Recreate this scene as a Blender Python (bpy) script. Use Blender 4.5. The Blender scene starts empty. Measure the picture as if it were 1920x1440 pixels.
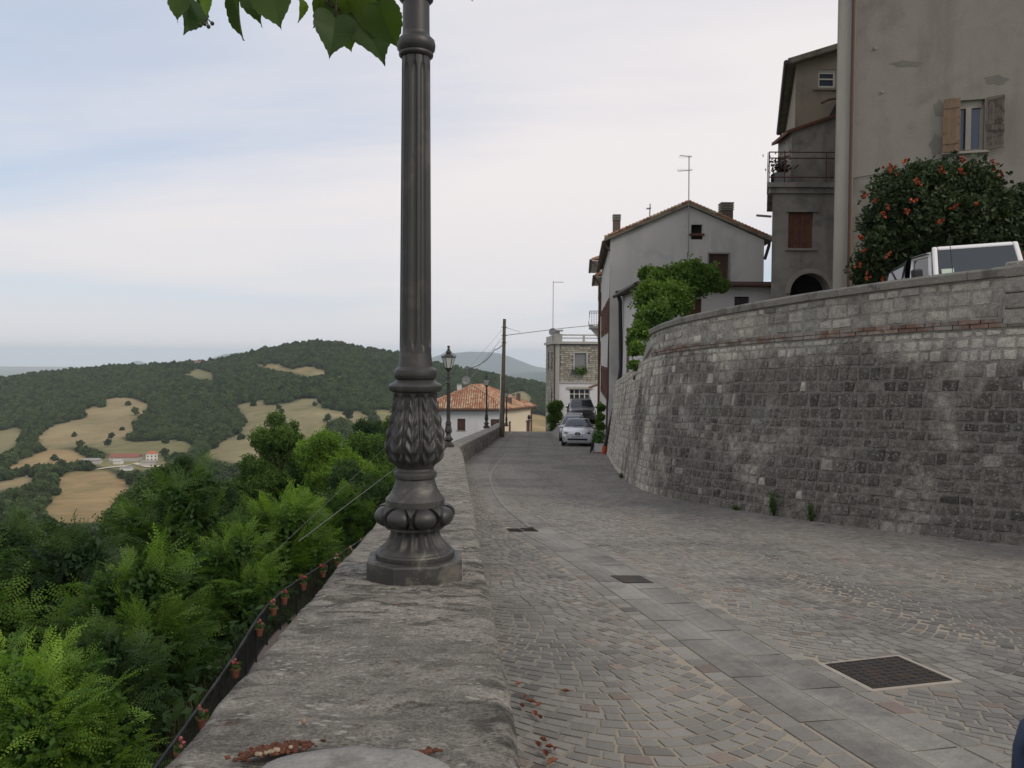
import bpy, math, random
import numpy as np
from mathutils import Vector, Matrix

random.seed(7); rng = np.random.default_rng(7)
PI = math.pi
scene = bpy.context.scene
col = scene.collection

# ------------------------------------------------------------------ camera
F = 1530.0                      # focal length in pixels of a 1920 x 1440 frame
PITCH, ROLL = 52.0 / F, 0.006
cam_d = bpy.data.cameras.new('camera'); cam = bpy.data.objects.new('camera', cam_d); col.objects.link(cam)
cam_d.sensor_width = 36.0; cam_d.lens = F / 1920 * 36.0
cam_d.clip_start = 0.05; cam_d.clip_end = 90000
CM = Matrix.Rotation(PI / 2 - PITCH, 3, 'X') @ Matrix.Rotation(ROLL, 3, 'Z')
cam.rotation_euler = CM.to_euler()
scene.camera = cam
scene.render.engine = 'CYCLES'
scene.cycles.use_denoising = True
scene.cycles.max_bounces = 8; scene.cycles.transparent_max_bounces = 8
scene.cycles.volume_bounces = 2
scene.view_settings.view_transform = 'Standard'; scene.view_settings.look = 'None'
scene.view_settings.gamma = 1.0; scene.view_settings.use_curve_mapping = False
scene.view_settings.exposure = 0.12

# ------------------------------------------------------------------ sky and sun
SUN_EL, SUN_AZ = math.radians(38), math.radians(128)     # azimuth clockwise from +Y (the view direction)
world = bpy.data.worlds.new('World'); scene.world = world; world.use_nodes = True

class NT:
    def __init__(s, tree): s.t = tree; tree.nodes.clear()
    def n(s, typ, ins=None, **kw):
        nd = s.t.nodes.new('ShaderNode' + typ)
        for k, v in kw.items(): setattr(nd, k, v)
        for k, v in (ins or {}).items():
            if isinstance(v, bpy.types.NodeSocket): s.t.links.new(v, nd.inputs[k])
            elif v is not None: nd.inputs[k].default_value = v
        return nd
    def m(s, op, a, b=None, c=None, clamp=False):
        nd = s.n('Math', operation=op, use_clamp=clamp)
        for i, v in enumerate((a, b, c)):
            if v is None: continue
            if isinstance(v, bpy.types.NodeSocket): s.t.links.new(v, nd.inputs[i])
            else: nd.inputs[i].default_value = v
        return nd.outputs[0]
    def mix(s, f, a, b, blend='MIX'):
        nd = s.n('MixRGB', blend_type=blend)
        for i, v in enumerate((f, a, b)):
            if isinstance(v, bpy.types.NodeSocket): s.t.links.new(v, nd.inputs[i])
            else: nd.inputs[i].default_value = v if i == 0 else (*v[:3], 1)
        return nd.outputs[0]
    def ramp(s, f, a, b):
        nd = s.n('MapRange', {0: f, 1: a, 2: b, 3: 0.0, 4: 1.0}); nd.interpolation_type = 'SMOOTHSTEP'
        return nd.outputs[0]
    def noise(s, vec, scale, detail=4, rough=.55, dist=0.0):
        return s.n('TexNoise', {'Vector': vec, 'Scale': scale, 'Detail': detail, 'Roughness': rough, 'Distortion': dist}).outputs[0]

SKYX, SKYY = -10.48, 1.77
w = NT(world.node_tree)
sky = w.n('TexSky', sky_type='NISHITA', sun_disc=False, sun_elevation=SUN_EL, sun_rotation=SUN_AZ, altitude=400, air_density=1.0, dust_density=1.6, ozone_density=1.5)
tc = w.n('TexCoord').outputs['Generated']
sp = w.n('SeparateXYZ', {0: tc})
zz = w.m('ADD', w.m('MAXIMUM', sp.outputs[2], 0.0), 0.16)
pv = w.n('CombineXYZ', {0: w.m('DIVIDE', sp.outputs[0], zz), 1: w.m('DIVIDE', sp.outputs[1], zz), 2: 3.7}).outputs[0]
n1 = w.noise(w.n('Mapping', {'Vector': pv, 'Location': (SKYX, SKYY, 0)}).outputs[0], 0.30, 3, .45, .3)
n2 = w.noise(w.n('Mapping', {'Vector': pv, 'Scale': (0.45, 1.5, 1), 'Rotation': (0, 0, .35)}).outputs[0], 1.1, 6, .6, .3)
cl = w.ramp(w.m('ADD', w.m('MULTIPLY', n1, .82), w.m('MULTIPLY', n2, .18)), .41, .58)
cl = w.m('MULTIPLY_ADD', cl, .75, .25)
cl = w.m('MAXIMUM', cl, w.ramp(sp.outputs[2], .16, .0))
cn = w.mix(w.ramp(sp.outputs[2], .24, .0), (8.2, 7.75, 7.75), (7.1, 7.05, 7.25))
skyb = w.mix(.55, sky.outputs[0], (4.9, 6.3, 8.3))
skyc = w.mix(cl, skyb, cn)
bg = w.n('Background', {0: skyc, 1: 0.1})
w.t.links.new(bg.outputs[0], w.n('OutputWorld').inputs[0])

sun_d = bpy.data.lights.new('sun', 'SUN'); sun = bpy.data.objects.new('sun', sun_d); col.objects.link(sun)
sun_d.energy = 1.5; sun_d.angle = math.radians(22); sun_d.color = (1.0, 0.90, 0.77)
sd = Vector((math.sin(SUN_AZ) * math.cos(SUN_EL), math.cos(SUN_AZ) * math.cos(SUN_EL), math.sin(SUN_EL)))
sun.rotation_euler = sd.to_track_quat('Z', 'Y').to_euler(); sun.location = (20, -20, 40)

# ------------------------------------------------------------------ helpers
def ray(px, py): return CM @ Vector(((px - 960) / F, -(py - 720) / F, -1.0))
def P(px, py, Y):
    v = ray(px, py); return v * (Y / v.y)
def proj(p):
    v = CM.transposed() @ Vector(p); return (960 + F * v.x / -v.z, 720 - F * v.y / -v.z)
def roadz(Y):
    if Y < 27.4: return -1.3 - .09 * Y
    if Y < 64: return -3.766 - .06 * (Y - 27.4)
    return -5.962 - .06 * (Y - 64) - .004 * (Y - 64) ** 2
def G(px, py):
    v = ray(px, py); lo, hi = .5, 120.0
    for i in range(60):
        md = (lo + hi) / 2
        if v.z / v.y * md > roadz(md): lo = md
        else: hi = md
    return v * (lo / v.y)
def on_plane(px, py, o, ud):
    v = ray(px, py); n = Vector((ud[1], -ud[0], 0)); t = Vector((o[0], o[1], 0)).dot(n) / v.dot(n)
    p = v * t; return ((p - Vector((o[0], o[1], p.z))).dot(Vector((ud[0], ud[1], 0))), p.z)

class MB:
    def __init__(s): s.v = []; s.f = []; s.t = []
    def add(s, vs, fs, tint=0.0):
        b = len(s.v); s.v += [tuple(p) for p in vs]
        for f in fs: s.f.append([b + i for i in f]); s.t.append(tint)
        return s
    def quad(s, a, b, c, d, tint=0.0): return s.add([a, b, c, d], [(0, 1, 2, 3)], tint)
    def hexa(s, c, tint=0.0):   # 8 corners: bottom 4 (ccw), top 4
        return s.add(c, [(3, 2, 1, 0), (4, 5, 6, 7), (0, 1, 5, 4), (1, 2, 6, 5), (2, 3, 7, 6), (3, 0, 4, 7)], tint)
    def box(s, x0, x1, y0, y1, z0, z1, tint=0.0):
        return s.hexa([(x0, y0, z0), (x1, y0, z0), (x1, y1, z0), (x0, y1, z0), (x0, y0, z1), (x1, y0, z1), (x1, y1, z1), (x0, y1, z1)], tint)
    def tube(s, pts, rad, n=8, cap=True, tint=0.0):
        pts = [Vector(p) for p in pts]
        if not isinstance(rad, (list, tuple)): rad = [rad] * len(pts)
        b = len(s.v); up = None
        for i, p in enumerate(pts):
            d = (pts[min(i + 1, len(pts) - 1)] - pts[max(i - 1, 0)]).normalized()
            if up is None: up = Vector((0, 0, 1)) if abs(d.z) < .9 else Vector((1, 0, 0))
            a = d.cross(up).normalized(); up = a.cross(d).normalized()
            for k in range(n):
                th = 2 * PI * k / n
                s.v.append(tuple(p + (a * math.cos(th) + up * math.sin(th)) * rad[i]))
        for i in range(len(pts) - 1):
            for k in range(n):
                s.f.append([b + i * n + k, b + i * n + (k + 1) % n, b + (i + 1) * n + (k + 1) % n, b + (i + 1) * n + k]); s.t.append(tint)
        if cap:
            s.f.append([b + k for k in range(n)][::-1]); s.t.append(tint)
            s.f.append([b + (len(pts) - 1) * n + k for k in range(n)]); s.t.append(tint)
        return s
    def lathe(s, prof, n=32, c=(0, 0, 0), fn=None, tint=0.0, rot=0.0):
        b = len(s.v)
        for (r, h) in prof:
            for k in range(n):
                th = 2 * PI * k / n + rot
                rr = fn(th, r, h) if fn else r
                s.v.append((c[0] + rr * math.cos(th), c[1] + rr * math.sin(th), c[2] + h))
        for i in range(len(prof) - 1):
            for k in range(n):
                s.f.append([b + i * n + k, b + i * n + (k + 1) % n, b + (i + 1) * n + (k + 1) % n, b + (i + 1) * n + k]); s.t.append(tint)
        s.f.append([b + k for k in range(n)][::-1]); s.t.append(tint)
        s.f.append([b + (len(prof) - 1) * n + k for k in range(n)]); s.t.append(tint)
        return s
    def ball(s, c, r, sz=(1, 1, 1), n=10, m=6, tint=0.0):
        prof = [(max(1e-4, math.sin(PI * i / m)), -math.cos(PI * i / m)) for i in range(m + 1)]
        b = len(s.v); s.lathe(prof, n, tint=tint)
        for i in range(b, len(s.v)):
            v = s.v[i]; s.v[i] = (c[0] + v[0] * r * sz[0], c[1] + v[1] * r * sz[1], c[2] + v[2] * r * sz[2])
        return s
    def prism(s, poly, off, tint=0.0):      # planar polygon (list of 3D points) extruded by vector off
        n = len(poly); off = Vector(off); a = [Vector(p) for p in poly]; b = [p + off for p in a]
        return s.add(a + b, [list(range(n))[::-1], list(range(n, 2 * n))] + [(i, (i + 1) % n, n + (i + 1) % n, n + i) for i in range(n)], tint)
    def grid(s, fn, nu, nv, tint=0.0):
        b = len(s.v)
        for i in range(nu + 1):
            for j in range(nv + 1): s.v.append(tuple(fn(i / nu, j / nv)))
        for i in range(nu):
            for j in range(nv):
                s.f.append([b + i * (nv + 1) + j, b + (i + 1) * (nv + 1) + j, b + (i + 1) * (nv + 1) + j + 1, b + i * (nv + 1) + j + 1]); s.t.append(tint)
        return s
    def build(s, name, mat, parent=None, smooth=False, kind=None, local=False, loc=None, bevel=0, autosmooth=None):
        off = Vector((0, 0, 0))
        if parent is not None and not local:
            q = parent
            while q is not None: off += Vector(q.location); q = q.parent
        if loc is not None: off += Vector(loc)
        me = bpy.data.meshes.new(name)
        me.from_pydata([(p[0] - off.x, p[1] - off.y, p[2] - off.z) for p in s.v], [], s.f)
        if any(s.t):
            a = me.attributes.new('tint', 'FLOAT', 'FACE'); a.data.foreach_set('value', s.t)
        me.materials.append(mat)
        if smooth: me.polygons.foreach_set('use_smooth', [True] * len(me.polygons))
        me.update()
        o = bpy.data.objects.new(name, me); col.objects.link(o)
        if parent is not None: o.parent = parent
        if loc is not None: o.location = loc
        if kind: o['kind'] = kind
        if bevel:
            md = o.modifiers.new('bevel', 'BEVEL'); md.width = bevel; md.segments = 2; md.limit_method = 'ANGLE'
        if smooth and autosmooth:
            try: me.set_sharp_from_angle(angle=math.radians(autosmooth))
            except Exception: pass
        return o

def np_mesh(name, verts, quads, mat, parent=None, tint=None, kind=None, link=True):
    me = bpy.data.meshes.new(name); nv, nf = len(verts), len(quads); k = quads.shape[1]
    me.vertices.add(nv); me.vertices.foreach_set('co', np.ascontiguousarray(verts, dtype=np.float32).ravel())
    me.loops.add(nf * k); me.loops.foreach_set('vertex_index', np.ascontiguousarray(quads, dtype=np.int32).ravel())
    me.polygons.add(nf); me.polygons.foreach_set('loop_start', np.arange(0, nf * k, k, dtype=np.int32))
    me.update(calc_edges=True)
    if tint is not None:
        a = me.attributes.new('tint', 'FLOAT', 'FACE'); a.data.foreach_set('value', np.ascontiguousarray(tint, dtype=np.float32))
    me.materials.append(mat); me.validate()
    if not link: return me
    o = bpy.data.objects.new(name, me); col.objects.link(o)
    if parent is not None: o.parent = parent
    if kind: o['kind'] = kind
    return o

def tag(o, label=None, cat=None, group=None, kind=None):
    for k, v in (('label', label), ('category', cat), ('group', group), ('kind', kind)):
        if v: o[k] = v
    return o
def thing(name, label, cat, loc=(0, 0, 0), rz=0.0, group=None):
    o = bpy.data.objects.new(name, None); col.objects.link(o); o.location = loc; o.rotation_euler = (0, 0, rz)
    o.empty_display_size = .1
    return tag(o, label, cat, group)
def copy_tree(o, parent=None):
    c = o.copy(); col.objects.link(c); c.parent = parent
    for ch in list(o.children): copy_tree(ch, c)
    return c

# ------------------------------------------------------------------ materials
def surf(name, c, rough=.75, var=.18, scale=3.0, c2=None, c2s=1.0, c2t=(.5, .65), bump=.0, bscale=60, spec=.3, metal=0.0, spots=None, coat=0.0,
         streak=None, coord='world', tintc=None, transl=0.0, fine=0.0):
    """procedural surface: base colour x noise, optional second colour in patches, lichen spots, per-face tint"""
    m = bpy.data.materials.new(name); m.use_nodes = True; t = NT(m.node_tree)
    vec = t.n('NewGeometry').outputs['Position'] if coord == 'world' else t.n('TexCoord').outputs['Object']
    at = t.n('Attribute', attribute_name='tint').outputs['Fac']
    colr = (*c, 1)
    base = t.n('RGB'); base.outputs[0].default_value = colr; cur = base.outputs[0]
    if tintc: cur = t.mix(t.m('ABSOLUTE', at), c, tintc)
    if c2:
        cur = t.mix(t.ramp(t.noise(vec, c2s, 6, .62, .4), *c2t), cur, c2)
    if streak:
        sv = t.n('Mapping', {'Vector': vec, 'Scale': (1.0, 1.0, .12)}).outputs[0]
        cur = t.mix(t.m('MULTIPLY', t.ramp(t.noise(sv, streak[1], 5, .6), .48, .72), streak[2]), cur, streak[0])
    k = t.m('MULTIPLY_ADD', t.noise(vec, scale, 5, .6), 2 * var, 1 - var)
    if fine: k = t.m('MULTIPLY', k, t.m('MULTIPLY_ADD', t.noise(vec, bscale, 3, .7), 2 * fine, 1 - fine))
    if not tintc: k = t.m('MULTIPLY', k, t.m('ADD', at, 1.0))
    kc = t.n('CombineColor', {0: k, 1: k, 2: k}).outputs[0]
    cur = t.mix(1.0, cur, kc, 'MULTIPLY')
    if spots:
        vo = t.n('TexVoronoi', {'Vector': vec, 'Scale': spots[1]})
        msk = t.m('MULTIPLY', t.ramp(vo.outputs['Distance'], spots[2], spots[2] * .6), t.ramp(t.noise(vec, spots[1] * .12, 3), .46, .6))
        cur = t.mix(msk, cur, spots[0])
    b = t.n('BsdfPrincipled', {'Base Color': cur, 'Roughness': rough, 'Metallic': metal, 'Specular IOR Level': spec, 'Coat Weight': coat})
    if bump:
        bp = t.n('Bump', {'Strength': 1.0, 'Distance': bump, 'Height': t.noise(vec, bscale, 5, .65)})
        t.t.links.new(bp.outputs[0], b.inputs['Normal'])
    out = b.outputs[0]
    if transl:
        tr = t.n('BsdfTranslucent', {'Color': t.mix(1.0, cur, (1.25, 1.35, .7), 'MULTIPLY')})
        mx = t.n('MixShader', {0: transl}); t.t.links.new(out, mx.inputs[1]); t.t.links.new(tr.outputs[0], mx.inputs[2]); out = mx.outputs[0]
    t.t.links.new(out, t.n('OutputMaterial').inputs[0])
    return m
def glassy(name, c=(.03, .04, .05), rough=.05):
    m = bpy.data.materials.new(name); m.use_nodes = True; t = NT(m.node_tree)
    b = t.n('BsdfPrincipled', {'Base Color': (*c, 1), 'Roughness': rough, 'Specular IOR Level': .8})
    t.t.links.new(b.outputs[0], t.n('OutputMaterial').inputs[0]); return m
def leafmat(name, a, b, transl=.3, rough=.6, vary=.3):
    """two leaf greens mixed per leaf by the tint attribute"""
    m = bpy.data.materials.new(name); m.use_nodes = True; t = NT(m.node_tree)
    at = t.n('Attribute', attribute_name='tint').outputs['Fac']
    oi = t.n('ObjectInfo').outputs['Random']
    c = t.mix(at, a, b)
    k = t.m('MULTIPLY_ADD', oi, vary, 1 - vary / 2); c = t.mix(1.0, c, t.n('CombineColor', {0: k, 1: k, 2: k}).outputs[0], 'MULTIPLY')
    pb = t.n('BsdfPrincipled', {'Base Color': c, 'Roughness': rough, 'Specular IOR Level': .25})
    tr = t.n('BsdfTranslucent', {'Color': t.mix(1.0, c, (1.3, 1.4, .6), 'MULTIPLY')})
    mx = t.n('MixShader', {0: transl}); t.t.links.new(pb.outputs[0], mx.inputs[1]); t.t.links.new(tr.outputs[0], mx.inputs[2])
    t.t.links.new(mx.outputs[0], t.n('OutputMaterial').inputs[0]); return m
# ================================================================== LAND
M = {}
M['joint'] = surf('joint_sand', (.30, .262, .208), .9, .2, 2.5, c2=(.19, .176, .155), c2s=.6, c2t=(.42, .6), fine=.2, bump=.004, bscale=90)
M['cobble'] = surf('cobble_stone', (.215, .203, .18), .74, .2, 1.2, c2=(.155, .149, .137), c2s=.45, c2t=(.44, .62), bump=.005, bscale=70, spec=.35, fine=.22)
M['cobble_red'] = surf('cobble_porphyry', (.205, .165, .138), .7, .2, 2.0, bump=.003, bscale=70, spec=.35, fine=.2)
M['slab'] = surf('gutter_slab', (.205, .195, .175), .8, .35, 2.6, c2=(.15, .143, .13), c2s=1.9, bump=.016, bscale=16, fine=.25, streak=((.2, .195, .185), 3, .5))
M['road_far'] = surf('road_far', (.20, .19, .175), .8, .2, 6, c2=(.15, .145, .14), c2s=.5, bump=.01, bscale=9, fine=.2)
M['iron_plate'] = surf('iron_plate', (.045, .04, .036), .7, .3, 12, c2=(.075, .05, .035), c2s=9, metal=.3, bump=.002, bscale=120)
M['concrete'] = surf('concrete', (.30, .285, .26), .85, .2, 4, c2=(.2, .19, .175), c2s=2, bump=.004, bscale=60, fine=.2)

# ---------------- spline helper
def catmull(pts, n=12):
    pts = [Vector((*p, 0)[:3]) for p in pts]; out = []
    for i in range(len(pts) - 1):
        p0, p1, p2, p3 = pts[max(i - 1, 0)], pts[i], pts[i + 1], pts[min(i + 2, len(pts) - 1)]
        for k in range(n):
            t = k / n
            out.append(.5 * ((2 * p1) + (p2 - p0) * t + (2 * p0 - 5 * p1 + 4 * p2 - p3) * t * t + (3 * p1 - p0 - 3 * p2 + p3) * t ** 3))
    out.append(pts[-1]); return out
class Path:
    def __init__(s, pts, n=12):
        s.p = catmull(pts, n); s.s = [0]
        for a, b in zip(s.p, s.p[1:]): s.s.append(s.s[-1] + (b - a).length)
        s.L = s.s[-1]
    def at(s, x):
        x = min(max(x, 0), s.L - 1e-6); lo = int(np.searchsorted(s.s, x, 'right')) - 1
        lo = min(lo, len(s.p) - 2); a, b = s.p[lo], s.p[lo + 1]
        p = a.lerp(b, (x - s.s[lo]) / (s.s[lo + 1] - s.s[lo] + 1e-9))
        a2, b2 = s.p[max(lo - 2, 0)], s.p[min(lo + 3, len(s.p) - 1)]
        t = (b2 - a2).normalized(); return p, t, Vector((-t.y, t.x, 0))
    def s_at_y(s, y):
        for i in range(len(s.p) - 1):
            if (s.p[i].y - y) * (s.p[i + 1].y - y) <= 0:
                return s.s[i] + (s.s[i + 1] - s.s[i]) * abs(y - s.p[i].y) / (abs(s.p[i + 1].y - s.p[i].y) + 1e-9)
        return 0

PAR = Path([(.32, -3), (.12, 0), (-.54, 10), (-1.2, 20), (-1.62, 25.6), (-1.78, 28.6), (-1.62, 33), (-1.2, 43), (-.75, 56), (-.55, 66), (-.7, 76)])   # road-side edge of the parapet
WALL = Path([(10.2, 3.2), (8.4, 5.6), (7.05, 7.4), (5.8, 9.3), (4.65, 11.1), (3.72, 13.3), (3.0, 16), (2.86, 19), (3.2, 24), (3.7, 30), (4.22, 36.3)])
def par_x(Y):
    p, _, _ = PAR.at(PAR.s_at_y(Y)); return p.x
def wall_x(Y):
    if Y > 36.2: return 4.22 + .08 * (Y - 36.2)
    p, _, _ = WALL.at(WALL.s_at_y(max(Y, 3.3))); return p.x

# ---------------- road sheet
mb = MB(); ys = list(np.arange(-4, 40, .5)) + list(np.arange(40, 100, 2.0)); rows = []
for Y in ys:
    x0 = par_x(min(max(Y, -2.9), 75.9)) - .2 - max(0, Y - 76) * .25; x1 = wall_x(min(max(Y, 3.3), 64)) + .5 + max(0, Y - 64) * .0
    rows.append([(x0 + (x1 - x0) * i / 16, Y, roadz(Y) - .001) for i in range(17)])
for a, b in zip(rows, rows[1:]):
    for i in range(16): mb.quad(a[i], a[i + 1], b[i + 1], b[i])
road = mb.build('road', M['joint'], smooth=True, kind='structure')
mb = MB()
rows = []
for Y in np.arange(62.5, 99, 1.5):
    x0 = par_x(min(Y, 75.9)) - .1 - max(0, Y - 76) * .25; x1 = wall_x(min(Y, 64)) + .45
    rows.append([(x0 + (x1 - x0) * i / 10, Y, roadz(Y) - .006) for i in range(11)])
for a, b in zip(rows, rows[1:]):
    for i in range(10): mb.quad(a[i], a[i + 1], b[i + 1], b[i])
mb.build('far_surface', M['road_far'], road, smooth=True)

# ---------------- gutter of flagstones
CH = Path([(2.35, .6), (1.92, 2.0), (1.6, 3.3), (1.36, 4.5), (1.12, 6.1), (.87, 7.6), (.55, 9.4), (.26, 10.6)])
def ch_dist(x, y):
    best = 9
    for a, b in zip(CH.p, CH.p[1:]):
        if b.y < y - .5 or a.y > y + .5: continue
        ab = b - a; t = min(1, max(0, ((x - a.x) * ab.x + (y - a.y) * ab.y) / (ab.x ** 2 + ab.y ** 2)))
        best = min(best, math.hypot(x - a.x - ab.x * t, y - a.y - ab.y * t))
    return best
for side in (-1, 1):
    s = .05 + .2 * (side > 0)
    while s < CH.L - .1:
        L = random.uniform(.5, .85); e = min(s + L - .012, CH.L); mb = MB(); tops = []
        tn = random.uniform(-.2, .15)
        def cp(ss, u, dz):
            p, t, n = CH.at(ss); q = p + n * u; return (q.x, q.y, roadz(q.y) + dz)
        k = 4; wo = random.uniform(.228, .245)
        prev = None
        for i in range(k + 1):
            ss = s + (e - s) * i / k; j = random.uniform(-.004, .004)
            row = [cp(ss, -side * .002, -.03), cp(ss, -side * .006, .001), cp(ss, -side * .05, .0015 + j * .2), cp(ss, -side * .14, .003 + j * .3), cp(ss, -side * wo, .004), cp(ss, -side * (wo + .006), -.03)]
            if prev:
                for q in range(5):
                    f = (prev[q], prev[q + 1], row[q + 1], row[q])
                    mb.quad(*(f if side > 0 else f[::-1]), tint=tn + (.22 if q <= 1 else .1 if q == 2 else 0))
            prev = row
        mb.build('gutter_slab', M['slab'], road)
        s += L
# narrow stone line further on
KP = Path([(.26, 10.7), (.02, 12.5), (-.2, 14.6), (-.42, 18), (-.6, 23), (-.55, 28), (-.2, 36)])
s = 0
while s < KP.L - .2:
    mb = MB(); e = min(s + 1.1, KP.L); prev = None
    for i in range(4):
        p, t, n = KP.at(s + (e - .02 - s) * i / 3)
        row = [(*(p + n * u).xy, roadz(p.y) + dz) for u, dz in ((.035, -.02), (.03, .010), (-.03, .010), (-.035, -.02))]
        if prev:
            for q in range(3): mb.quad(prev[q], row[q], row[q + 1], prev[q + 1], tint=.12)
        prev = row
    mb.build('kerb_line', M['slab'], road); s = e

# ---------------- hatch and drains
hc = [G(1547, 1247), G(1683, 1232), G(1787, 1277), G(1637, 1293)]
ctr = sum(hc, Vector()) / 4
def plate(name, label, corners, rim=True, studs=True, cat='hatch'):
    c = sum(corners, Vector()) / 4; t = thing(name, label, cat, c)
    ins = [c + (p - c) * .985 for p in corners]; mb = MB()
    lo = [Vector((p.x, p.y, roadz(p.y) - .02)) for p in ins]; hi = [Vector((p.x, p.y, roadz(p.y) + .008)) for p in ins]
    mb.hexa(lo + hi)
    mb.build('cover', M['iron_plate'], t)
    if studs:
        mb = MB(); N = 9
        for i in range(N):
            for j in range(N):
                u, v = (i + .5) / N, (j + .5) / N
                p = hi[0].lerp(hi[1], u).lerp(hi[3].lerp(hi[2], u), v); d = .014; sg = 1 if (i + j) % 2 else -1
                mb.hexa([p + Vector((-d, -.005 * sg - .004, 0)), p + Vector((d, .005 * sg - .004, 0)), p + Vector((d, .005 * sg + .004, 0)), p + Vector((-d, -.005 * sg + .004, 0)),
                         p + Vector((-d, -.005 * sg - .004, .004)), p + Vector((d, .005 * sg - .004, .004)), p + Vector((d, .005 * sg + .004, .004)), p + Vector((-d, -.005 * sg + .004, .004))])
        mb.build('raised_pattern', M['iron_plate'], t, kind='stuff')
    if rim:
        mb = MB()
        for i in range(4):
            a, b = corners[i], corners[(i + 1) % 4]; ao, bo = c + (a - c) * 1.13, c + (b - c) * 1.13
            q = [a, b, bo, ao]
            mb.hexa([Vector((p.x, p.y, roadz(p.y) - .03)) for p in q][::-1] + [Vector((p.x, p.y, roadz(p.y) + .004)) for p in q][::-1])
        mb.build('rim', M['rim'], t)
    return t
M['rim'] = surf('pale_cement', (.33, .295, .25), .9, .2, 8, bump=.003)
plate('access_hatch', 'dark patterned iron hatch with pale cement border set in the cobbles', hc)
def drain(px, py, w, d):
    g = G(px, py); return [Vector((g.x + a * w / 2 - .1 * b * d, g.y + b * d / 2, 0)) for a, b in ((-1, -1), (1, -1), (1, 1), (-1, 1))]
for q, sd in ((drain(965, 995, .16, .3), 'parapet'), (drain(992, 994, .17, .3), 'retaining wall')):
    plate('drain_grate', 'small dark drain grate at the gutter end, the one nearer the %s' % sd, q, rim=False, studs=True, cat='drain')['group'] = 'drain grates at the gutter end'
plate('drain_cover', 'small plain dark drain cover beside the flagstone gutter', drain(1185, 1087, .26, .34), rim=False, studs=False, cat='drain')

# ---------------- cobbles in segmental arcs
CW, SAG, RH = 1.38, .47, .094
_ay = np.arange(-6, 70, .1); _as = np.interp(_ay, [-6, 8, 14, 24, 34, 70], [-.19, -.19, -.09, -.06, .03, .03]); _ax = np.cumsum(_as) * .1; _ax -= np.interp(4.5, _ay, _ax)
def axis_x(w): return 1.63 + float(np.interp(w, _ay, _ax))        # the channel's wall-side edge at Y = 4.5
def arc(u): return -SAG * (1 - u * u)
cob = []
hx = [(p.x, p.y) for p in hc]
def in_poly(x, y, poly, grow=1.0):
    cx = sum(p[0] for p in poly) / len(poly); cy = sum(p[1] for p in poly) / len(poly); ins = False; j = len(poly) - 1
    for i in range(len(poly)):
        xi, yi = cx + (poly[i][0] - cx) * grow, cy + (poly[i][1] - cy) * grow; xj, yj = cx + (poly[j][0] - cx) * grow, cy + (poly[j][1] - cy) * grow
        if (yi > y) != (yj > y) and x < (xj - xi) * (y - yi) / (yj - yi) + xi: ins = not ins
        j = i
    return ins
for c in range(-3, 6):
    uc = (c + .5) * CW - (.55 if c < 0 else 0)
    phase = 0.0
    for r in range(int(1.0 / RH), int(64 / RH)):
        w0 = r * RH + phase; wob = .05 * (1 if r % 2 else -1); u = -1.0 + wob; ue = 1.0 + wob
        while u < ue - .03:
            slope = 2 * SAG * u / (CW / 2)
            wid = random.uniform(.08, .14); du = wid / math.hypot(1, slope) / (CW / 2)
            u1 = min(ue, u + du)
            if ue - u1 < .06: u1 = ue
            cs = []
            g = .006
            for (uu, e, sg) in ((u, 0, 1), (u1, 0, -1), (u1, 1, -1), (u, 1, 1)):
                sl = 2 * SAG * uu / (CW / 2); h = g if e == 0 else RH - g
                ush = uu - (sl * h / (1 + sl * sl)) / (CW / 2) * .8
                ush = max(-1 + wob, min(ue, ush)) + sg * g / (CW / 2)
                wv = w0 + arc(ush) + h + .012 * math.sin(w0 * 3.1 + uc * 5)
                cs.append((axis_x(wv) + uc + ush * CW / 2 + random.uniform(-.004, .004), wv + random.uniform(-.004, .004)))
            u = u1
            x = sum(p[0] for p in cs) / 4; y = sum(p[1] for p in cs) / 4
            if y > 63.5 or y < 1.2: continue
            if x < par_x(y) + .04 or x > wall_x(max(y, 3.4)) + .1: continue
            if y < 10.9 and ch_dist(x, y) < .385: continue
            if abs(x - ctr.x) < .6 and abs(y - ctr.y) < .6 and in_poly(x, y, hx, 1.26): continue
            cob.append((x, y, cs))
# one straight row of setts along each side of the gutter, and straight rows in the strip past its end
for side in (-1, 1):
    s = .3
    while s < CH.L - .05:
        e = s + random.uniform(.1, .17); cs = []
        for (ss, uu) in ((s, .252), (e - .011, .252), (e - .011, .362), (s, .362)):
            p, t_, n_ = CH.at(ss); q = p - n_ * (side * uu) ; cs.append((q.x + random.uniform(-.004, .004), q.y + random.uniform(-.004, .004)))
        if side < 0: cs = cs[::-1]
        x = sum(p[0] for p in cs) / 4; y = sum(p[1] for p in cs) / 4; s = e
        if x < par_x(y) + .05 or in_poly(x, y, hx, 1.26): continue
        cob.append((x, y, cs))
for r_ in range(int((62 - 10.6) / .11)):
    w0 = 10.65 + r_ * .11; u = -.56 + random.uniform(0, .03)
    while u < -.02:
        u1 = min(u + random.uniform(.1, .16), .0)
        cs = [(axis_x(w0) + a, w0 + b) for a, b in ((u + .006, .006), (u1 - .006, .006), (u1 - .006, .104), (u + .006, .104))]; u = u1
        x = sum(p[0] for p in cs) / 4
        if par_x(w0) + .05 < x: cob.append((x, w0 + .05, cs))
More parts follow.
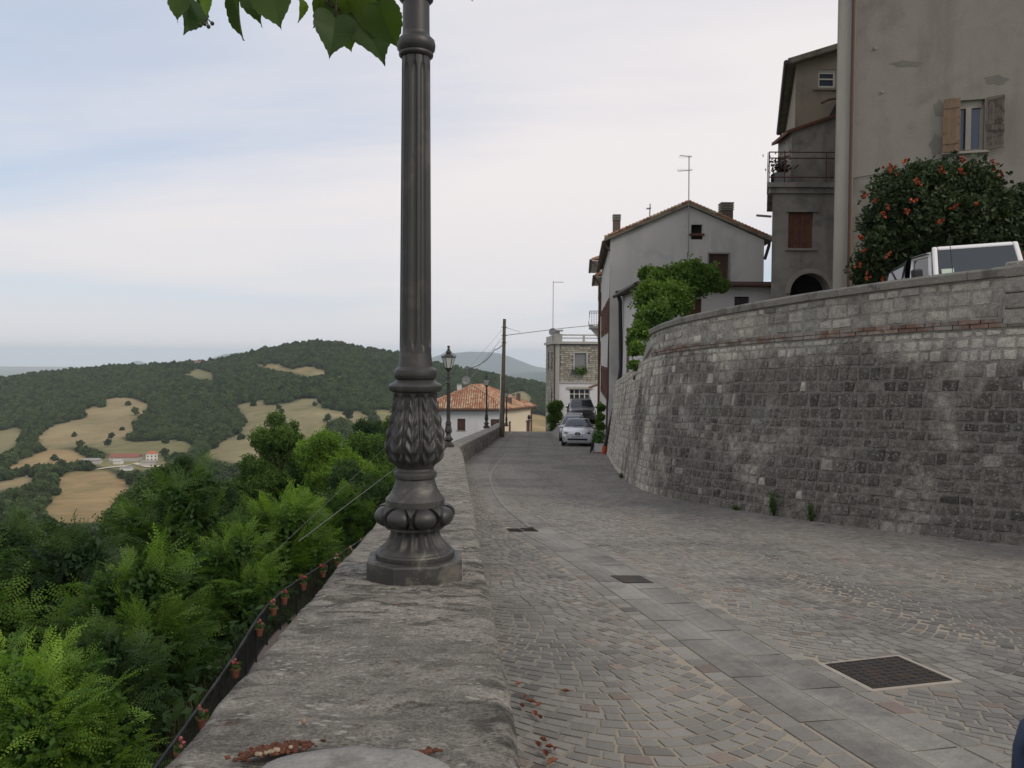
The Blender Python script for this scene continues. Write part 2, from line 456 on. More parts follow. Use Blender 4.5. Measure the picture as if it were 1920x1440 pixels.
def cobble_mesh(mb, cs, y, tint):
    cx = sum(p[0] for p in cs) / 4; cy = sum(p[1] for p in cs) / 4
    dz = random.uniform(-.0005, .0025); tx, ty = random.uniform(-.012, .012), random.uniform(-.012, .012)
    top, low = [], []
    for p in cs:
        qx, qy = cx + (p[0] - cx) * .95, cy + (p[1] - cy) * .95
        top.append((qx, qy, roadz(qy) + dz + .0018 + tx * (qx - cx) + ty * (qy - cy)))
        low.append((p[0], p[1], roadz(p[1]) - .009))
    tz = sum(t[2] for t in top) / 4 + .0015
    mb.add(low + top + [(cx, cy, tz)], [(4, 5, 8), (5, 6, 8), (6, 7, 8), (7, 4, 8), (0, 1, 5, 4), (1, 2, 6, 5), (2, 3, 7, 6), (3, 0, 4, 7)], tint)
scored = []
for i, (x, y, cs) in enumerate(cob):
    px, py = proj((x, y, roadz(y)))
    if 0 < px < 1890 and 0 < py < 1430 and x > par_x(y) + .1: scored.append((y * y, i))
scored.sort(); big = {i for _, i in scored[:290]}
rest = {'cobble': MB(), 'cobble_red': MB()}
for i, (x, y, cs) in enumerate(cob):
    red = random.random() < .035; tn = random.gauss(0, .12)
    if random.random() < .04: tn -= .28
    tn = max(-.5, min(.4, tn)); mk = 'cobble_red' if red else 'cobble'
    if i in big:
        mb = MB(); cobble_mesh(mb, cs, y, tn); mb.build('cobble', M[mk], road, smooth=False)
    else: cobble_mesh(rest[mk], cs, y, tn)
rest['cobble'].build('cobble_field', M['cobble'], road, kind='stuff')
rest['cobble_red'].build('reddish_cobble_field', M['cobble_red'], road, kind='stuff')

# ================================================================== PARAPET
def parapet_mat():
    m = bpy.data.materials.new('weathered_parapet'); m.use_nodes = True; t = NT(m.node_tree)
    pos = t.n('NewGeometry').outputs['Position']
    st = t.n('Mapping', {'Vector': pos, 'Scale': (1.0, 1.9, 1.6), 'Rotation': (0, 0, .2)}).outputs[0]
    n1 = t.noise(st, 3.2, 7, .65, .6); n2 = t.noise(pos, 26, 5, .7); n3 = t.noise(pos, 130, 3, .7)
    c = t.mix(t.ramp(n1, .38, .62), (.2, .188, .165), (.37, .345, .298))
    c = t.mix(t.m('MULTIPLY', t.ramp(t.noise(st, 7, 11, .78), .49, .555), .85), c, (.088, .082, .072))
    c = t.mix(t.m('MULTIPLY', t.ramp(t.noise(pos, 1.6, 3), .5, .62), .5), c, (.31, .29, .255))
    k = t.m('MULTIPLY', t.m('MULTIPLY_ADD', n2, .9, .55), t.m('MULTIPLY_ADD', n3, 2.4, -.2))
    c = t.mix(1.0, c, t.n('CombineColor', {0: k, 1: k, 2: k}).outputs[0], 'MULTIPLY')
    vo = t.n('TexVoronoi', {'Vector': t.n('Mapping', {'Vector': pos, 'Scale': (.7, 1.3, 1)}).outputs[0], 'Scale': 34.0})
    l1 = t.m('MULTIPLY', t.ramp(vo.outputs['Distance'], .3, .18), t.ramp(t.noise(pos, 3.5, 4, .6), .48, .56))
    c = t.mix(l1, c, (.5, .48, .43))
    l2 = t.ramp(t.noise(t.n('Mapping', {'Vector': pos, 'Scale': (1, 2.6, 1)}).outputs[0], 9, 6, .75), .62, .66)
    c = t.mix(l2, c, (.46, .44, .40))
    c = t.mix(t.m('MULTIPLY', t.ramp(t.noise(pos, 14, 4), .66, .74), .8), c, (.13, .06, .035))
    h = t.m('ADD', t.m('MULTIPLY', t.noise(st, 18, 9, .75), 1.0), t.m('MULTIPLY', n3, .35))
    bp = t.n('Bump', {'Strength': 1.0, 'Distance': .03, 'Height': h})
    b = t.n('BsdfPrincipled', {'Base Color': c, 'Roughness': .92, 'Specular IOR Level': .15, 'Normal': bp.outputs[0]})
    t.t.links.new(b.outputs[0], t.n('OutputMaterial').inputs[0]); return m
M['parapet'] = parapet_mat()
M['dressed'] = surf('parapet_face', (.22, .205, .18), .9, .3, 2, c2=(.1, .095, .085), c2s=1.3, bump=.012, bscale=18, fine=.25, spots=((.4, .38, .34), 14, .22))
from mathutils import noise as mn
def fbm(x, y, z=0.0, o=5):
    v, a, f = 0, .5, 1.0
    for i in range(o):
        v += a * mn.noise(Vector((x * f, y * f, z + i * 7.3))); a *= .55; f *= 2.03
    return v
PW = .66
def par_top(Y): return roadz(Y) + .69
def par_pt(s, u):        # u: 0 road-side edge bottom .. through the top .. outer edge bottom
    p, t, n = PAR.at(s)
    return p, t, n
mb = MB()
sv = list(np.arange(1.5, 13.0, .035)) + list(np.arange(13.0, 34, .12)) + list(np.arange(34, PAR.L, .6))
prof = [(0.02, -.69), (0.012, -.30), (.0, -.10), (-.004, -.03), (.006, -.008), (.028, .0)] + [(.028 + (PW - .058) * i / 22, .0) for i in range(1, 22)] + [(PW - .03, .0), (PW - .008, -.015), (PW, -.05), (PW, -.3), (PW, -2.0), (PW + .5, -9.5)]
prev = None; rows = []
for s in sv:
    p, t, n = PAR.at(s); row = []
    for j, (u, dz) in enumerate(prof):
        q = p + n * u
        ed = 0
        if 4 <= j <= len(prof) - 6:
            st = fbm(q.x * 7 + 3, q.y * 13, 1.0) * .015 + fbm(q.x * 1.2, q.y * 1.5, 5) * .014 - .007
            crown = .004 * (1 - ((u - PW / 2) / (PW / 2)) ** 2)
            ed = st + crown
        if j in (2, 3, 4, 5, len(prof) - 6, len(prof) - 5, len(prof) - 4):
            e2 = fbm(s * 2.3, u * 5, 9) * .022; q = q + n * e2; ed += fbm(s * 3, u, 4) * .012
        row.append((q.x, q.y, par_top(q.y) + dz + ed))
    rows.append(row)
nr = len(prof); vv = [p for r in rows for p in r]; mbp = MB(); mbp.v = vv
for i in range(len(rows) - 1):
    for j in range(nr - 1):
        mbp.f.append([i * nr + j, (i + 1) * nr + j, (i + 1) * nr + j + 1, i * nr + j + 1][::-1]); mbp.t.append(0.0)
for e in (0, len(rows) - 1): mbp.f.append([e * nr + j for j in range(nr)]); mbp.t.append(0)
parapet = thing('parapet_wall', 'low weathered lichen-stained stone parapet running along the valley side of the road', 'parapet', (0, 6, par_top(6)))
mbp.build('masonry', M['parapet'], parapet, smooth=True)
# squared stones in the road-side face further on, where the face shows
for rrow, (z0, z1) in enumerate(((.02, .2), .22 and (.215, .39), (.405, .56))):
    s = PAR.s_at_y(24) + rrow * .1
    while s < PAR.s_at_y(60):
        L = random.uniform(.3, .6); pr = []
        for ss, zz in ((s + .01, z0), (s + L - .01, z0), (s + L - .01, z1), (s + .01, z1)):
            p, t, n = PAR.at(ss); q = p - n * .015; q2 = p - n * random.uniform(-.002, .004)
            pr.append(((q.x, q.y, roadz(q.y) + zz), (p.x - n.x * -.03, p.y - n.y * -.03, roadz(q.y) + zz)))
        mb = MB(); f = [a for a, b in pr]; bk = [b for a, b in pr]
        mb.add(f + bk, [(3, 2, 1, 0), (0, 1, 5, 4), (1, 2, 6, 5), (2, 3, 7, 6), (3, 0, 4, 7)], random.uniform(-.25, .2))
        mb.build('stone', M['dressed'], parapet); s += L
# paler cement repair at the near end with red moss round it
M['repair'] = surf('cement_repair', (.32, .31, .285), .95, .3, 14, bump=.012, bscale=90, fine=.3, spots=((.12, .11, .1), 30, .2), c2=(.2, .19, .17), c2s=9)
def par_surface(px, py):
    v = ray(px, py); lo, hi = .3, 30
    for i in range(50):
        md = (lo + hi) / 2
        if v.z / v.y * md > par_top(md) + .01: lo = md
        else: hi = md
    return v * (lo / v.y)
c = par_surface(655, 1470)
mb = MB(); K = 40; rings = []
for r in (0, .35, .7, .92, 1.0):
    rings.append([(c.x + math.cos(a) * .19 * r * (1 + .12 * fbm(math.cos(a) * 2, math.sin(a) * 2, 3)), c.y + math.sin(a) * .16 * r * (1 + .15 * fbm(math.cos(a) * 2, math.sin(a) * 2, 8)), 0) for a in [2 * PI * k / K for k in range(K)]])
for ri, r in enumerate(rings):
    for p in r: mb.v.append((p[0], p[1], par_top(p[1]) + (.021 if ri < 3 else (.017 if ri == 3 else -.01)) + .006 * fbm(p[0] * 20, p[1] * 20, 2)))
for a in range(4):
    for k in range(K): mb.f.append([a * K + k, (a + 1) * K + k, (a + 1) * K + (k + 1) % K, a * K + (k + 1) % K]); mb.t.append(0)
mb.build('cement_repair', M['repair'], parapet, smooth=True)
M['moss'] = surf('red_moss', (.09, .035, .02), .95, .4, 60, c2=(.10, .035, .02), c2s=50)
M['shell'] = surf('snail_shell', (.24, .185, .13), .6, .2, 40)
for (px, py, n_, sx, lab) in ((517, 1407, 420, .026, 'clump of rusty red moss with snail shells on the parapet'), (797, 1412, 90, .011, 'tiny tuft of rusty red moss at the edge of the pale cement repair')):
    c = par_surface(px, py); mb = MB(); t = thing('moss_clump', lab, 'moss', c)
    for i in range(n_):
        a = random.gauss(0, sx); b = random.gauss(0, sx * .5); q = (c.x + a, c.y + b + a * .35, par_top(c.y + b) + .012)
        h = random.uniform(.006, .014)
        mb.ball((q[0], q[1], q[2]), random.uniform(.002, .0045), (1.3, 1.2, .8), 6, 4, random.uniform(-.5, .5))
    mb.build('tufts', M['moss'], t, kind='stuff')
    if n_ > 100:
        for i in range(14):
            a = random.uniform(-.035, .02); q = (c.x + a + .01, c.y + a * .55 - .016 + random.uniform(-.003, .003), par_top(c.y) + .019)
            mb = MB(); mb.ball(q, random.uniform(.0035, .0055), (1, 1, .8), 8, 5, random.uniform(-.3, .3)); mb.build('snail_shell', M['shell'], t, smooth=True)
for (px, py) in ((570, 1358),):
    c = par_surface(px, py); mb = MB(); mb.ball((c.x, c.y, c.z + .006), .006, (1, 1, 1.2), 8, 6); o = mb.build('snail_shell', M['shell'], smooth=True)
    tag(o, 'single small brown snail shell lying alone on the parapet top', 'shell')
# dry leaves on the cobbles by the parapet foot
M['dryleaf'] = surf('dry_leaf', (.17, .062, .03), .8, .35, 50, c2=(.1, .05, .03), c2s=30)
i = 0
for (px, py) in ((985, 1312), (995, 1322), (978, 1330), (1010, 1328), (1002, 1345), (1012, 1352), (1018, 1395), (1030, 1408), (1008, 1404), (1040, 1412), (1022, 1420), (1035, 1436), (972, 1288), (1060, 1302)):
    g = G(px, py); g.x += .0; a = random.uniform(0, 6.28); L = random.uniform(.018, .034); wd = L * .45; mb = MB()
    if g.x < par_x(g.y) + .03: g.x = par_x(g.y) + .03 + random.random() * .02
    pts = []
    for k, (x, y) in enumerate(((-1, 0), (-.5, .8), (.2, 1), (1, 0), (.2, -1), (-.5, -.8))):
        pts.append((g.x + (x * math.cos(a) - y * .45 * math.sin(a)) * L, g.y + (x * math.sin(a) + y * .45 * math.cos(a)) * L, roadz(g.y) + .016 + .008 * abs(y) + random.uniform(0, .004)))
    mb.add(pts + [(g.x, g.y, roadz(g.y) + .0125)], [(k, (k + 1) % 6, 6) for k in range(6)], random.uniform(-.3, .4))
    o = mb.build('dry_leaf', M['dryleaf']); tag(o, 'curled rusty brown dry leaf on the cobbles at the parapet foot', 'leaf', 'dry leaves at the parapet foot')

# ================================================================== RETAINING WALL
def stone_mat(name, base, dark, k0, spot=.25):
    m = bpy.data.materials.new(name); m.use_nodes = True; t = NT(m.node_tree)
    g = t.n('NewGeometry'); pos = g.outputs['Position']; at = t.n('Attribute', attribute_name='tint').outputs['Fac']
    sp = t.n('SeparateXYZ', {0: pos})
    # soot and algae: patches of their own shape, widest in the middle courses of the wall's near half
    near = t.ramp(sp.outputs[1], 24.0, 7.0); mid = t.m('MULTIPLY', t.ramp(sp.outputs[2], .30, -.35), 1.0)
    st = t.m('ADD', t.noise(pos, .55, 6, .62, .5), t.m('MULTIPLY', t.m('MULTIPLY', near, mid), .25))
    st = t.m('ADD', st, t.m('MULTIPLY', t.m('SUBTRACT', t.noise(pos, 3.2, 7, .75), .5), .35))
    al = t.ramp(st, .44 + k0, .68 + k0)
    al = t.m('MULTIPLY', al, t.m('MULTIPLY_ADD', t.noise(pos, 7, 6, .75), 1.3, .35), clamp=True)
    c = t.mix(t.ramp(t.noise(pos, 1.7, 3), .4, .7), base, (base[0] * .8, base[1] * .82, base[2] * .85))
    k = t.m('MULTIPLY', t.m('ADD', at, 1.0), t.m('MULTIPLY', t.m('MULTIPLY_ADD', t.noise(pos, 11, 6, .75), 1.7, .15), t.m('MULTIPLY_ADD', t.noise(pos, 50, 4, .75), 1.6, .2)))
    kc = t.n('CombineColor', {0: k, 1: k, 2: k}).outputs[0]
    c = t.mix(1.0, c, kc, 'MULTIPLY')
    keep = t.ramp(at, .25, .5)     # freshly cut pale stones stay clean
    c = t.mix(t.m('MULTIPLY', al, t.m('SUBTRACT', .92, t.m('MULTIPLY', keep, .75))), c, t.mix(1.0, dark, kc, 'MULTIPLY'))
    vo = t.n('TexVoronoi', {'Vector': pos, 'Scale': 16.0}); sm = t.m('MULTIPLY', t.ramp(vo.outputs['Distance'], spot, spot * .5), t.ramp(t.noise(pos, 1.7, 6, .75), .47, .6))
    c = t.mix(t.m('MULTIPLY', sm, .85), c, (.40, .39, .35))
    c = t.mix(t.m('MULTIPLY', t.ramp(t.noise(pos, 26, 6, .8), .55, .62), .7), c, (.42, .405, .36))
    bp = t.n('Bump', {'Strength': 1.0, 'Distance': .045, 'Height': t.noise(pos, 17, 9, .75)})
    b = t.n('BsdfPrincipled', {'Base Color': c, 'Roughness': .92, 'Specular IOR Level': .15, 'Normal': bp.outputs[0]})
    t.t.links.new(b.outputs[0], t.n('OutputMaterial').inputs[0]); return m
M['wstone'] = stone_mat('wall_stone', (.46, .435, .375), (.092, .086, .074), 0.02)
M['pstone'] = stone_mat('upper_wall_stone', (.44, .415, .36), (.12, .112, .097), .07)
M['mortar'] = stone_mat('wall_mortar', (.36, .345, .305), (.17, .16, .142), .02, .2)
M['brick'] = surf('old_brick', (.18, .112, .086), .9, .3, 5, c2=(.23, .21, .185), c2s=2.6, c2t=(.42, .55), bump=.006, bscale=40, fine=.25)
M['coping'] = surf('coping_concrete', (.22, .21, .185), .9, .3, 4, c2=(.125, .118, .105), c2s=2.2, bump=.01, bscale=45, fine=.3, spots=((.38, .36, .32), 16, .2))

def z_base(Y): return roadz(Y) - .04
def z_band(Y): return .13 + .04 * (16 - Y) if Y < 19 else .01 - .065 * (Y - 19)
def z_cop(Y): return .68 + .05 * (18 - Y)
BAT = .115
def WP(s, z, off=0.0):
    p, t, n = WALL.at(s); h = min(z, z_band(p.y)) - z_base(p.y)
    q = p - n * (BAT * h - off); return Vector((q.x, q.y, z))
wall = thing('retaining_wall', 'tall curved retaining wall of squared grey stones stained dark, with brick band and coping', 'wall', (3.0, 16, z_base(16)))
S_END = WALL.s_at_y(18.8)
mb = MB(); N = 110; prevr = None
for i in range(N + 1):
    s = WALL.L * i / N; p, t, n = WALL.at(s)
    row = [WP(s, z_base(p.y) + (z_band(p.y) - z_base(p.y)) * j / 8) for j in range(9)]
    if prevr:
        for j in range(8): mb.quad(prevr[j], prevr[j + 1], row[j + 1], row[j])
    prevr = row
# parapet body above the band
prevr = None
for i in range(61):
    s = S_END * i / 60; p, t, n = WALL.at(s)
    a = WP(s, z_band(p.y) - .05, .0); b = WP(s, z_cop(p.y) - .11); c2 = b - n * .42; d = Vector((c2.x, c2.y, z_band(p.y) - .3))
    row = [a, b, c2, d]
    if prevr:
        for j in range(3): mb.quad(prevr[j], prevr[j + 1], row[j + 1], row[j])
    prevr = row
mb.quad(prevr[0], prevr[1], prevr[2], prevr[3])
mb.build('core', M['mortar'], wall)
stones = []
def add_rows(s0, s1, zlo, zhi, nrow, kind, wmin, wmax):
    hs = [random.uniform(.75, 1.3) for _ in range(nrow)]; tot = sum(hs); acc = 0
    for r in range(nrow):
        v0, v1 = acc / tot, (acc + hs[r]) / tot; acc += hs[r]
        s = s0 + random.uniform(0, .1)
        while s < s1 - .05:
            p, t, n = WALL.at(s); hh = (zhi(p.y) - zlo(p.y)) * (v1 - v0)
            L = random.uniform(wmin, wmax) * (1.4 if random.random() < .2 else 1)
            e = min(s + L, s1); stones.append((s, e, v0, v1, zlo, zhi, kind)); s = e
add_rows(.2, WALL.L - .05, z_base, lambda Y: z_band(Y) - .12, 16, 'wstone', .12, .27)
add_rows(.2, WALL.L - .05, lambda Y: z_band(Y) - .12, lambda Y: z_band(Y) - .015, 1, 'wstone', .1, .24)
add_rows(.2, S_END, lambda Y: z_band(Y) + .11, lambda Y: z_cop(Y) - .12, 3, 'pstone', .17, .36)
def make_stone(mb, sd):
    s, e, v0, v1, zlo, zhi, kind = sd; g = random.uniform(.007, .017); q0, q1 = [], []
    pr = random.uniform(.002, .019); fr = random.random(); tn = random.gauss(0, .16)
    zc_ = v0; clus = fbm(s * .55, v0 * 2.2, 11, 3)
    if kind == 'wstone' and fr < (.22 if clus > .16 else .012): tn = random.uniform(.12, .42)
    elif kind == 'wstone' and (v0 < .03 or (v1 > .93 and fr < .6)) : tn = random.uniform(.08, .34)
    elif fr < .12: tn -= .25
    tn = max(-.55, min(1.0, tn)); L = e - s
    ps = .18 * L; 
    for (ss, v, a, b) in ((s, v0, 1, 1), (e, v0, -1, 1), (e, v1, -1, -1), (s, v1, 1, -1)):
        y = WALL.at(ss)[0].y; H = zhi(y) - zlo(y); j1, j2 = random.uniform(-.01, .013), random.uniform(-.009, .012)
        z = zlo(y) + H * v + b * (g + j2) + (.03 * fbm(ss * .9, v * 3, 2, 3) if 0 < v < 1 else 0); sx = ss + a * (g + j1)
        q0.append(WP(sx, z, -.01)); zi = z + b * .011; q1.append(WP(sx + a * .012, zi, pr + random.uniform(-.006, .006)))
    cc = sum(q1, Vector()) / 4; n = WALL.at((s + e) / 2)[2]; cc = cc + n * random.uniform(.0, .01)
    mb.add(q0 + q1 + [cc], [(5, 4, 8), (6, 5, 8), (7, 6, 8), (4, 7, 8), (0, 4, 5, 1), (1, 5, 6, 2), (2, 6, 7, 3), (3, 7, 4, 0)], tn)
sc = []
for i, sd_ in enumerate(stones):
    s, e, v0, v1, zlo, zhi, kind = sd_; y = WALL.at((s + e) / 2)[0].y; z = zlo(y) + (zhi(y) - zlo(y)) * (v0 + v1) / 2
    p = WP((s + e) / 2, z); px, py = proj(p)
    if 0 < px < 1915 and 0 < py < 1440: sc.append((-(e - s) * (v1 - v0) * (zhi(y) - zlo(y)) / y ** 2, i))
sc.sort(); big = {i for _, i in sc[:295]}
rest = {'wstone': MB(), 'pstone': MB()}
for i, sd_ in enumerate(stones):
    if i in big:
        mb = MB(); make_stone(mb, sd_); mb.build('stone', M[sd_[6]], wall)
    else: make_stone(rest[sd_[6]], sd_)
rest['wstone'].build('stone_courses', M['wstone'], wall, kind='stuff')
rest['pstone'].build('upper_stone_courses', M['pstone'], wall, kind='stuff')
# brick string course
for r in range(2):
    s = .3 + r * .12
    while s < S_END - .2:
        e = s + random.uniform(.2, .27); mb = MB(); pr = .035 + .012 * r + random.uniform(-.006, .006); q = []
        for off in (-.03, pr):
            for ss in (s + .006, e - .006):
                y = WALL.at(ss)[0].y
                for z in (z_band(y) + r * .055 - .002, z_band(y) + r * .055 + .046): q.append(WP(ss, z, off))
        mb.hexa([q[0], q[4], q[6], q[2], q[1], q[5], q[7], q[3]], random.uniform(-.3, .3)); mb.build('brick', M['brick'], wall); s = e
# coping slabs
s = .2
while s < S_END:
    e = min(s + random.uniform(1.0, 1.5), S_END + .06); rowp = None; mb = MB(); k = 5; prof2 = [(.05, -.115), (.065, -.03), (.045, .0), (-.44, .005), (-.47, -.03), (-.46, -.115)]
    for i in range(k + 1):
        ss = s + .004 + (e - s - .008) * i / k; p, t, n = WALL.at(ss); b = WP(ss, z_cop(p.y))
        row = [b + n * (u + .006 * fbm(ss * 3, u)) + Vector((0, 0, dz + .006 * fbm(ss * 4, u, 3))) for u, dz in prof2]
        if rowp:
            for j in range(6): mb.quad(rowp[j], rowp[(j + 1) % 6], row[(j + 1) % 6], row[j])
        else: mb.add(row, [(0, 1, 2, 3, 4, 5)])
        rowp = row
    mb.add(rowp, [(5, 4, 3, 2, 1, 0)]); mb.build('coping_slab', M['coping'], wall); s = e
# pier at the near end of the coping
sp0 = WALL.s_at_y(9.58)
mb = MB(); q = []
for z in (-.35, 1.28):
    for (ss, off) in ((sp0 - .95, .05), (sp0, .05), (sp0, -.5), (sp0 - .95, -.5)):
        p, t, n = WALL.at(ss); zz = (z_band(p.y) + .02) if z < 0 else z_cop(p.y) + .055; b = WP(ss, zz, off); q.append(b)
lo4, hi4 = q[:4], q[4:]
for r in range(4):
    f0, f1 = r / 4, (r + 1) / 4 - .012
    for k in range(2):
        g0, g1 = ((0, .45), (.46, 1.0))[k] if r % 2 else ((0, .6), (.61, 1.0))[k]
        def cpt(f, gg, inner): a, b = (3, 2) if inner else (0, 1); l = lo4[a].lerp(lo4[b], gg); h = hi4[a].lerp(hi4[b], gg); return l.lerp(h, f) + Vector((random.uniform(-.006, .006), random.uniform(-.006, .006), 0))
        mb = MB(); mb.hexa([cpt(f0, g0, 0), cpt(f0, g1, 0), cpt(f0, g1, 1), cpt(f0, g0, 1), cpt(f1, g0, 0), cpt(f1, g1, 0), cpt(f1, g1, 1), cpt(f1, g0, 1)], random.uniform(-.35, -.1)); mb.build('pier_stone', M['wstone'], wall, bevel=.02)

# ---------------- upper terrace behind the wall
M['terrace'] = surf('terrace_gravel', (.2, .185, .16), .95, .25, 3, bump=.01, bscale=30, fine=.2)
def terz(x, y): return .04 + .07 * (x - 7.4)
mb = MB(); ln = []
for i in range(41):
    s = WALL.s_at_y(35.5) * i / 40; p, t, n = WALL.at(s); a = WP(s, z_band(p.y) - .05, -.06)
    ln.append(a)
for a, b in zip(ln, ln[1:]):
    for k in range(6):
        def q(p, f):
            x = p.x + (30 - p.x) * f ** 1.5; y = p.y + (.25 * (30 - p.x)) * f ** 1.5
            return (x, y, p.z * (1 - min(1, f * 4)) + terz(x, y) * min(1, f * 4))
        mb.quad(q(a, k / 6), q(b, k / 6), q(b, (k + 1) / 6), q(a, (k + 1) / 6))
mb.build('terrace_ground', M['terrace'], kind='structure')
# ================================================================== STREET LAMPS
M['iron'] = surf('cast_iron', (.044, .043, .041), .42, .25, 6, c2=(.075, .071, .064), c2s=5, metal=.3, bump=.0012, bscale=160, spec=.5, coord='object', fine=.25)
M['irondust'] = surf('cast_iron_dusty', (.05, .048, .045), .5, .3, 5, c2=(.14, .128, .108), c2s=9, c2t=(.5, .68), metal=.2, bump=.0015, bscale=140, spec=.45, coord='object', fine=.3, spots=((.3, .29, .26), 60, .12))
M['lampglass'] = surf('lamp_glass', (.62, .64, .66), .25, .05, 4, coord='object', transl=.35)
def sm(x): return max(0.0, min(1.0, x)) ** 2 * (3 - 2 * max(0.0, min(1.0, x)))
def lamp_parts(t):
    L = dict(local=True)
    mb = MB()     # octagonal plinth
    mb.lathe([(.205, -.03), (.207, .0), (.207, .088), (.203, .096), (.15, .098)], 8, rot=PI / 8 + .09)
    mb.build('plinth', M['irondust'], t, **L)
    mb = MB()
    mb.lathe([(.160, .095), (.162, .1), (.162, .116), (.158, .122), (.150, .124)], 64)
    def flute(th, r, h):
        k = sm((h - .124) / .02) * sm((.215 - h) / .02); return r * (1 - .15 * k * (.5 - .5 * math.cos(16 * th)) ** .7)
    mb.lathe([(.151, .122), (.148, .128), (.138, .138), (.122, .153), (.110, .172), (.102, .192), (.099, .208), (.104, .214)], 160, fn=flute)
    mb.lathe([(.104, .212), (.119, .216), (.120, .226), (.114, .232)], 64)
    mb.build('flared_foot', M['irondust'], t, smooth=True, autosmooth=32, **L)
    # egg and dart ring
    mb = MB(); prof = [(.112, .228)] + [(.121 + .034 * math.cos(a), .270 + .042 * math.sin(a)) for a in np.linspace(-1.35, 1.35, 14)] + [(.118, .312)]
    def eggs(th, r, h):
        x = (th * 8 / (2 * PI)) % 1.0 - .5; d = math.hypot(x / .40, (h - .268) / .043); dr = 0
        if d < 1: dr = .017 * math.sqrt(max(0, 1 - d * d)) - .004
        elif d < 1.2: dr = -.014
        elif d < 1.5: dr = .005
        else: dr = -.006
        return r + dr
    mb.lathe(prof, 240, fn=eggs); mb.build('egg_ring', M['iron'], t, smooth=True, autosmooth=60, **L)
    mb = MB()
    mb.lathe([(.118, .306), (.121, .31), (.121, .334), (.117, .340), (.105, .352), (.092, .375), (.083, .40), (.079, .418)], 64)
    mb.lathe([(.078, .417), (.086, .422), (.089, .434), (.086, .446), (.077, .452), (.075, .462)], 64)
    mb.build('neck', M['irondust'], t, smooth=True, autosmooth=32, **L)
    # bulb with acanthus leaves
    ctl = [(.460, .074), (.475, .084), (.50, .104), (.535, .1165), (.58, .115), (.63, .105), (.68, .093), (.72, .0855), (.755, .084), (.772, .09)]
    hh = np.linspace(.460, .772, 84); rr = np.interp(hh, [c[0] for c in ctl], [c[1] for c in ctl])
    def acan(th, r, h):
        v = (h - .47) / .30
        if v < 0 or v > 1: return r
        env = sm(v / .08) * sm((1 - v) / .06)
        k = (th * 10 / (2 * PI)) % 1.0 - .5; x = abs(k) * 2      # 0 at a leaf's midrib, 1 between two leaves
        wl = .92 - .45 * v
        rib = math.exp(-(x / .09) ** 2) * .006
        ph = v * 5.2 - x * .9
        lobe = (.5 + .5 * math.cos(2 * PI * ph)) ** .8
        inside = sm((wl - x) / .14)
        leaf = inside * (.004 + .012 * lobe * sm(x / .25)) + rib * 1.3
        k2 = ((th * 10 / (2 * PI)) + .5) % 1.0 - .5; stem = math.exp(-(k2 / .05) ** 2) * .006
        return r + env * (leaf + stem - .006)
    mb = MB(); mb.lathe(list(zip(rr, hh)), 300, fn=acan); mb.build('acanthus_bulb', M['iron'], t, smooth=True, **L)
    mb = MB()
    mb.lathe([(.088, .770), (.104, .777), (.109, .785), (.109, .798), (.103, .806), (.088, .812), (.078, .822)], 64)
    mb.lathe([(.076, .822), (.084, .83), (.088, .845), (.085, .862), (.075, .871), (.070, .876), (.067, .90), (.0645, .93)], 64)
    mb.build('collar', M['iron'], t, smooth=True, autosmooth=32, **L)
    # fluted shaft
    mb = MB(); hs = [.925, .95, .962, .97, .98, .99, 1.0, 1.02] + list(np.linspace(1.1, 2.0, 10)) + [2.03, 2.05, 2.06, 2.07, 2.08, 2.09, 2.13]
    def shaft(th, r, h):
        e = min(1, max(0, (h - .955) / .045)); f = min(1, max(0, (2.095 - h) / .045)); w = math.sqrt(1 - (1 - min(e, f)) ** 2)
        k = (th * 10 / (2 * PI)) % 1.0 - .5; x = abs(k) * 2 / .62 / max(w, .01)
        return r - (.0085 * math.sqrt(max(0, 1 - x * x)) if w > .02 and x < 1 else 0)
    mb.lathe([(.0645 - .0075 * (h - .925) / 1.2, h) for h in hs], 200, fn=shaft); mb.build('shaft', M['iron'], t, smooth=True, autosmooth=40, **L)
    mb = MB()
    mb.lathe([(.058, 2.12), (.068, 2.128), (.070, 2.136), (.066, 2.142), (.076, 2.155), (.0785, 2.172), (.075, 2.19), (.065, 2.2), (.057, 2.206), (.055, 2.22)], 56)
    mb.lathe([(.0545, 2.215), (.0535, 2.34), (.06, 2.344), (.068, 2.352), (.0715, 2.368), (.069, 2.385), (.06, 2.395), (.05, 2.40)], 56)
    mb.lathe([(.046, 2.395), (.044, 2.46), (.058, 2.47), (.06, 2.485), (.045, 2.50), (.04, 2.53), (.055, 2.56), (.085, 2.60), (.11, 2.64), (.115, 2.66), (.108, 2.668)], 40)
    mb.build('upper_shaft', M['iron'], t, smooth=True, autosmooth=50, **L)
    # lantern
    R0, R1, z0, z1 = .115, .225, 2.668, 3.03; fr = MB(); rot = PI / 6
    pt = lambda k, r, z: Vector((r * math.cos(rot + k * PI / 3), r * math.sin(rot + k * PI / 3), z))
    for k in range(6):
        fr.tube([pt(k, R0, z0), pt(k, R1, z1)], .011, 6)
        fr.tube([pt(k, R0, z0), pt(k + 1, R0, z0)], .012, 6); fr.tube([pt(k, R1, z1), pt(k + 1, R1, z1)], .015, 6)
        fr.tube([pt(k, R1 + .012, z1 - .01), pt(k, R1 + .02, z1 + .05), pt(k, R1 - .06, z1 + .12), pt(k, .07, z1 + .17)], [.010, .010, .009, .009], 6)
    lan = fr.build('lantern_frame', M['iron'], t, **L)
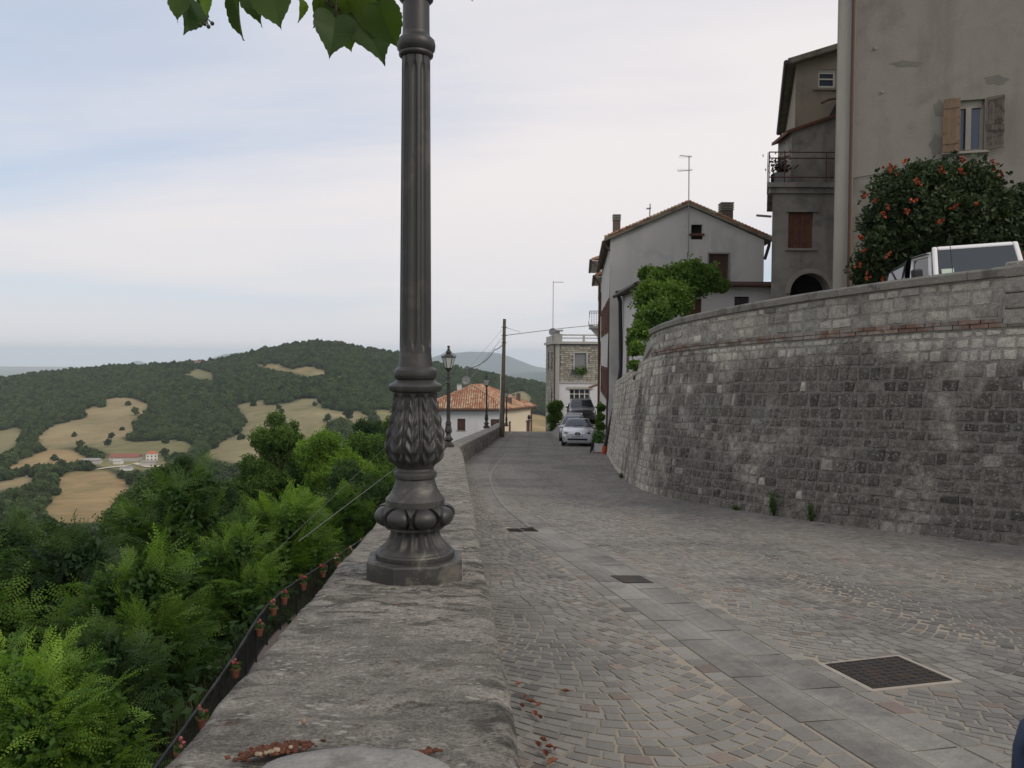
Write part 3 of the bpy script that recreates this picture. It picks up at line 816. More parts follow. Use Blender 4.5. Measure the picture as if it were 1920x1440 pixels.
    for k in range(6):
        g = MB(); a, b, c, d = pt(k, R0 - .003, z0), pt(k + 1, R0 - .003, z0), pt(k + 1, R1 - .003, z1), pt(k, R1 - .003, z1); n = (b - a).cross(d - a).normalized() * .004
        g.hexa([a, b, b - n, a - n, d, c, c - n, d - n]); g.build('pane', M['lampglass'], lan, local=True)
    mb = MB(); mb.lathe([(.03, z0), (.035, z0 + .08), (.05, z0 + .12), (.05, z0 + .2), (.03, z0 + .25)], 16); mb.build('bulb_holder', M['concrete'], lan, smooth=True, local=True)
    mb = MB()
    mb.lathe([(R1 + .012, z1 + .005), (R1 + .012, z1 + .02), (.15, z1 + .075), (.09, z1 + .115), (.07, z1 + .13)], 6, rot=rot)
    mb.lathe([(.07, z1 + .125), (.09, z1 + .15), (.095, z1 + .175), (.085, z1 + .205), (.05, z1 + .225), (.045, z1 + .25), (.06, z1 + .262), (.06, z1 + .275), (.035, z1 + .285), (.025, z1 + .30), (.035, z1 + .318), (.05, z1 + .335), (.052, z1 + .355), (.04, z1 + .376), (.015, z1 + .388), (.002, z1 + .39)], 24)
    mb.build('lantern_roof', M['iron'], t, smooth=True, autosmooth=40, **L)
lampA = thing('street_lamp', 'ornate fluted cast iron lamp post on the parapet, nearest to the pale cement repair', 'street lamp', group='cast iron lamp posts along the parapet')
lamp_parts(lampA)
def lamp_at(o, px, Y):
    x = P(px, 700, Y).x; o.location = (x, Y, par_top(Y) + .002)
lamp_at(lampA, 779, 3.34); lampA.location.z -= .012
for px, Y, lab in ((841, 27.4, 'ornate cast iron lamp post with glazed lantern at the bend of the parapet'), (912.5, 51, 'cast iron lamp post on the parapet just before the wooden utility pole'),
                   (950, 75.0, 'small cast iron lamp post at the far end of the parapet beyond the utility pole')):
    c = copy_tree(lampA); lamp_at(c, px, Y); c['label'] = lab; c.rotation_euler = (0, 0, random.uniform(0, 1))
# bring the lamp sticker: pale scratched label on the plinth's road side
mb = MB(); a0 = PI / 8 + .09 + 7 * PI / 4
mid = Vector((math.cos(a0 + PI / 8), math.sin(a0 + PI / 8), 0)) * (.207 * math.cos(PI / 8) + .0015); tv = Vector((-mid.y, mid.x, 0)).normalized()
M['white'] = surf('white_paint', (.55, .54, .5), .7, .25, 30)
for (u, z0, z1) in ((-.045, .02, .075), (.045, .025, .078)):
    mb = MB(); mb.hexa([mid + tv * (u - .003) + Vector((0, 0, z0)), mid + tv * (u + .003) + Vector((0, 0, z0)), mid * 1.006 + tv * (u + .003) + Vector((0, 0, z0)), mid * 1.006 + tv * (u - .003) + Vector((0, 0, z0)),
             mid + tv * (u - .003) + Vector((0, 0, z1)), mid + tv * (u + .003) + Vector((0, 0, z1)), mid * 1.006 + tv * (u + .003) + Vector((0, 0, z1)), mid * 1.006 + tv * (u - .003) + Vector((0, 0, z1))]); mb.build('paint_mark', M['white'], lampA, local=True)

# ================================================================== UTILITY POLE AND CABLES
M['polewood'] = surf('pole_wood', (.13, .11, .085), .9, .3, 3, c2=(.07, .062, .05), c2s=6, bump=.006, bscale=30, fine=.2)
M['cable'] = surf('cable', (.06, .06, .062), .6, .1)
M['wire'] = surf('grey_wire', (.15, .15, .15), .6, .1)
pb = Vector((P(941, 820, 54).x, 54, roadz(54))); pt_ = P(946, 598, 54)
pole = thing('utility_pole', 'weathered wooden utility pole with cables standing against the road side of the parapet', 'utility pole', pb)
mb = MB(); mb.tube([pb - Vector((0, 0, .2)), pb.lerp(pt_, .5), pt_], [.15, .13, .105], 14); mb.build('post', M['polewood'], pole, smooth=True, autosmooth=40)
mb = MB(); mb.tube([pb + Vector((-.17, -.03, .3)), pb.lerp(pt_, .55) + Vector((-.15, -.03, 0))], .035, 8); mb.build('conduit', M['white'], pole, smooth=True)
for f in (.93, .86, .8):
    q = pb.lerp(pt_, f); mb = MB(); mb.lathe([(.125, -.03), (.135, -.03), (.135, .03), (.125, .03)], 14, c=q); mb.tube([q + Vector((-.2, 0, 0)), q + Vector((.2, 0, 0))], .02, 6); mb.build('bracket', M['iron'], pole)
def cable(name, lab, pts, r, mat='cable', sag=0.0, grp=None):
    pts = [Vector(p) for p in pts]; out = []
    for a, b in zip(pts, pts[1:]):
        for i in range(14):
            f = i / 14; q = a.lerp(b, f); q.z -= sag * 4 * f * (1 - f); out.append(q)
    out.append(pts[-1]); mb = MB(); mb.tube(out, r, 5); o = mb.build(name, M[mat], smooth=True); return tag(o, lab, 'cable', grp)
qa = pb.lerp(pt_, .86); qb = pb.lerp(pt_, .93); qc = pb.lerp(pt_, .8)
cable('overhead_cable', 'thick overhead cable running from the wooden pole across to the terrace of the stone house', [qa, P(1050, 616, 66), P(1112, 610, 64)], .022)
cable('overhead_cable', 'thin upper cable sloping from the top of the wooden pole down to the thick cable', [qb, P(975, 622, 57)], .012)
cable('overhead_cable', 'heavy cable dropping from the wooden pole down to the lower houses and trees', [qa, P(902, 682, 49), P(873, 722, 45), P(820, 787, 39), P(742, 878, 33), P(560, 1015, 24)], .013, 'wire')
cable('overhead_cable', 'looping cable hanging from the pole to the red tiled roof with the satellite dish', [qc, P(928, 655, 58), P(905, 680, 66), P(876, 690, 80.5)], .03, sag=.12)
cable('overhead_cable', 'thin grey cable passing through the green trees below the parapet', [qb, P(890, 678, 50), P(716, 845, 38), P(582, 972, 30), P(520, 1030, 27)], .007, 'wire')

# ================================================================== LOWER PATH, RAILING, FLOWER POTS
LP = -9.27
M['path'] = surf('pink_paving', (.24, .20, .18), .9, .15, 3, bump=.003, bscale=40, fine=.15)
FEN = Path([(-6.1, 4), (-6.6, 11), (-6.9, 15.9), (-7.3, 21), (-7.8, 26.6), (-7.1, 31.5), (-6.27, 36.9), (-5.2, 46), (-4.6, 58)])
mb = MB(); prevr = None
for i in range(60):
    s = FEN.L * i / 59; p, t, n = FEN.at(s); x1 = par_x(max(p.y, -2)) - .3
    row = [(p.x - .12, p.y, LP - 2.5), (p.x - .12, p.y, LP), (x1, p.y, LP)]
    if prevr:
        for j in range(2): mb.quad(prevr[j], row[j], row[j + 1], prevr[j + 1])
    prevr = row
mb.build('lower_path', M['path'], kind='structure')
M['black'] = surf('black_metal', (.022, .023, .026), .5, .15, spec=.5, metal=.2)
rail = thing('railing', 'black metal railing with thin bars along the lower path, hung with flower pots', 'railing', (-7.0, 18, LP))
RH_ = 1.25
s0 = FEN.s_at_y(7.0); bay = 1.45; s = s0
while s < FEN.L - bay:
    p, t, n = FEN.at(s); q, _, _ = FEN.at(s + bay)
    mb = MB(); mb.box(p.x - .025, p.x + .025, p.y - .025, p.y + .025, LP, LP + RH_); mb.build('post', M['black'], rail)
    mb = MB(); mb.tube([(p.x, p.y, LP + RH_), (q.x, q.y, LP + RH_)], .042, 8); mb.build('top_rail', M['black'], rail, smooth=True)
    mb = MB(); mb.tube([(p.x, p.y, LP + .12), (q.x, q.y, LP + .12)], .016, 6, cap=False)
    for k in range(1, 15):
        c = p.lerp(q, k / 15); mb.box(c.x - .006, c.x + .006, c.y - .006, c.y + .006, LP + .12, LP + RH_)
    mb.build('bar_panel', M['black'], rail, kind='stuff')
    s += bay
M['terracotta'] = surf('terracotta', (.26, .10, .06), .85, .2, 8)
M['gerleaf'] = leafmat('pot_leaf', (.05, .11, .03), (.09, .16, .04))
M['petal_red'] = surf('red_petal', (.30, .06, .055), .7, .2, 20); M['petal_pink'] = surf('pink_petal', (.40, .15, .14), .7, .2, 20); M['petal_cream'] = surf('cream_petal', (.55, .5, .3), .7, .2, 20)
def s_for_px(px):
    best = None
    for i in range(600):
        s = s0 + (FEN.L - s0) * i / 599; p = FEN.at(s)[0]; x, y = proj((p.x, p.y, LP + RH_)); d = abs(x - px)
        if p.y > 12 and (best is None or d < best[0]): best = (d, s)
    return best[1]
pots = [(322, 'petal_pink', 'pink'), (365, 'petal_pink', 'pink'), (430, 'petal_pink', 'deep pink'), (476, 'petal_pink', 'pale pink'), (503, 'petal_pink', 'pink'), (525, 'petal_red', 'red'), (562, 'petal_red', 'dark red'), (598, 'petal_red', 'red'), (625, 'petal_cream', 'cream and red'),
        (650, 'petal_cream', 'cream'), (672, 'petal_cream', 'pale cream'), (690, 'petal_red', 'red')]
ORD = ['first', 'second', 'third', 'fourth', 'fifth', 'sixth']
for i, (px, pm, cn_) in enumerate(pots):
    p, t, n = FEN.at(s_for_px(px)); c = Vector((p.x, p.y, 0)) - n * .16; c.z = LP + .89
    tp = thing('flower_pot', 'terracotta pot of %s flowers hooked on the railing %s' % (cn_, 'right at the bend' if i == 5 else '%s along past the bend' % ORD[i - 6] if i > 5 else '%s before the bend' % ORD[4 - i]), 'flower pot', c, group='flower pots hung on the lower railing')
    mb = MB(); mb.lathe([(.075, 0), (.11, .2), (.125, .2), (.125, .235), (.105, .235), (.095, .2)], 16, c=c); mb.build('pot', M['terracotta'], tp, smooth=True, autosmooth=40)
    mb = MB(); mb.tube([c + Vector((0, 0, .2)) + n * .12, c + Vector((0, 0, .36)) + n * .17], .008, 5); mb.build('hook', M['black'], tp)
    mb = MB()
    for k in range(60):
        a, r, h = random.uniform(0, 6.28), random.uniform(0, .17), random.uniform(.2, .4); q = c + Vector((r * math.cos(a), r * math.sin(a), h)); d = Vector((random.gauss(0, 1), random.gauss(0, 1), random.gauss(0, 1))).normalized() * .035; e = d.orthogonal().normalized() * .03
        mb.quad(q - d, q + e, q + d, q - e, random.random())
    mb.build('leaves', M['gerleaf'], tp, kind='stuff')
    for k in range(6):
        a, r = random.uniform(0, 6.28), random.uniform(0, .12); q = c + Vector((r * math.cos(a), r * math.sin(a), random.uniform(.34, .5))); mb = MB()
        for j in range(9):
            d = Vector((random.gauss(0, 1), random.gauss(0, 1), random.gauss(0, 1))).normalized() * .035; e = d.orthogonal().normalized() * .035; f = d.cross(e).normalized() * .03 * random.choice((-1, 1)); mb.quad(q + f - d, q + f + e, q + f + d, q + f - e, random.uniform(-.3, .3))
        mb.build('flower', M[pm if k % 3 else 'petal_red'], tp)
# ================================================================== BUILDINGS
class Face:
    """a vertical wall plane: origin (x, y), direction along the wall, outward normal to the right of... the road/camera side"""
    def __init__(s, o, ud):
        s.o = Vector((o[0], o[1], 0)); s.u = Vector((ud[0], ud[1], 0)).normalized(); s.n = Vector((s.u.y, -s.u.x, 0))
    def p(s, u, z, off=0.0): q = s.o + s.u * u + s.n * off; q.z = z; return q
    def px(s, x, y): return on_plane(x, y, s.o, s.u)
    def rect(s, x0, y0, x1, y1):
        ym, xm = (y0 + y1) / 2, (x0 + x1) / 2
        return (s.px(x0, ym)[0], s.px(x1, ym)[0], s.px(xm, y1)[1], s.px(xm, y0)[1])
def panel(mb, F_, u0, u1, z0, z1, off0, off1, tint=0.0):
    mb.hexa([F_.p(u0, z0, off1), F_.p(u1, z0, off1), F_.p(u1, z0, off0), F_.p(u0, z0, off0), F_.p(u0, z1, off1), F_.p(u1, z1, off1), F_.p(u1, z1, off0), F_.p(u0, z1, off0)], tint)
def wall_open(mb, F_, u0, u1, z0, z1, ops=(), depth=.22):
    us = sorted({u0, u1, *[o[0] for o in ops], *[o[1] for o in ops]}); zs = sorted({z0, z1, *[o[2] for o in ops], *[o[3] for o in ops]})
    us = [u for u in us if u0 <= u <= u1]; zs = [z for z in zs if z0 <= z <= z1]
    for a, b in zip(us, us[1:]):
        for c, d in zip(zs, zs[1:]):
            m, k = (a + b) / 2, (c + d) / 2
            if any(o[0] < m < o[1] and o[2] < k < o[3] for o in ops): continue
            mb.quad(F_.p(a, c), F_.p(b, c), F_.p(b, d), F_.p(a, d))
    for o in ops:
        a, b, c, d = o
        for (p, q) in (((a, c), (b, c)), ((b, c), (b, d)), ((b, d), (a, d)), ((a, d), (a, c))):
            mb.quad(F_.p(*p), F_.p(*p, -depth), F_.p(*q, -depth), F_.p(*q))
def window(t, F_, o, frame, glass, depth=.16, mull=1, trans=(), fw=.05, name='window'):
    a, b, c, d = o; mb = MB()
    for (p, q, r, s_) in ((a, a + fw, c, d), (b - fw, b, c, d), (a + fw, b - fw, c, c + fw), (a + fw, b - fw, d - fw, d)): panel(mb, F_, p, q, r, s_, -depth - .05, -depth)
    for k in range(mull):
        m = a + (b - a) * (k + 1) / (mull + 1); panel(mb, F_, m - fw * .45, m + fw * .45, c + fw, d - fw, -depth - .05, -depth + .002)
    for f in trans:
        z = c + (d - c) * f; panel(mb, F_, a + fw, b - fw, z - fw * .35, z + fw * .35, -depth - .05, -depth + .004)
    w_ = mb.build(name, frame, t); mb = MB(); panel(mb, F_, a, b, c, d, -depth - .045, -depth - .03); mb.build('pane', glass, w_); return w_
def shutter(t, F_, u0, u1, z0, z1, off, mat, boards=4, name='shutter'):
    mb = MB(); n = boards
    for k in range(n):
        a, b = u0 + (u1 - u0) * k / n, u0 + (u1 - u0) * (k + 1) / n; panel(mb, F_, a + .003, b - .003, z0, z1, off, off + .035, random.uniform(-.15, .15))
    for f in (.15, .82): panel(mb, F_, u0 + .01, u1 - .01, z0 + (z1 - z0) * f, z0 + (z1 - z0) * f + .09, off + .035, off + .05)
    return mb.build(name, mat, t)
def sill(t, F_, u0, u1, z, mat, pr=.08, th=.06, name='sill'):
    mb = MB(); panel(mb, F_, u0, u1, z - th, z, -.1, pr); return mb.build(name, mat, t)
def pipe(t, pts, r, mat, name='drainpipe', n=8):
    mb = MB(); mb.tube(pts, r, n); return mb.build(name, mat, t, smooth=True, autosmooth=50)

M['stucco_big'] = surf('grey_brown_stucco', (.235, .218, .19), .95, .15, .9, c2=(.17, .157, .136), c2s=.9, c2t=(.45, .75), bump=.012, bscale=55, streak=((.14, .13, .112), 1.3, .5), fine=.22)
M['stucco_pale'] = surf('pilaster_stucco', (.29, .275, .245), .95, .15, 1, streak=((.14, .13, .115), 2, .5), bump=.008, bscale=50, fine=.15)
M['stucco_bal'] = surf('balcony_house_stucco', (.265, .25, .22), .95, .25, 1.4, c2=(.15, .142, .127), c2s=1.0, c2t=(.42, .7), streak=((.12, .114, .105), 2, .6), bump=.01, bscale=45, fine=.2)
M['stucco_tan'] = surf('tan_stucco', (.27, .235, .185), .95, .2, 1.2, c2=(.2, .178, .148), c2s=.8, bump=.01, bscale=40, fine=.2)
M['render_grey'] = surf('grey_cement_render', (.52, .51, .485), .95, .1, .9, c2=(.43, .43, .42), c2s=.7, streak=((.37, .37, .36), 2.2, .4), bump=.008, bscale=60, fine=.12)
M['annex_white'] = surf('annex_whitewash', (.52, .51, .5), .9, .1, 1.5, streak=((.35, .34, .33), 2, .5), bump=.004, bscale=40, fine=.1)
M['hipwall'] = surf('lower_house_white', (.56, .57, .58), .9, .1, .5, streak=((.42, .42, .42), 1.5, .5)); M['hipcream'] = surf('lower_house_cream', (.55, .48, .37), .9, .1, .6)
M['housewhite'] = surf('white_ground_floor', (.62, .62, .64), .9, .08, 1)
M['roofedge'] = surf('old_roof_edge', (.19, .175, .14), .95, .3, 3, c2=(.11, .1, .085), c2s=2, bump=.02, bscale=14, fine=.2)
M['rooftile'] = surf('roof_tile', (.29, .135, .075), .9, .3, 1.5, c2=(.34, .27, .19), c2s=1.3, c2t=(.45, .6), fine=.25, bscale=20)
M['brown'] = surf('brown_shutter', (.075, .038, .027), .7, .25, 6, c2=(.05, .03, .024), c2s=3)
M['redshut'] = surf('red_brown_shutter', (.125, .052, .034), .75, .25, 6, c2=(.075, .04, .03), c2s=4)
M['tanwood'] = surf('bare_wood_shutter', (.2, .135, .088), .8, .25, 6, c2=(.13, .08, .05), c2s=5); M['greywood'] = surf('grey_wood_shutter', (.17, .145, .12), .85, .3, 7, c2=(.08, .065, .055), c2s=6)
M['frame_old'] = surf('old_window_frame', (.30, .275, .235), .8, .2, 8); M['frame_white'] = surf('white_window_frame', (.62, .6, .55), .6, .1)
M['pipe_brown'] = surf('brown_pipe', (.10, .055, .04), .6, .25, 3); M['pipe_dark'] = surf('dark_gutter', (.035, .03, .03), .55, .2); M['pipe_grey'] = surf('grey_pipe', (.24, .24, .24), .6, .2)
M['rust'] = surf('rusty_rail', (.09, .042, .032), .8, .25, 8)
M['glass'] = glassy('window_glass', (.03, .035, .045)); M['glass_blue'] = glassy('blue_window_glass', (.045, .06, .085), .12)
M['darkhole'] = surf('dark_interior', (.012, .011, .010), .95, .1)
M['chim'] = surf('chimney_brick', (.12, .09, .075), .9, .3, 4); M['chimcap'] = surf('chimney_cap', (.25, .235, .21), .9, .2, 4)

# ---------------------------------------------------------------- tall grey house with the trumpet vine
FB = Face((9.05, 23.05), (.96, -.275))
big_house = thing('tall_house', 'tall grey stuccoed house with one shuttered window above the trumpet vine', 'house', (12, 24, 0))
wr = FB.rect(1797, 187, 1846, 284); LW, TOPZ = 9.5, 13.0
mb = MB(); wall_open(mb, FB, 0, LW, -1.5, TOPZ, [wr], .25)
bk = [FB.p(0, -1.5) + Vector((.45, .89, 0)) * 7, FB.p(LW, -1.5) + Vector((.45, .89, 0)) * 7]
for a, b in ((bk[0], FB.p(0, -1.5)), (FB.p(LW, -1.5), bk[1]), (bk[1], bk[0])):
    mb.quad((a.x, a.y, -1.5), (b.x, b.y, -1.5), (b.x, b.y, TOPZ), (a.x, a.y, TOPZ))
mb.build('wall', M['stucco_big'], big_house)
mb = MB(); mb.prism([FB.p(-.4, TOPZ, .5), FB.p(LW + .3, TOPZ, .5), bk[1] + Vector((.3, .3, TOPZ + 1.5)), bk[0] + Vector((-.3, .3, TOPZ + 1.5))], (0, 0, .16)); mb.build('roof', M['rooftile'], big_house)
mb = MB(); panel(mb, FB, -.02, .42, -1.5, TOPZ - .02, -.2, .14); mb.build('pilaster', M['stucco_pale'], big_house)
pu = FB.px(1592, 400)[0]; pipe(big_house, [FB.p(pu, -1.0, .17), FB.p(pu, 10.1, .17)], .045, M['pipe_brown']); pipe(big_house, [FB.p(pu, 10.1, .17), FB.p(pu, TOPZ, .17)], .045, M['pipe_grey'])
wn = window(big_house, FB, (wr[0], wr[1], wr[2], wr[3]), M['frame_old'], M['glass_blue'], .14, 0, fw=.09)
mb = MB(); m0 = wr[0] + (wr[1] - wr[0]) * .30; panel(mb, FB, m0, m0 + .13, wr[2] + .05, wr[3] - .2, -.12, -.05); panel(mb, FB, wr[0] + .05, wr[1] - .05, wr[3] - .2, wr[3], -.18, -.1); mb.build('casement', M['frame_old'], wn)
sill(big_house, FB, wr[0] - .4, wr[1] + .12, wr[2], M['frame_old'], .12, .06)
# left shutter stands open seen from its front, right one half open
hL = FB.p(wr[0], wr[2]); hR = FB.p(wr[1], wr[2]); H_ = wr[3] - wr[2]
FS = Face((FB.p(wr[0] - .40, 0, .10)).xy, (FB.u * .97 + FB.n * .22).xy); shutter(big_house, FS, 0, .41, wr[2] - .02, wr[3] + .02, .0, M['tanwood'], 4)
FS2 = Face(FB.p(wr[1] + .02, 0, .06).xy, (FB.u * .88 + FB.n * .47).xy); mb = MB(); u1 = .44
for (a, b, c, d) in ((0, .06, 0, 1), (u1 - .06, u1, 0, 1), (.06, u1 - .06, 0, .06), (.06, u1 - .06, .94, 1), (.06, u1 - .06, .48, .54)): panel(mb, FS2, a, b, wr[2] + H_ * c, wr[2] + H_ * d, 0, .045)
sh = mb.build('shutter', M['greywood'], big_house); mb = MB()
for k in range(4):
    a = .06 + (u1 - .12) * k / 4; panel(mb, FS2, a + .004, a + (u1 - .12) / 4 - .004, wr[2] + .04, wr[3] - .04, .008, .028, random.uniform(-.2, .2))
mb.build('shutter_boards', M['greywood'], sh)
dr = FB.rect(1888, 440, 1960, 520); mb = MB(); panel(mb, FB, dr[0], dr[0] + 1.4, -.4, dr[3], -.05, .02); mb.build('door', M['brown'], big_house)
mb = MB(); panel(mb, FB, dr[0] - .25, dr[0] + 1.6, dr[3], dr[3] + .28, -.05, .05); mb.build('lintel', M['stucco_pale'], big_house)
M['patch'] = surf('repair_render', (.155, .145, .128), .95, .2, 3, bump=.006, bscale=50, fine=.2)
for (cx_, cy_, rx_, ry_) in ((1762, 203, 11, 16), (1757, 272, 14, 20), (1868, 150, 22, 9), (1700, 120, 30, 6)):
    pg = []
    for k in range(14):
        a = 2 * PI * k / 14; f = 1 + .35 * math.sin(k * 2.3 + cx_) * .6; u_, z_ = FB.px(cx_ + rx_ * f * math.cos(a), cy_ + ry_ * f * math.sin(a)); pg.append(FB.p(u_, z_, .004))
    mb = MB(); mb.prism(pg, FB.n * -.02); mb.build('render_patch', M['patch'], big_house)
wu = FB.px(1598, 335); mb = MB(); mb.tube([FB.p(wu[0], wu[1], .03), FB.p(wu[0] + .9, wu[1] + .12, .05), FB.p(wu[0] + 2.6, wu[1] + .5, .05)], .010, 4); mb.build('wall_cable', M['cable'], big_house)
for (x, y) in ((1655, 172), (1642, 90)):
    u, z = FB.px(x, y); mb = MB(); mb.lathe([(.05, 0), (.05, .03)], 10); 
    mb.v = [tuple(FB.p(u + p[0], z + p[1], .0 + p[2])) for p in mb.v]; mb.build('bracket_stub', M['chimcap'], big_house)

# ---------------------------------------------------------------- balcony house
YB = 28.0
bal = thing('balcony_house', 'narrow weathered house with rusty balcony, red shutters and arched doorway beside the tall grey house', 'house', (9.8, 28, 0))
xa = P(1448, 400, YB).x; xb = P(1600, 400, YB).x
FL = Face((xa, YB), (1, 0)); z_slab = P(1500, 352, YB).z
ws = FL.rect(1478, 398, 1524, 466); ar = FL.rect(1481, 512, 1556, 600); a0, a1, atop = ar[0], ar[1], ar[3]; rad = (a1 - a0) / 2
mb = MB(); wall_open(mb, FL, 0, xb - xa, atop + .12, z_slab - .02, [ws], .12)
# arch wall
zb = -1.2; wall_open(mb, FL, 0, a0, zb, atop + .12); wall_open(mb, FL, a1, xb - xa, zb, atop + .12)
ac = (a0 + a1) / 2; K = 14; zs_ = atop - rad
for k in range(K):
    t0_, t1_ = PI * k / K, PI * (k + 1) / K; u0, u1 = ac - rad * math.cos(t0_), ac - rad * math.cos(t1_); z0, z1 = zs_ + rad * math.sin(t0_), zs_ + rad * math.sin(t1_)
    mb.quad(FL.p(u0, z0), FL.p(u1, z1), FL.p(u1, atop + .12), FL.p(u0, atop + .12)); mb.quad(FL.p(u0, z0), FL.p(u0, z0, -.6), FL.p(u1, z1, -.6), FL.p(u1, z1))
FLs = Face((xa + 2.25, YB + 7), (-2.25, -7)); wall_open(mb, FLs, 0, math.hypot(2.25, 7), zb, z_slab - .02)
mb.build('lower_wall', M['stucco_bal'], bal)
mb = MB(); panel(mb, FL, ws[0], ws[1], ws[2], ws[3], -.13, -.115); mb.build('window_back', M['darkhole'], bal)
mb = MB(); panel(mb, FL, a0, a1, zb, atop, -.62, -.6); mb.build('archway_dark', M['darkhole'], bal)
mb = MB(); pl0 = FL.px(1500, 497)[1]; pl1 = FL.px(1500, 481)[1]
for k in range(K):
    t0_, t1_ = PI * k / K, PI * (k + 1) / K; q = [FL.p(ac - r * math.cos(t), zs_ + r * math.sin(t), .03) for r, t in ((rad, t0_), (rad, t1_), (rad + .16, t1_), (rad + .16, t0_))]; mb.prism([v for v in q], FL.n * -.05)
mb.build('arch_moulding', M['stucco_pale'], bal)
for k in (0, 1):
    m = (ws[0] + ws[1]) / 2; shutter(bal, FL, ws[0] + .02 if k == 0 else m + .005, m - .005 if k == 0 else ws[1] - .02, ws[2] + .01, ws[3] - .02, -.09, M['redshut'], 4)
sill(bal, FL, ws[0] - .12, ws[1] + .12, ws[2], M['chimcap'], .1, .07); mb = MB(); panel(mb, FL, ws[0] - .1, ws[1] + .12, ws[3], ws[3] + .08, -.02, .09); mb.build('lintel', M['stucco_bal'], bal)
mb = MB(); mb.prism([FL.p(-.25, z_slab - .02, .22), FL.p(xb - xa, z_slab - .02, .22), FL.p(xb - xa, z_slab - .02, -4.5), FL.p(1.2, z_slab - .02, -4.5)], (0, 0, .16)); mb.build('balcony_slab', M['stucco_bal'], bal)
mb = MB(); panel(mb, FL, -.12, xb - xa, z_slab - .2, z_slab - .03, -.05, .1); mb.build('cornice', M['stucco_bal'], bal)
rl = MB(); zt = z_slab + 1.16
for z in (zt, zt - .2, z_slab + .32):
    rl.tube([FL.p(xb - xa, z, .15), FL.p(-.18, z, .15), FL.p(.48, z, -2.0)], .022, 6)
rails = rl.build('balcony_rail', M['rust'], bal, smooth=True)
for u in (-.18, .35, 1.75): mb = MB(); mb.tube([FL.p(u, z_slab + .1, .15), FL.p(u, zt, .15)], .022, 6); mb.build('rail_post', M['rust'], rails)
mb = MB(); q = [FL.p(-.2, z_slab + .15, .1), FL.p(.44, z_slab + .15, -2.0), FL.p(.44, zt, -2.0), FL.p(-.2, zt, .1)]; mb.prism(q, (-.02, 0, 0)); mb.build('side_screen', M['rust'], rails)
mb = MB()
for k in range(12):
    u = 1.76 + k * .065; mb.box(FL.p(u, 0, .15).x - .005, FL.p(u, 0, .15).x + .005, YB - .155, YB - .145, z_slab + .32, zt - .2)
mb.build('thin_bars', M['rust'], rails, kind='stuff')
mb = MB(); u, z = FL.px(1428, 403); mb.tube([FL.p(.05, z, -.3), FL.p(-.5, z, -.1)], .04, 8); mb.build('spout', M['chimcap'], bal)
# recessed storey with the lean-to, then the main body
YM = 29.7; FMn = Face((P(1486, 300, YM).x, YM), (1, 0)); xw = 6.0
mb = MB(); q0 = FMn.px(1486, 250); q1 = FMn.px(1575, 215)
FR = Face((P(1484, 300, 29.2).x, 29.2), (1, 0)); lz0 = FR.px(1486, 248)[1]; lz1 = FR.px(1580, 212)[1]; wl = FR.px(1580, 300)[0]
mb.prism([FR.p(.0, z_slab + .1), FR.p(wl, z_slab + .1), FR.p(wl, lz1), FR.p(.0, lz0)], (0, 1.5, 0)); mb.build('lean_to', M['stucco_bal'], bal)
mb = MB(); mb.prism([FR.p(-.22, lz0 - .08, .12), FR.p(wl + .1, lz1 + .0, .12), FR.p(wl + .1, lz1 + .09, .12), FR.p(-.22, lz0 + .03, .12)], (0, 1.7, 0)); mb.build('lean_to_roof', M['redshut'], bal)
mb = MB(); panel(mb, FR, .06, wl - .1, z_slab + .12, FR.px(1500, 247)[1] - .1, -.02, .035); mb.build('sheet_panel', M['stucco_bal'], bal)
FU = Face((P(1492, 150, 30.6).x, 30.6), (1, 0)); uz0 = FU.px(1490, 118)[1]; uz1 = FU.px(1580, 92)[1]; slope = (uz1 - uz0) / FU.px(1580, 105)[0]
wu_ = FU.rect(1534, 130, 1567, 164)
mb = MB(); wall_open(mb, FU, 0, 5, z_slab, uz0 - .05, [wu_], .14)
mb.add([FU.p(0, uz0 - .05), FU.p(5, uz0 - .05), FU.p(5, uz0 + slope * 5 - .05)], [(0, 1, 2)])
FUs = Face(FU.p(2.6, 0, -9).xy, (FU.p(0, 0) - FU.p(2.6, 0, -9)).xy); Ls = (FU.p(0, 0) - FU.p(2.6, 0, -9)).length
wall_open(mb, FUs, 0, Ls, z_slab - 3, uz0 - .05); mb.build('upper_wall', M['stucco_tan'], bal)
window(bal, FU, wu_, M['frame_white'], M['glass_blue'], .06, 0, (.48, .82), .07); sill(bal, FU, wu_[0] - .2, wu_[1] + .15, wu_[2] - .03, M['stucco_tan'], .08, .08)
mb = MB(); e0 = FU.p(-.42, uz0 - .16, .35); e1 = FU.p(5, uz0 + slope * 5 + .02, .35); e2 = e1 + Vector((2.8, 9.5, 0)); e3 = e0 + Vector((2.8, 9.5, 0))
mb.prism([e0, e1, e2, e3], (0, 0, .2)); mb.build('roof', M['roofedge'], bal)
pipe(bal, [e0 + Vector((-.06, 0, .06)), e3 + Vector((-.06, 0, .06))], .09, M['pipe_dark'], 'gutter')
pipe(bal, [e3 + Vector((-.05, -.2, 0)), e3 + Vector((.3, -.2, -.35)), e3 + Vector((.3, -.2, -5))], .06, M['pipe_dark'])
mb = MB(); ap = FU.px(1545, 192); mb.tube([FU.p(ap[0] - .2, ap[1] - .12, .3), FU.p(ap[0] + .1, ap[1] + .04, .2), FU.p(ap[0] + 1.2, ap[1] + .25, .1)], .04, 6); mb.build('awning_arm', M['rust'], bal)
mb = MB(); g = FU.px(1560, 215); mb.prism([FU.p(g[0] - .3, g[1] - .2, .5), FU.p(g[0] + .3, g[1] + .9, .4), FU.p(g[0] + 1.2, g[1] + .9, .4), FU.p(g[0] + 1.0, g[1] - .2, .5)], (0, .02, 0)); mb.build('skylight_flap', M['pipe_dark'], bal)
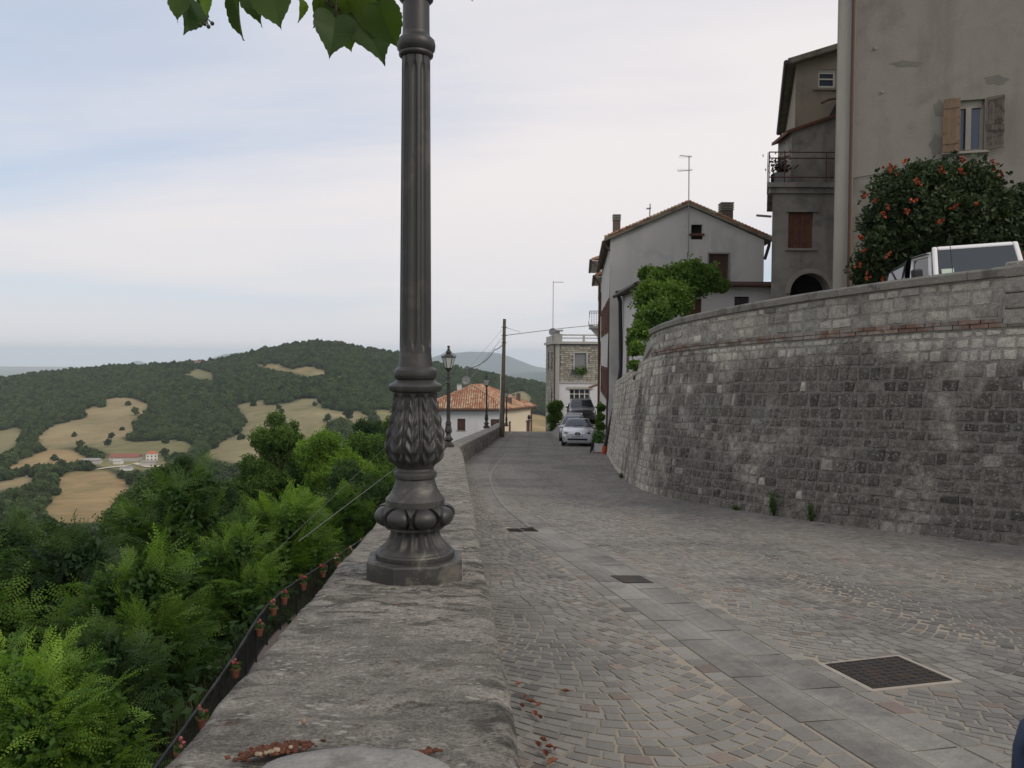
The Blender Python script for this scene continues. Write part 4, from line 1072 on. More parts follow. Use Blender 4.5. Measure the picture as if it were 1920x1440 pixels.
# pots on the balcony
cb = FL.p(.32, z_slab + .14, -.5); tb = thing('balcony_planter', 'grey tub with a dry brown shrub standing in the corner of the rusty balcony', 'planter', cb)
mb = MB(); mb.box(cb.x - .18, cb.x + .2, cb.y - .2, cb.y + .2, cb.z, cb.z + .45); mb.build('tub', M['pipe_grey'], tb, bevel=.02)
mb = MB()
for k in range(260):
    q = cb + Vector((random.gauss(.12, .16), random.gauss(0, .12), .5 + abs(random.gauss(0, .28)))); d = Vector((random.gauss(0, 1), random.gauss(0, 1), random.gauss(0, 1))).normalized() * .06; e = d.orthogonal().normalized() * .05; mb.quad(q - d, q + e, q + d, q - e, random.uniform(-.4, .3))
M['drybush'] = surf('dry_shrub', (.075, .045, .03), .9, .3); mb.build('shrub', M['drybush'], tb, kind='stuff')

# ---------------------------------------------------------------- gable house
YG = 36.0; gx0 = P(1143, 600, YG).x; gx1 = P(1432, 500, YG).x; FG = Face((gx0, YG), (1, 0)); GW = gx1 - gx0
gz0 = FG.px(1146, 448)[1]; gz1 = FG.px(1430, 448)[1]; ridge_u, ridge_z = FG.px(1290, 386)
gab = thing('gable_house', 'grey rendered gable-end house with two chimneys and a tall aerial on its ridge', 'house', (gx0, YG, roadz(YG)))
w1 = FG.rect(1296, 421, 1317, 438); w2 = FG.rect(1329, 476, 1366, 532); gbase = roadz(YG) - .3
mb = MB(); wall_open(mb, FG, 0, GW, gbase, gz0, [w1 if w1[3] < gz0 else (w1[0], w1[1], w1[2], w1[3]), w2], .18)
mb2 = [FG.p(0, gz0), FG.p(w1[0], gz0), FG.p(w1[0], gz0)]
# gable triangle with the small attic window cut out (window spans the eaves line)
def tri_top(u): return gz0 + (ridge_z - gz0) * (u / ridge_u if u < ridge_u else (GW - u) / (GW - ridge_u))
cuts = sorted({0, ridge_u, GW, w1[0], w1[1]})
for a, b in zip(cuts, cuts[1:]):
    lo = gz0
    if a >= w1[0] - 1e-6 and b <= w1[1] + 1e-6:
        lo = max(gz0, w1[3])
    mb.quad(FG.p(a, lo), FG.p(b, lo), FG.p(b, tri_top(b)), FG.p(a, tri_top(a)))
FGs = Face((gx0 + 1.0, YG + 12.5), (-1.0, -12.5)); GL = math.hypot(1, 12.5)
sops = []
for k, uu in enumerate((2.0, 5.2, 8.6, 11.0)):
    for zz in (-2.0, 1.1): sops.append((uu, uu + .9, zz, zz + 1.5))
wall_open(mb, FGs, 0, GL, gbase - 1.2, gz0, sops, .15)
mb.quad((gx1, YG, gbase), (gx1 + .5, YG + 12, gbase), (gx1 + .5, YG + 12, gz1), (gx1, YG, gz1)); mb.build('wall', M['render_grey'], gab)
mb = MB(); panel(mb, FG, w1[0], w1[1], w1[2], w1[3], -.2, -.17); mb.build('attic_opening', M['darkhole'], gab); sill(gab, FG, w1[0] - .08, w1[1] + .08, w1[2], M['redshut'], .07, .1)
shutter(gab, FG, w2[0] + .01, (w2[0] + w2[1]) / 2 - .004, w2[2], w2[3] - .01, -.14, M['brown'], 3); shutter(gab, FG, (w2[0] + w2[1]) / 2 + .004, w2[1] - .01, w2[2], w2[3] - .01, -.14, M['brown'], 3)
mb = MB()
for q in ((w2[0] - .07, w2[0], w2[2], w2[3] + .06), (w2[1], w2[1] + .07, w2[2], w2[3] + .06), (w2[0], w2[1], w2[3], w2[3] + .06)): panel(mb, FG, *q, -.05, .015)
mb.build('surround', M['chimcap'], gab)
for o in sops:
    m = (o[0] + o[1]) / 2; mb = MB(); panel(mb, FGs, *o, -.15, -.13); mb.build('window_dark', M['glass'], gab)
    shutter(gab, FGs, o[0] - .46, o[0] - .01, o[2], o[3], .02, M['redshut'], 3); shutter(gab, FGs, o[1] + .01, o[1] + .46, o[2], o[3], .02, M['redshut'], 3)
rt = .2; ov = .35
def slab3(t, a, b, c, d, th, mat, name): m_ = MB(); m_.prism([a, b, c, d], (0, 0, th)); return m_.build(name, mat, t)
sl = (ridge_z - gz0) / ridge_u; sr = (ridge_z - gz1) / (GW - ridge_u)
A = FG.p(-.28, gz0 - sl * .28, .18); B = FG.p(ridge_u, ridge_z, .18); C_ = FG.p(GW + .3, gz1 - sr * .3, .18); back = Vector((1.0, 12.5, 0))
roofp = slab3(gab, A, B, B + back, A + back, .17, M['roofedge'], 'roof'); slab3(gab, B + Vector((.002, 0, .0)), C_, C_ + back, B + back, .17, M['roofedge'], 'roof')
# barrel tiles along the verge show as small bumps
mb = MB()
for (a, b, n_) in ((A, B, 24), (B, C_, 24)):
    for k in range(n_):
        p = a.lerp(b, (k + .1) / n_) + Vector((0, .05, .18)); q = a.lerp(b, (k + 1.0) / n_) + Vector((0, .05, .16)); mb.tube([p, q], [.085, .07], 7, tint=random.uniform(-.3, .3))
mb.build('verge_tiles', M['rooftile'], roofp, kind='stuff')
def chimney(t, px, pytop, pybot, Y, wpx, par, caps=4):
    a = P(px - wpx / 2, pybot, Y); b = P(px + wpx / 2, pytop, Y); w_ = b.x - a.x; h = b.z - a.z; mb = MB(); mb.box(a.x + w_ * .06, b.x - w_ * .06, Y, Y + w_ * .9, a.z - .6, a.z + h * .45); c = mb.build('chimney', M['chim'], t)
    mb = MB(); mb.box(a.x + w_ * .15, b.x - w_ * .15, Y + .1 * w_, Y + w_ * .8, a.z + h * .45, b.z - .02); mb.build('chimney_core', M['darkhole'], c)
    for k in range(caps):
        z = a.z + h * (.48 + .52 * k / caps); mb = MB(); mb.box(a.x, b.x, Y - .03, Y + w_ * .93, z, z + h * .075 * (1.3 if k == caps - 1 else 1)); mb.build('chimney_slat', M['chimcap'], c, bevel=.01)
chimney(gab, 1157, 401, 424, 40, 15, roofp); chimney(gab, 1364, 378, 408, 38.5, 25, roofp)
def aerial(t, base, top, arms, name='aerial', r=.022):
    mb = MB(); mb.tube([base, top], r, 6)
    for (f, dx, L) in arms:
        q = Vector(base).lerp(Vector(top), f); mb.tube([q - Vector((L * .8, .0, -.06 * dx)), q + Vector((L * .25, 0, 0))], r * .7, 5)
        for k in range(6): e = q - Vector((L * .8 - L * k * .19, 0, 0)); mb.tube([e - Vector((0, .22, 0)), e + Vector((0, .22, 0))], r * .4, 4)
    return mb.build(name, M['pipe_grey'], t)
ab = FG.p(ridge_u, ridge_z - 2.1, .22); aerial(gab, ab, P(1292, 293, YG - .2), ((.995, 1, .5), (.86, -1, .6)))
aerial(gab, P(1218, 412, 40), P(1219, 382, 40), ((.7, 0, .2),), r=.03)
pipe(gab, [FG.p(ridge_u + .0, ridge_z - 2.0, .04), FG.p(ridge_u - .05, -.8, .04)], .022, M['pipe_grey'], 'wall_conduit')
gu = FG.px(1430, 452)[0]; pipe(gab, [FG.p(GW + .2, gz1 - .12, .1), FG.p(GW + .2, gz1 - .3, .05), FG.p(GW + .02, gz1 - .9, .06)], .07, M['pipe_dark'], 'gutter')
pipe(gab, [A + Vector((-.02, .1, -.03)), A + back + Vector((-.02, 0, -.03))], .085, M['pipe_brown'], 'gutter')
pipe(gab, [A + Vector((.0, .2, -.1)), A + Vector((.35, .25, -.45)), Vector((gx0 - .09, YG + .15, roadz(YG) + .1))], .05, M['pipe_brown'])

# ---------------------------------------------------------------- row houses along the road
def row_house(name, lab, y0, y1, x0, x1, ztop, wallm, ov=.5, balcony=False):
    t = thing(name, lab, 'house', (x0, y0, roadz(y0))); Fs = Face((x1, y1), (x0 - x1, y0 - y1)); L = math.hypot(x1 - x0, y1 - y0); ops = []
    for u in (L * .18, L * .62):
        for z in (ztop - 2.3, ztop - 5.3): ops.append((u, u + .85, z, z + 1.45))
    mb = MB(); wall_open(mb, Fs, 0, L, roadz(y0) - 2, ztop, ops, .15); Ff = Face((x0, y0), (1, 0)); wall_open(mb, Ff, 0, 7, roadz(y0) - 2, ztop); mb.build('wall', wallm, t)
    for o in ops:
        mb = MB(); panel(mb, Fs, *o, -.15, -.13); mb.build('window_dark', M['glass'], t)
        for a in ((o[0] - .44, o[0] - .01), (o[1] + .01, o[1] + .44)): shutter(t, Fs, *a, o[2], o[3], .02, M['redshut'], 3)
    a = Fs.p(-.2, ztop, ov); b = Fs.p(L + .0, ztop, ov); up = Vector((3.6, 0, 1.25)); rf = slab3(t, b, b + up, a + up, a, .16, M['rooftile'], 'roof')
    mb = MB(); mb.prism([Fs.p(-.2, ztop - .03, ov - .03), Fs.p(L - .02, ztop - .03, ov - .03), Fs.p(L - .02, ztop - .03, 0), Fs.p(-.2, ztop - .03, 0)], (0, 0, .05)); mb.build('soffit', M['annex_white'], t)
    pipe(t, [a + Vector((-.06, 0, .02)), b + Vector((-.06, 0, .02))], .08, M['pipe_dark'], 'gutter'); c = Fs.p(L - .1, ztop, .1); pipe(t, [b + Vector((-.03, .15, 0)), c + Vector((0, .1, -.5)), Vector((c.x, c.y + .1, roadz(y0)))], .05, M['pipe_brown'])
    return t, Fs, L
row_house('row_house', 'cream road-side house with red shutters and dark gutter behind the gable house', 48.8, 54.8, 5.32, 5.85, P(1127, 522, 50).z, M['hipcream'], .42)
t3, F3, L3 = row_house('row_house', 'pale road-side house with wide eaves and a small iron balcony beside the parked van', 55.2, 63, 5.95, 6.62, P(1120, 494, 57).z, M['annex_white'], .65)
bz = P(1120, 612, 58).z; mb = MB(); panel(mb, F3, L3 - 4.2, L3 - 1.6, bz - .18, bz, -.02, .75); bslab = mb.build('balcony_slab', M['annex_white'], t3)
mb = MB(); 
for z in (bz + .06, bz + 1.02): mb.tube([F3.p(L3 - 4.2, z, 0), F3.p(L3 - 4.2, z, .72), F3.p(L3 - 1.6, z, .72), F3.p(L3 - 1.6, z, 0)], .022, 5)
for k in range(19):
    p = F3.p(L3 - 4.2 + 2.6 * k / 18, bz, .72); mb.tube([p, p + Vector((0, 0, .3)) + F3.n * .06, p + Vector((0, 0, .65)), p + Vector((0, 0, 1.02))], .011, 4)
for k in range(6):
    p = F3.p(L3 - 1.6, bz, .12 * k); mb.tube([p, p + Vector((0, 0, 1.02))], .011, 4)
mb.build('balcony_railing', M['black'], bslab)
mb = MB(); q = F3.p(L3 - 2.0, bz - .18, .0); mb.prism([q, q + F3.n * .7, q + Vector((0, 0, -.8))], F3.u * .15); mb.build('balcony_bracket', M['annex_white'], bslab)
# little tiled porch roof
q = F3.p(L3 - .5, P(1128, 722, 56).z, 0); mb = MB(); mb.prism([q, q + F3.n * .75 + Vector((0, 0, -.25)), q + F3.n * .75 + Vector((0, 0, -.17)), q + Vector((0, 0, .1))], F3.u * -2.0); mb.build('porch_roof', M['rooftile'], t3)

# ---------------------------------------------------------------- whitewashed annex
YA = 30.2; ax0 = P(1206, 600, YA).x; ax1 = P(1478, 550, YA).x; FA = Face((ax0, YA), (1, 0)); AW = ax1 - ax0 + .3
az = FA.px(1300, 536)[1]; annex = thing('annex', 'low whitewashed annex with flat brown-edged roof and leafy vine in front of the gable house', 'house', (ax0, YA, 0))
wa = FA.rect(1377, 556, 1405, 574); da = FA.rect(1277, 560, 1316, 600)
mb = MB(); wall_open(mb, FA, 0, AW, -1.4, az, [wa, (da[0], da[1], -1.3, da[3])], .2)
FAs = Face((P(1166, 640, 35.4).x, 35.4), (ax0 - P(1166, 640, 35.4).x, YA - 35.4)); AL = (FA.o - FAs.o).length; wsd = (1.2, 2.0, -.8, 1.2)
wall_open(mb, FAs, 0, AL, -1.6, az, [wsd], .1); mb.quad(FAs.p(0, -1.6), FAs.p(0, -1.6) + Vector((1, 0, 0)), FAs.p(0, az) + Vector((1, 0, 0)), FAs.p(0, az)); mb.build('wall', M['annex_white'], annex)
mb = MB(); panel(mb, FA, da[0], da[1], -1.3, da[3], -.2, -.15); mb.build('door', M['brown'], annex)
window(annex, FA, wa, M['brown'], M['glass'], .1, 1); mb = MB(); panel(mb, FAs, *wsd, -.1, -.05); mb.build('side_door', M['brown'], annex)
mb = MB(); ze = az - .02; r0 = FA.p(-.28, ze, .3); r1 = FA.p(AW + .1, ze, .3); r3 = FAs.p(-.1, ze - .0, .28); mb.prism([r0, r1, r1 + Vector((0, 5.6, .5)), Vector((r3.x, r3.y, ze))], (0, 0, .16)); mb.build('roof', M['brown'], annex)
pipe(annex, [r0 + Vector((-.06, .0, .04)), r3 + Vector((-.06, 0, .0))], .08, M['pipe_dark'], 'gutter'); pipe(annex, [r0 + Vector((0, -.06, .06)), r1 + Vector((0, -.06, .02))], .08, M['brown'], 'gutter')
ga = P(1158, 556, 35.2); pipe(annex, [P(1157, 546, 34.8), P(1163, 566, 35.0), P(1164, 690, 35.2), P(1157, 742, 35.3), P(1134, 838, 35.6)], .085, M['pipe_dark'])
mb = MB(); mb.tube([P(1134.2, 836, 35.56), P(1131.8, 853, 35.6)], .11, 10); M['redplastic'] = surf('red_plastic', (.42, .075, .04), .5, .15, 5); mb.build('pipe_foot', M['redplastic'], annex, smooth=True, autosmooth=40)
pipe(annex, [FA.p(AW - .55, az, .2), FA.p(AW - .6, az - .35, .12), FA.p(AW - .8, az - 1.4, .08)], .07, M['pipe_dark'])

# ---------------------------------------------------------------- stone house at the end of the street
YS = 66.0; sx0 = P(1041, 700, YS).x; FSH = Face((sx0, YS), (1, 0)); SW = 5.6
zc = FSH.px(1080, 645)[1]; zf = FSH.px(1080, 716)[1]; zg = roadz(YS) - .3; zt2 = FSH.px(1080, 625)[1]
st = thing('stone_house', 'house with stone-clad upper floor, white ground floor and roof terrace at the street end', 'house', (sx0, YS, zg))
w1 = FSH.rect(1077, 662, 1100, 692); w2 = FSH.rect(1067, 729, 1106, 762)
M['clad'] = surf('cladding_stone', (.36, .34, .29), .9, .25, 1, fine=.2, bscale=30); M['clad_mortar'] = surf('cladding_mortar', (.16, .155, .145), .95, .15, 2); M['trim'] = surf('pale_trim', (.42, .41, .38), .9, .15, 2)
mb = MB(); wall_open(mb, FSH, 0, SW, zf, zc, [w1], .12); FSs = Face((P(1024, 700, 74).x, 74), (sx0 - P(1024, 700, 74).x, YS - 74)); SL = (FSH.o - FSs.o).length
so = [(2.0, 3.0, zf + 1.0, zf + 2.4), (5.0, 6.0, zf + 1.0, zf + 2.4), (5.0, 6.0, zf - 2.0, zf - .6)]
wall_open(mb, FSs, 0, SL, zg - 2, zc, so, .12); mb.build('upper_wall', M['clad_mortar'], st)
mb = MB(); wall_open(mb, FSH, 0, SW, zg, zf, [w2], .15); mb.build('ground_floor_wall', M['housewhite'], st)
for Fq, L_, z0q, ops_, nm in ((FSH, SW, zf, [w1], 'stone_cladding'), (FSs, SL, zg, so, 'stone_cladding')):
    mb = MB(); z = z0q + .03
    while z < zc - .1:
        h = random.uniform(.14, .2); u = (.36 if Fq is FSH else .05) + random.uniform(0, .1)
        while u < L_ - (.0 if Fq is FSH else .3):
            l = random.uniform(.22, .45)
            if not any(o[0] - .1 < u + l / 2 < o[1] + .1 and o[2] - .12 < z + h / 2 < o[3] + .05 for o in ops_): panel(mb, Fq, u, u + l - .035, z, z + h - .035, -.02, random.uniform(.02, .05), random.uniform(-.3, .35))
            u += l
        z += h
    mb.build(nm, M['clad'], st, kind='stuff')
mb = MB(); panel(mb, FSH, -.03, .34, zg, zc, -.05, .06); mb.build('corner_pilaster', M['trim'], st); mb = MB(); panel(mb, FSH, .34, SW, zf - .12, zf + .02, -.05, .06); mb.build('string_course', M['trim'], st)
mb = MB(); panel(mb, FSs, 0, SL, zc, zc + .2, -.2, .22); panel(mb, FSH, -.22, SW, zc, zc + .2, -.2, .22); mb.build('cornice', M['trim'], st)
mb = MB(); panel(mb, FSH, w1[0] + .02, w1[1] - .02, w1[2], w1[3], -.1, -.06)
for k in range(14): z = w1[2] + (w1[3] - w1[2]) * k / 14; panel(mb, FSH, w1[0] + .02, w1[1] - .02, z + .01, z + .085, -.06, -.045)
mb.build('roller_shutter', M['pipe_grey'], st)
mb = MB()
for q in ((w1[0] - .1, w1[0], w1[2] - .05, w1[3] + .12), (w1[1], w1[1] + .1, w1[2] - .05, w1[3] + .12), (w1[0], w1[1], w1[3], w1[3] + .12)): panel(mb, FSH, *q, -.05, .07)
mb.build('surround', M['trim'], st); sill(st, FSH, w1[0] - .15, w1[1] + .15, w1[2], M['trim'], .15, .08)
c = FSH.p((w1[0] + w1[1]) / 2, w1[2], .22); fb = thing('window_box', 'small box of green plants on the sill of the roller-shuttered window', 'planter', c); mb = MB(); mb.box(c.x - .45, c.x + .45, c.y - .1, c.y + .1, c.z - .2, c.z - .02); mb.build('box', M['brown'], fb)
mb = MB()
for k in range(260):
    q = c + Vector((random.uniform(-.5, .5), random.uniform(-.2, .1), random.gauss(-.12, .17))); d = Vector((random.gauss(0, 1), random.gauss(0, 1), random.gauss(0, 1))).normalized() * .07; e = d.orthogonal().normalized() * .06; mb.quad(q - d, q + e, q + d, q - e, random.random())
mb.build('plants', M['gerleaf'], fb, kind='stuff')
window(st, FSH, w2, M['frame_white'], M['glass'], .1, 3, (.36, .7), .08); mb = MB(); panel(mb, FSH, w2[0] - .15, w2[1] + .25, w2[3], w2[3] + .18, -.05, .1); mb.build('lintel', M['trim'], st)
for o in so: mb = MB(); panel(mb, FSs, *o, -.12, -.08); mb.build('side_window', M['brown'], st)
pipe(st, [FSH.p(-.06, zc, .1), FSH.p(-.06, zg, .1)], .05, M['pipe_brown'])
# roof terrace: corner pedestal, rails
def zpx(y): return FSH.px(1080, y)[1]
mb = MB(); panel(mb, FSH, -.05, .55, zc + .2, zpx(626), -.5, .1); mb.build('terrace_pedestal', M['trim'], st, bevel=.02); mb = MB(); panel(mb, FSH, -.1, .6, zpx(621.5), zpx(618.5), -.6, .2); mb.build('pedestal_cap', M['trim'], st)
mb = MB(); panel(mb, FSH, .0, .35, zpx(626), zpx(621.5), -.35, .0); mb.build('pedestal_neck', M['trim'], st)
for (y0, y1) in ((629.5, 627), (635, 633)): mb = MB(); panel(mb, FSH, .55, SW, zpx(y0), zpx(y1), -.1, .05); mb.build('terrace_rail', M['trim'], st)
for u in (2.2, 3.9): mb = MB(); panel(mb, FSH, u, u + .18, zc + .2, zpx(629.5), -.1, .04); mb.build('terrace_post', M['trim'], st)
mb = MB(); panel(mb, FSs, 0, SL - .6, zc + .2, zpx(628), -.12, .02)
mb.build('terrace_parapet', M['trim'], st)
mb = MB(); mb.quad((sx0, YS, zc + .19), (sx0 + SW, YS, zc + .19), (sx0 + SW, YS + 8, zc + .19), (sx0 - .5, YS + 8, zc + .19)); mb.build('terrace_floor', M['trim'], st)
aerial(st, P(1036.5, 640, 67), P(1037.5, 527, 67), (), 'aerial_mast', .03); mb = MB(); q = P(1037, 529, 67); mb.tube([q, q + Vector((.85, 0, 0))], .025, 5); mb.build('aerial_arm', M['pipe_grey'], st)
def dish(t, c, r, d):
    d = Vector(d).normalized(); a = d.orthogonal().normalized(); b = d.cross(a); mb = MB(); K = 20; rings = [(0.02, -.18), (.5, -.14), (.8, -.07), (1.0, 0)]; base = len(mb.v)
    for (f, h) in rings:
        for k in range(K): th = 2 * PI * k / K; mb.v.append(tuple(Vector(c) + (a * math.cos(th) + b * math.sin(th)) * r * f + d * h * r))
    for i in range(3):
        for k in range(K): mb.f.append([i * K + k, i * K + (k + 1) % K, (i + 1) * K + (k + 1) % K, (i + 1) * K + k]); mb.t.append(0)
    mb.tube([Vector(c) - b * r * .9, Vector(c) + d * r * .7], r * .04, 5); mb.tube([Vector(c) - d * r * .18, Vector(c) - d * r * .35 - Vector((0, 0, r * .2)), Vector(c) - d * r * .35 - Vector((0, 0, r * 1.8))], r * .05, 6)
    mb.ball(Vector(c) + d * r * .7, r * .1); return mb.build('satellite_dish', M['pipe_grey'], t, smooth=True, autosmooth=60)
dish(st, P(1036, 622, 66.8), .32, (-.35, -1, .3))
# fence stub by the vine
mb = MB(); q0 = P(1054, 775, 65); mb.tube([(q0.x, q0.y, zg), q0], .03, 6); o = mb.build('thin_post', M['pipe_grey']); tag(o, 'thin grey metal post standing beside the creeper at the stone house corner', 'post')

# ---------------------------------------------------------------- lower white house with hipped tile roof
hz = -5.45; c0 = P(951, 767, 84.5); c1 = P(1003, 760, 89.5); cl_ = Vector((-9.1, 84.5, 0)); hip = thing('lower_house', 'white house with hipped terracotta tile roof standing below the end of the parapet', 'house', (-5, 88, -12))
FH = Face((cl_.x, 84.5), (1, 0)); HW = c0.x - .25 - cl_.x; FH2 = Face((c0.x - .25, 84.5), (c1 - c0).xy); H2 = (Vector((c1.x, c1.y, 0)) - Vector((c0.x, c0.y, 0))).length - .3
hw1 = FH.rect(857.5, 785, 872.5, 807); hw2 = FH.rect(920, 786, 936, 806)
mb = MB(); wall_open(mb, FH, 0, HW, -14, hz, [hw1, hw2], .12); mb.build('front_wall', M['hipwall'], hip)
hd = FH2.rect(987, 790, 994, 815); hs_ = FH2.rect(954, 790, 958, 812)
mb = MB(); wall_open(mb, FH2, 0, H2, -14, hz, [(hd[0], hd[1], -9, hd[3]), (hs_[0], hs_[1], -9, hs_[3])], .12); mb.build('side_wall', M['hipcream'], hip)
for o in (hw1, hw2): 
    m = (o[0] + o[1]) / 2; shutter(hip, FH, o[0], m - .005, o[2], o[3], -.1, M['brown'], 3); shutter(hip, FH, m + .005, o[1], o[2], o[3], -.1, M['brown'], 3); sill(hip, FH, o[0] - .1, o[1] + .1, o[2], M['chimcap'], .06, .06)
for o in (hd, hs_): mb = MB(); panel(mb, FH2, o[0], o[1], -9, o[3], -.12, -.1); mb.build('door', M['brown'], hip)
mb = MB(); panel(mb, FH2, hd[0] - .12, hd[1] + .12, hd[3], hd[3] + .12, -.02, .05); mb.ball(FH2.p((hd[0] + hd[1]) / 2, hd[3] + .45, .1), .2, (1, 1, 1.3)); mb.build('door_lamp', M['black'], hip)
ap = P(886, 723, 89.5); rdir = Vector((c1.x - c0.x, c1.y - c0.y + .0, 0)).normalized(); e = [Vector((cl_.x - .4, 84.0, hz)), Vector((c0.x, 84.05, hz)), Vector((c1.x + .1, c1.y, hz)), Vector((c1.x - 5.5, 96, hz)), Vector((cl_.x - .4, 95, hz))]
rdir = (e[2] - e[1]).normalized(); ap2 = ap + rdir * 2.2
mb = MB(); mb.add([*e, ap, ap2], [(0, 1, 5), (1, 2, 6, 5), (2, 3, 6), (3, 4, 5, 6), (4, 0, 5)]); mb.add([*e], [(4, 3, 2, 1, 0)]); hr = mb.build('roof', M['rooftile'], hip)
M['tile_a'] = surf('clay_tile', (.33, .14, .075), .9, .3, 2, tintc=(.46, .37, .26), fine=.2, bscale=14)
def tiles(t, pa, pb, pc, pd, nm):       # eave pa->pb, top pd<-pc ; rows of half-round tiles
    mb = MB(); pa, pb, pc, pd = map(Vector, (pa, pb, pc, pd)); n = ((pb - pa).cross(pd - pa)).normalized(); 
    if n.z < 0: n = -n
    ud = (pb - pa).normalized(); up = n.cross(ud); 
    if up.z < 0: up = -up
    Ltot = (pb - pa).length; Hh = (pd - pa).dot(up); nr = int(Hh / .38)
    for r in range(nr + 1):
        h0 = r * .38; f = h0 / Hh if Hh else 0; ua = (pd - pa).dot(ud) * f; ub = Ltot + ((pc - pb).dot(ud)) * f; u = math.ceil(ua / .24) * .24
        while u < ub - .1:
            p = pa + ud * (u + random.uniform(-.01, .01)) + up * (h0 - .04) + n * .02; q = p + up * .44 + n * .025
            tn = random.random() ** 1.6; w_ = .105
            ring = lambda c_, s_: [c_ + ud * (w_ * s_ * math.cos(a)) + n * (.085 * s_ * math.sin(a)) for a in (0, PI / 4, PI / 2, 3 * PI / 4, PI)]
            A_, B_ = ring(p + n * .03, 1), ring(q, .82); mb.add(A_ + B_, [(k, k + 1, k + 6, k + 5) for k in range(4)] + [(0, 1, 2, 3, 4)], tn); u += .24
    return mb.build(nm, M['tile_a'], t, kind='stuff')
tiles(hr, e[0], e[1], ap + Vector((.01, 0, 0)), ap, 'tile_courses'); tiles(hr, e[4], e[0], ap, ap, 'tile_courses'); tiles(hr, e[1], e[2], ap2, ap, 'tile_courses'); tiles(hr, e[2], e[3], ap2, ap2 + Vector((0, .01, 0)), 'tile_courses')
mb = MB(); 
for a, b in ((e[1], ap), (e[2], ap2), (ap, ap2), (e[0], ap)): mb.tube([a + Vector((0, 0, .06)), b + Vector((0, 0, .06))], .11, 8)
mb.build('ridge_tiles', M['rooftile'], hr, smooth=True)
pipe(hip, [e[0] + Vector((0, -.05, -.08)), e[1] + Vector((0, -.05, -.08))], .1, M['pipe_brown'], 'gutter'); pipe(hip, [e[1] + Vector((0, -.05, -.08)), e[2] + Vector((.05, 0, -.08))], .1, M['pipe_brown'], 'gutter'); pipe(hip, [e[2] + Vector((-.1, -.1, -.1)), FH2.p(H2 - .1, hz - .5, .1), FH2.p(H2 - .1, -12, .1)], .07, M['pipe_brown'])
dish(hip, P(874, 713, 86.5), .45, (-.25, -1, .3)); aerial(hip, P(875, 722, 86.5), P(876, 688, 86.5), ((.9, 0, .45), (.3, 0, .45)), r=.025)
def chim2(px, y0, y1, Y, wpx, wm, top=True):
    a = P(px - wpx / 2, y1, Y); b = P(px + wpx / 2, y0, Y); mb = MB(); mb.box(a.x, b.x, Y, Y + (b.x - a.x), a.z - .8, b.z - .12); c_ = mb.build('chimney', wm, hip)
    for k in range(3):
        x = a.x + (b.x - a.x) * (k + .5) / 3; m_ = MB(); m_.box(x - .06, x + .06, Y + .02, Y + (b.x - a.x) - .02, b.z - .12, b.z - .03); m_.build('chimney_leg', wm, c_)
    m_ = MB(); m_.box(a.x - .05, b.x + .05, Y - .05, Y + (b.x - a.x) + .05, b.z - .03, b.z + .06); m_.build('chimney_cap', M['chimcap'], c_)
chim2(954, 745, 765, 86.5, 12, M['chim']); chim2(972, 737, 757, 89, 8, M['chim']); chim2(861, 721, 736, 91, 8, M['hipwall'])
# ================================================================== VEHICLES
M['silver'] = surf('silver_paint', (.52, .53, .55), .28, .03, 3, metal=.55, spec=.5, coat=.6, coord='object')
M['grey_paint'] = surf('grey_paint', (.20, .20, .20), .3, .03, 3, metal=.4, coat=.6, coord='object')
M['dark_paint'] = surf('dark_paint', (.045, .045, .05), .3, .03, 3, metal=.3, coat=.6, coord='object')
M['white_car'] = surf('white_car_paint', (.72, .72, .72), .35, .03, 3, coat=.4, coord='object')
M['tyre'] = surf('tyre_rubber', (.02, .02, .02), .85, .1, coord='object'); M['alloy'] = surf('alloy_rim', (.4, .4, .41), .4, .05, metal=.7, coord='object')
M['carglass'] = glassy('car_glass', (.025, .032, .036), .03); M['plastic'] = surf('black_plastic', (.02, .02, .021), .55, .1, coord='object')
M['headlamp'] = glassy('headlamp_lens', (.38, .38, .38), .08); M['plate'] = surf('plate_white', (.7, .7, .72), .5, .02, coord='object'); M['plateblue'] = surf('plate_blue', (.03, .06, .3), .5, .02, coord='object'); M['chrome'] = surf('chrome', (.65, .65, .66), .15, .02, metal=1.0, coord='object')
M['print'] = surf('plate_print', (.05, .05, .06), .6, .02, coord='object')

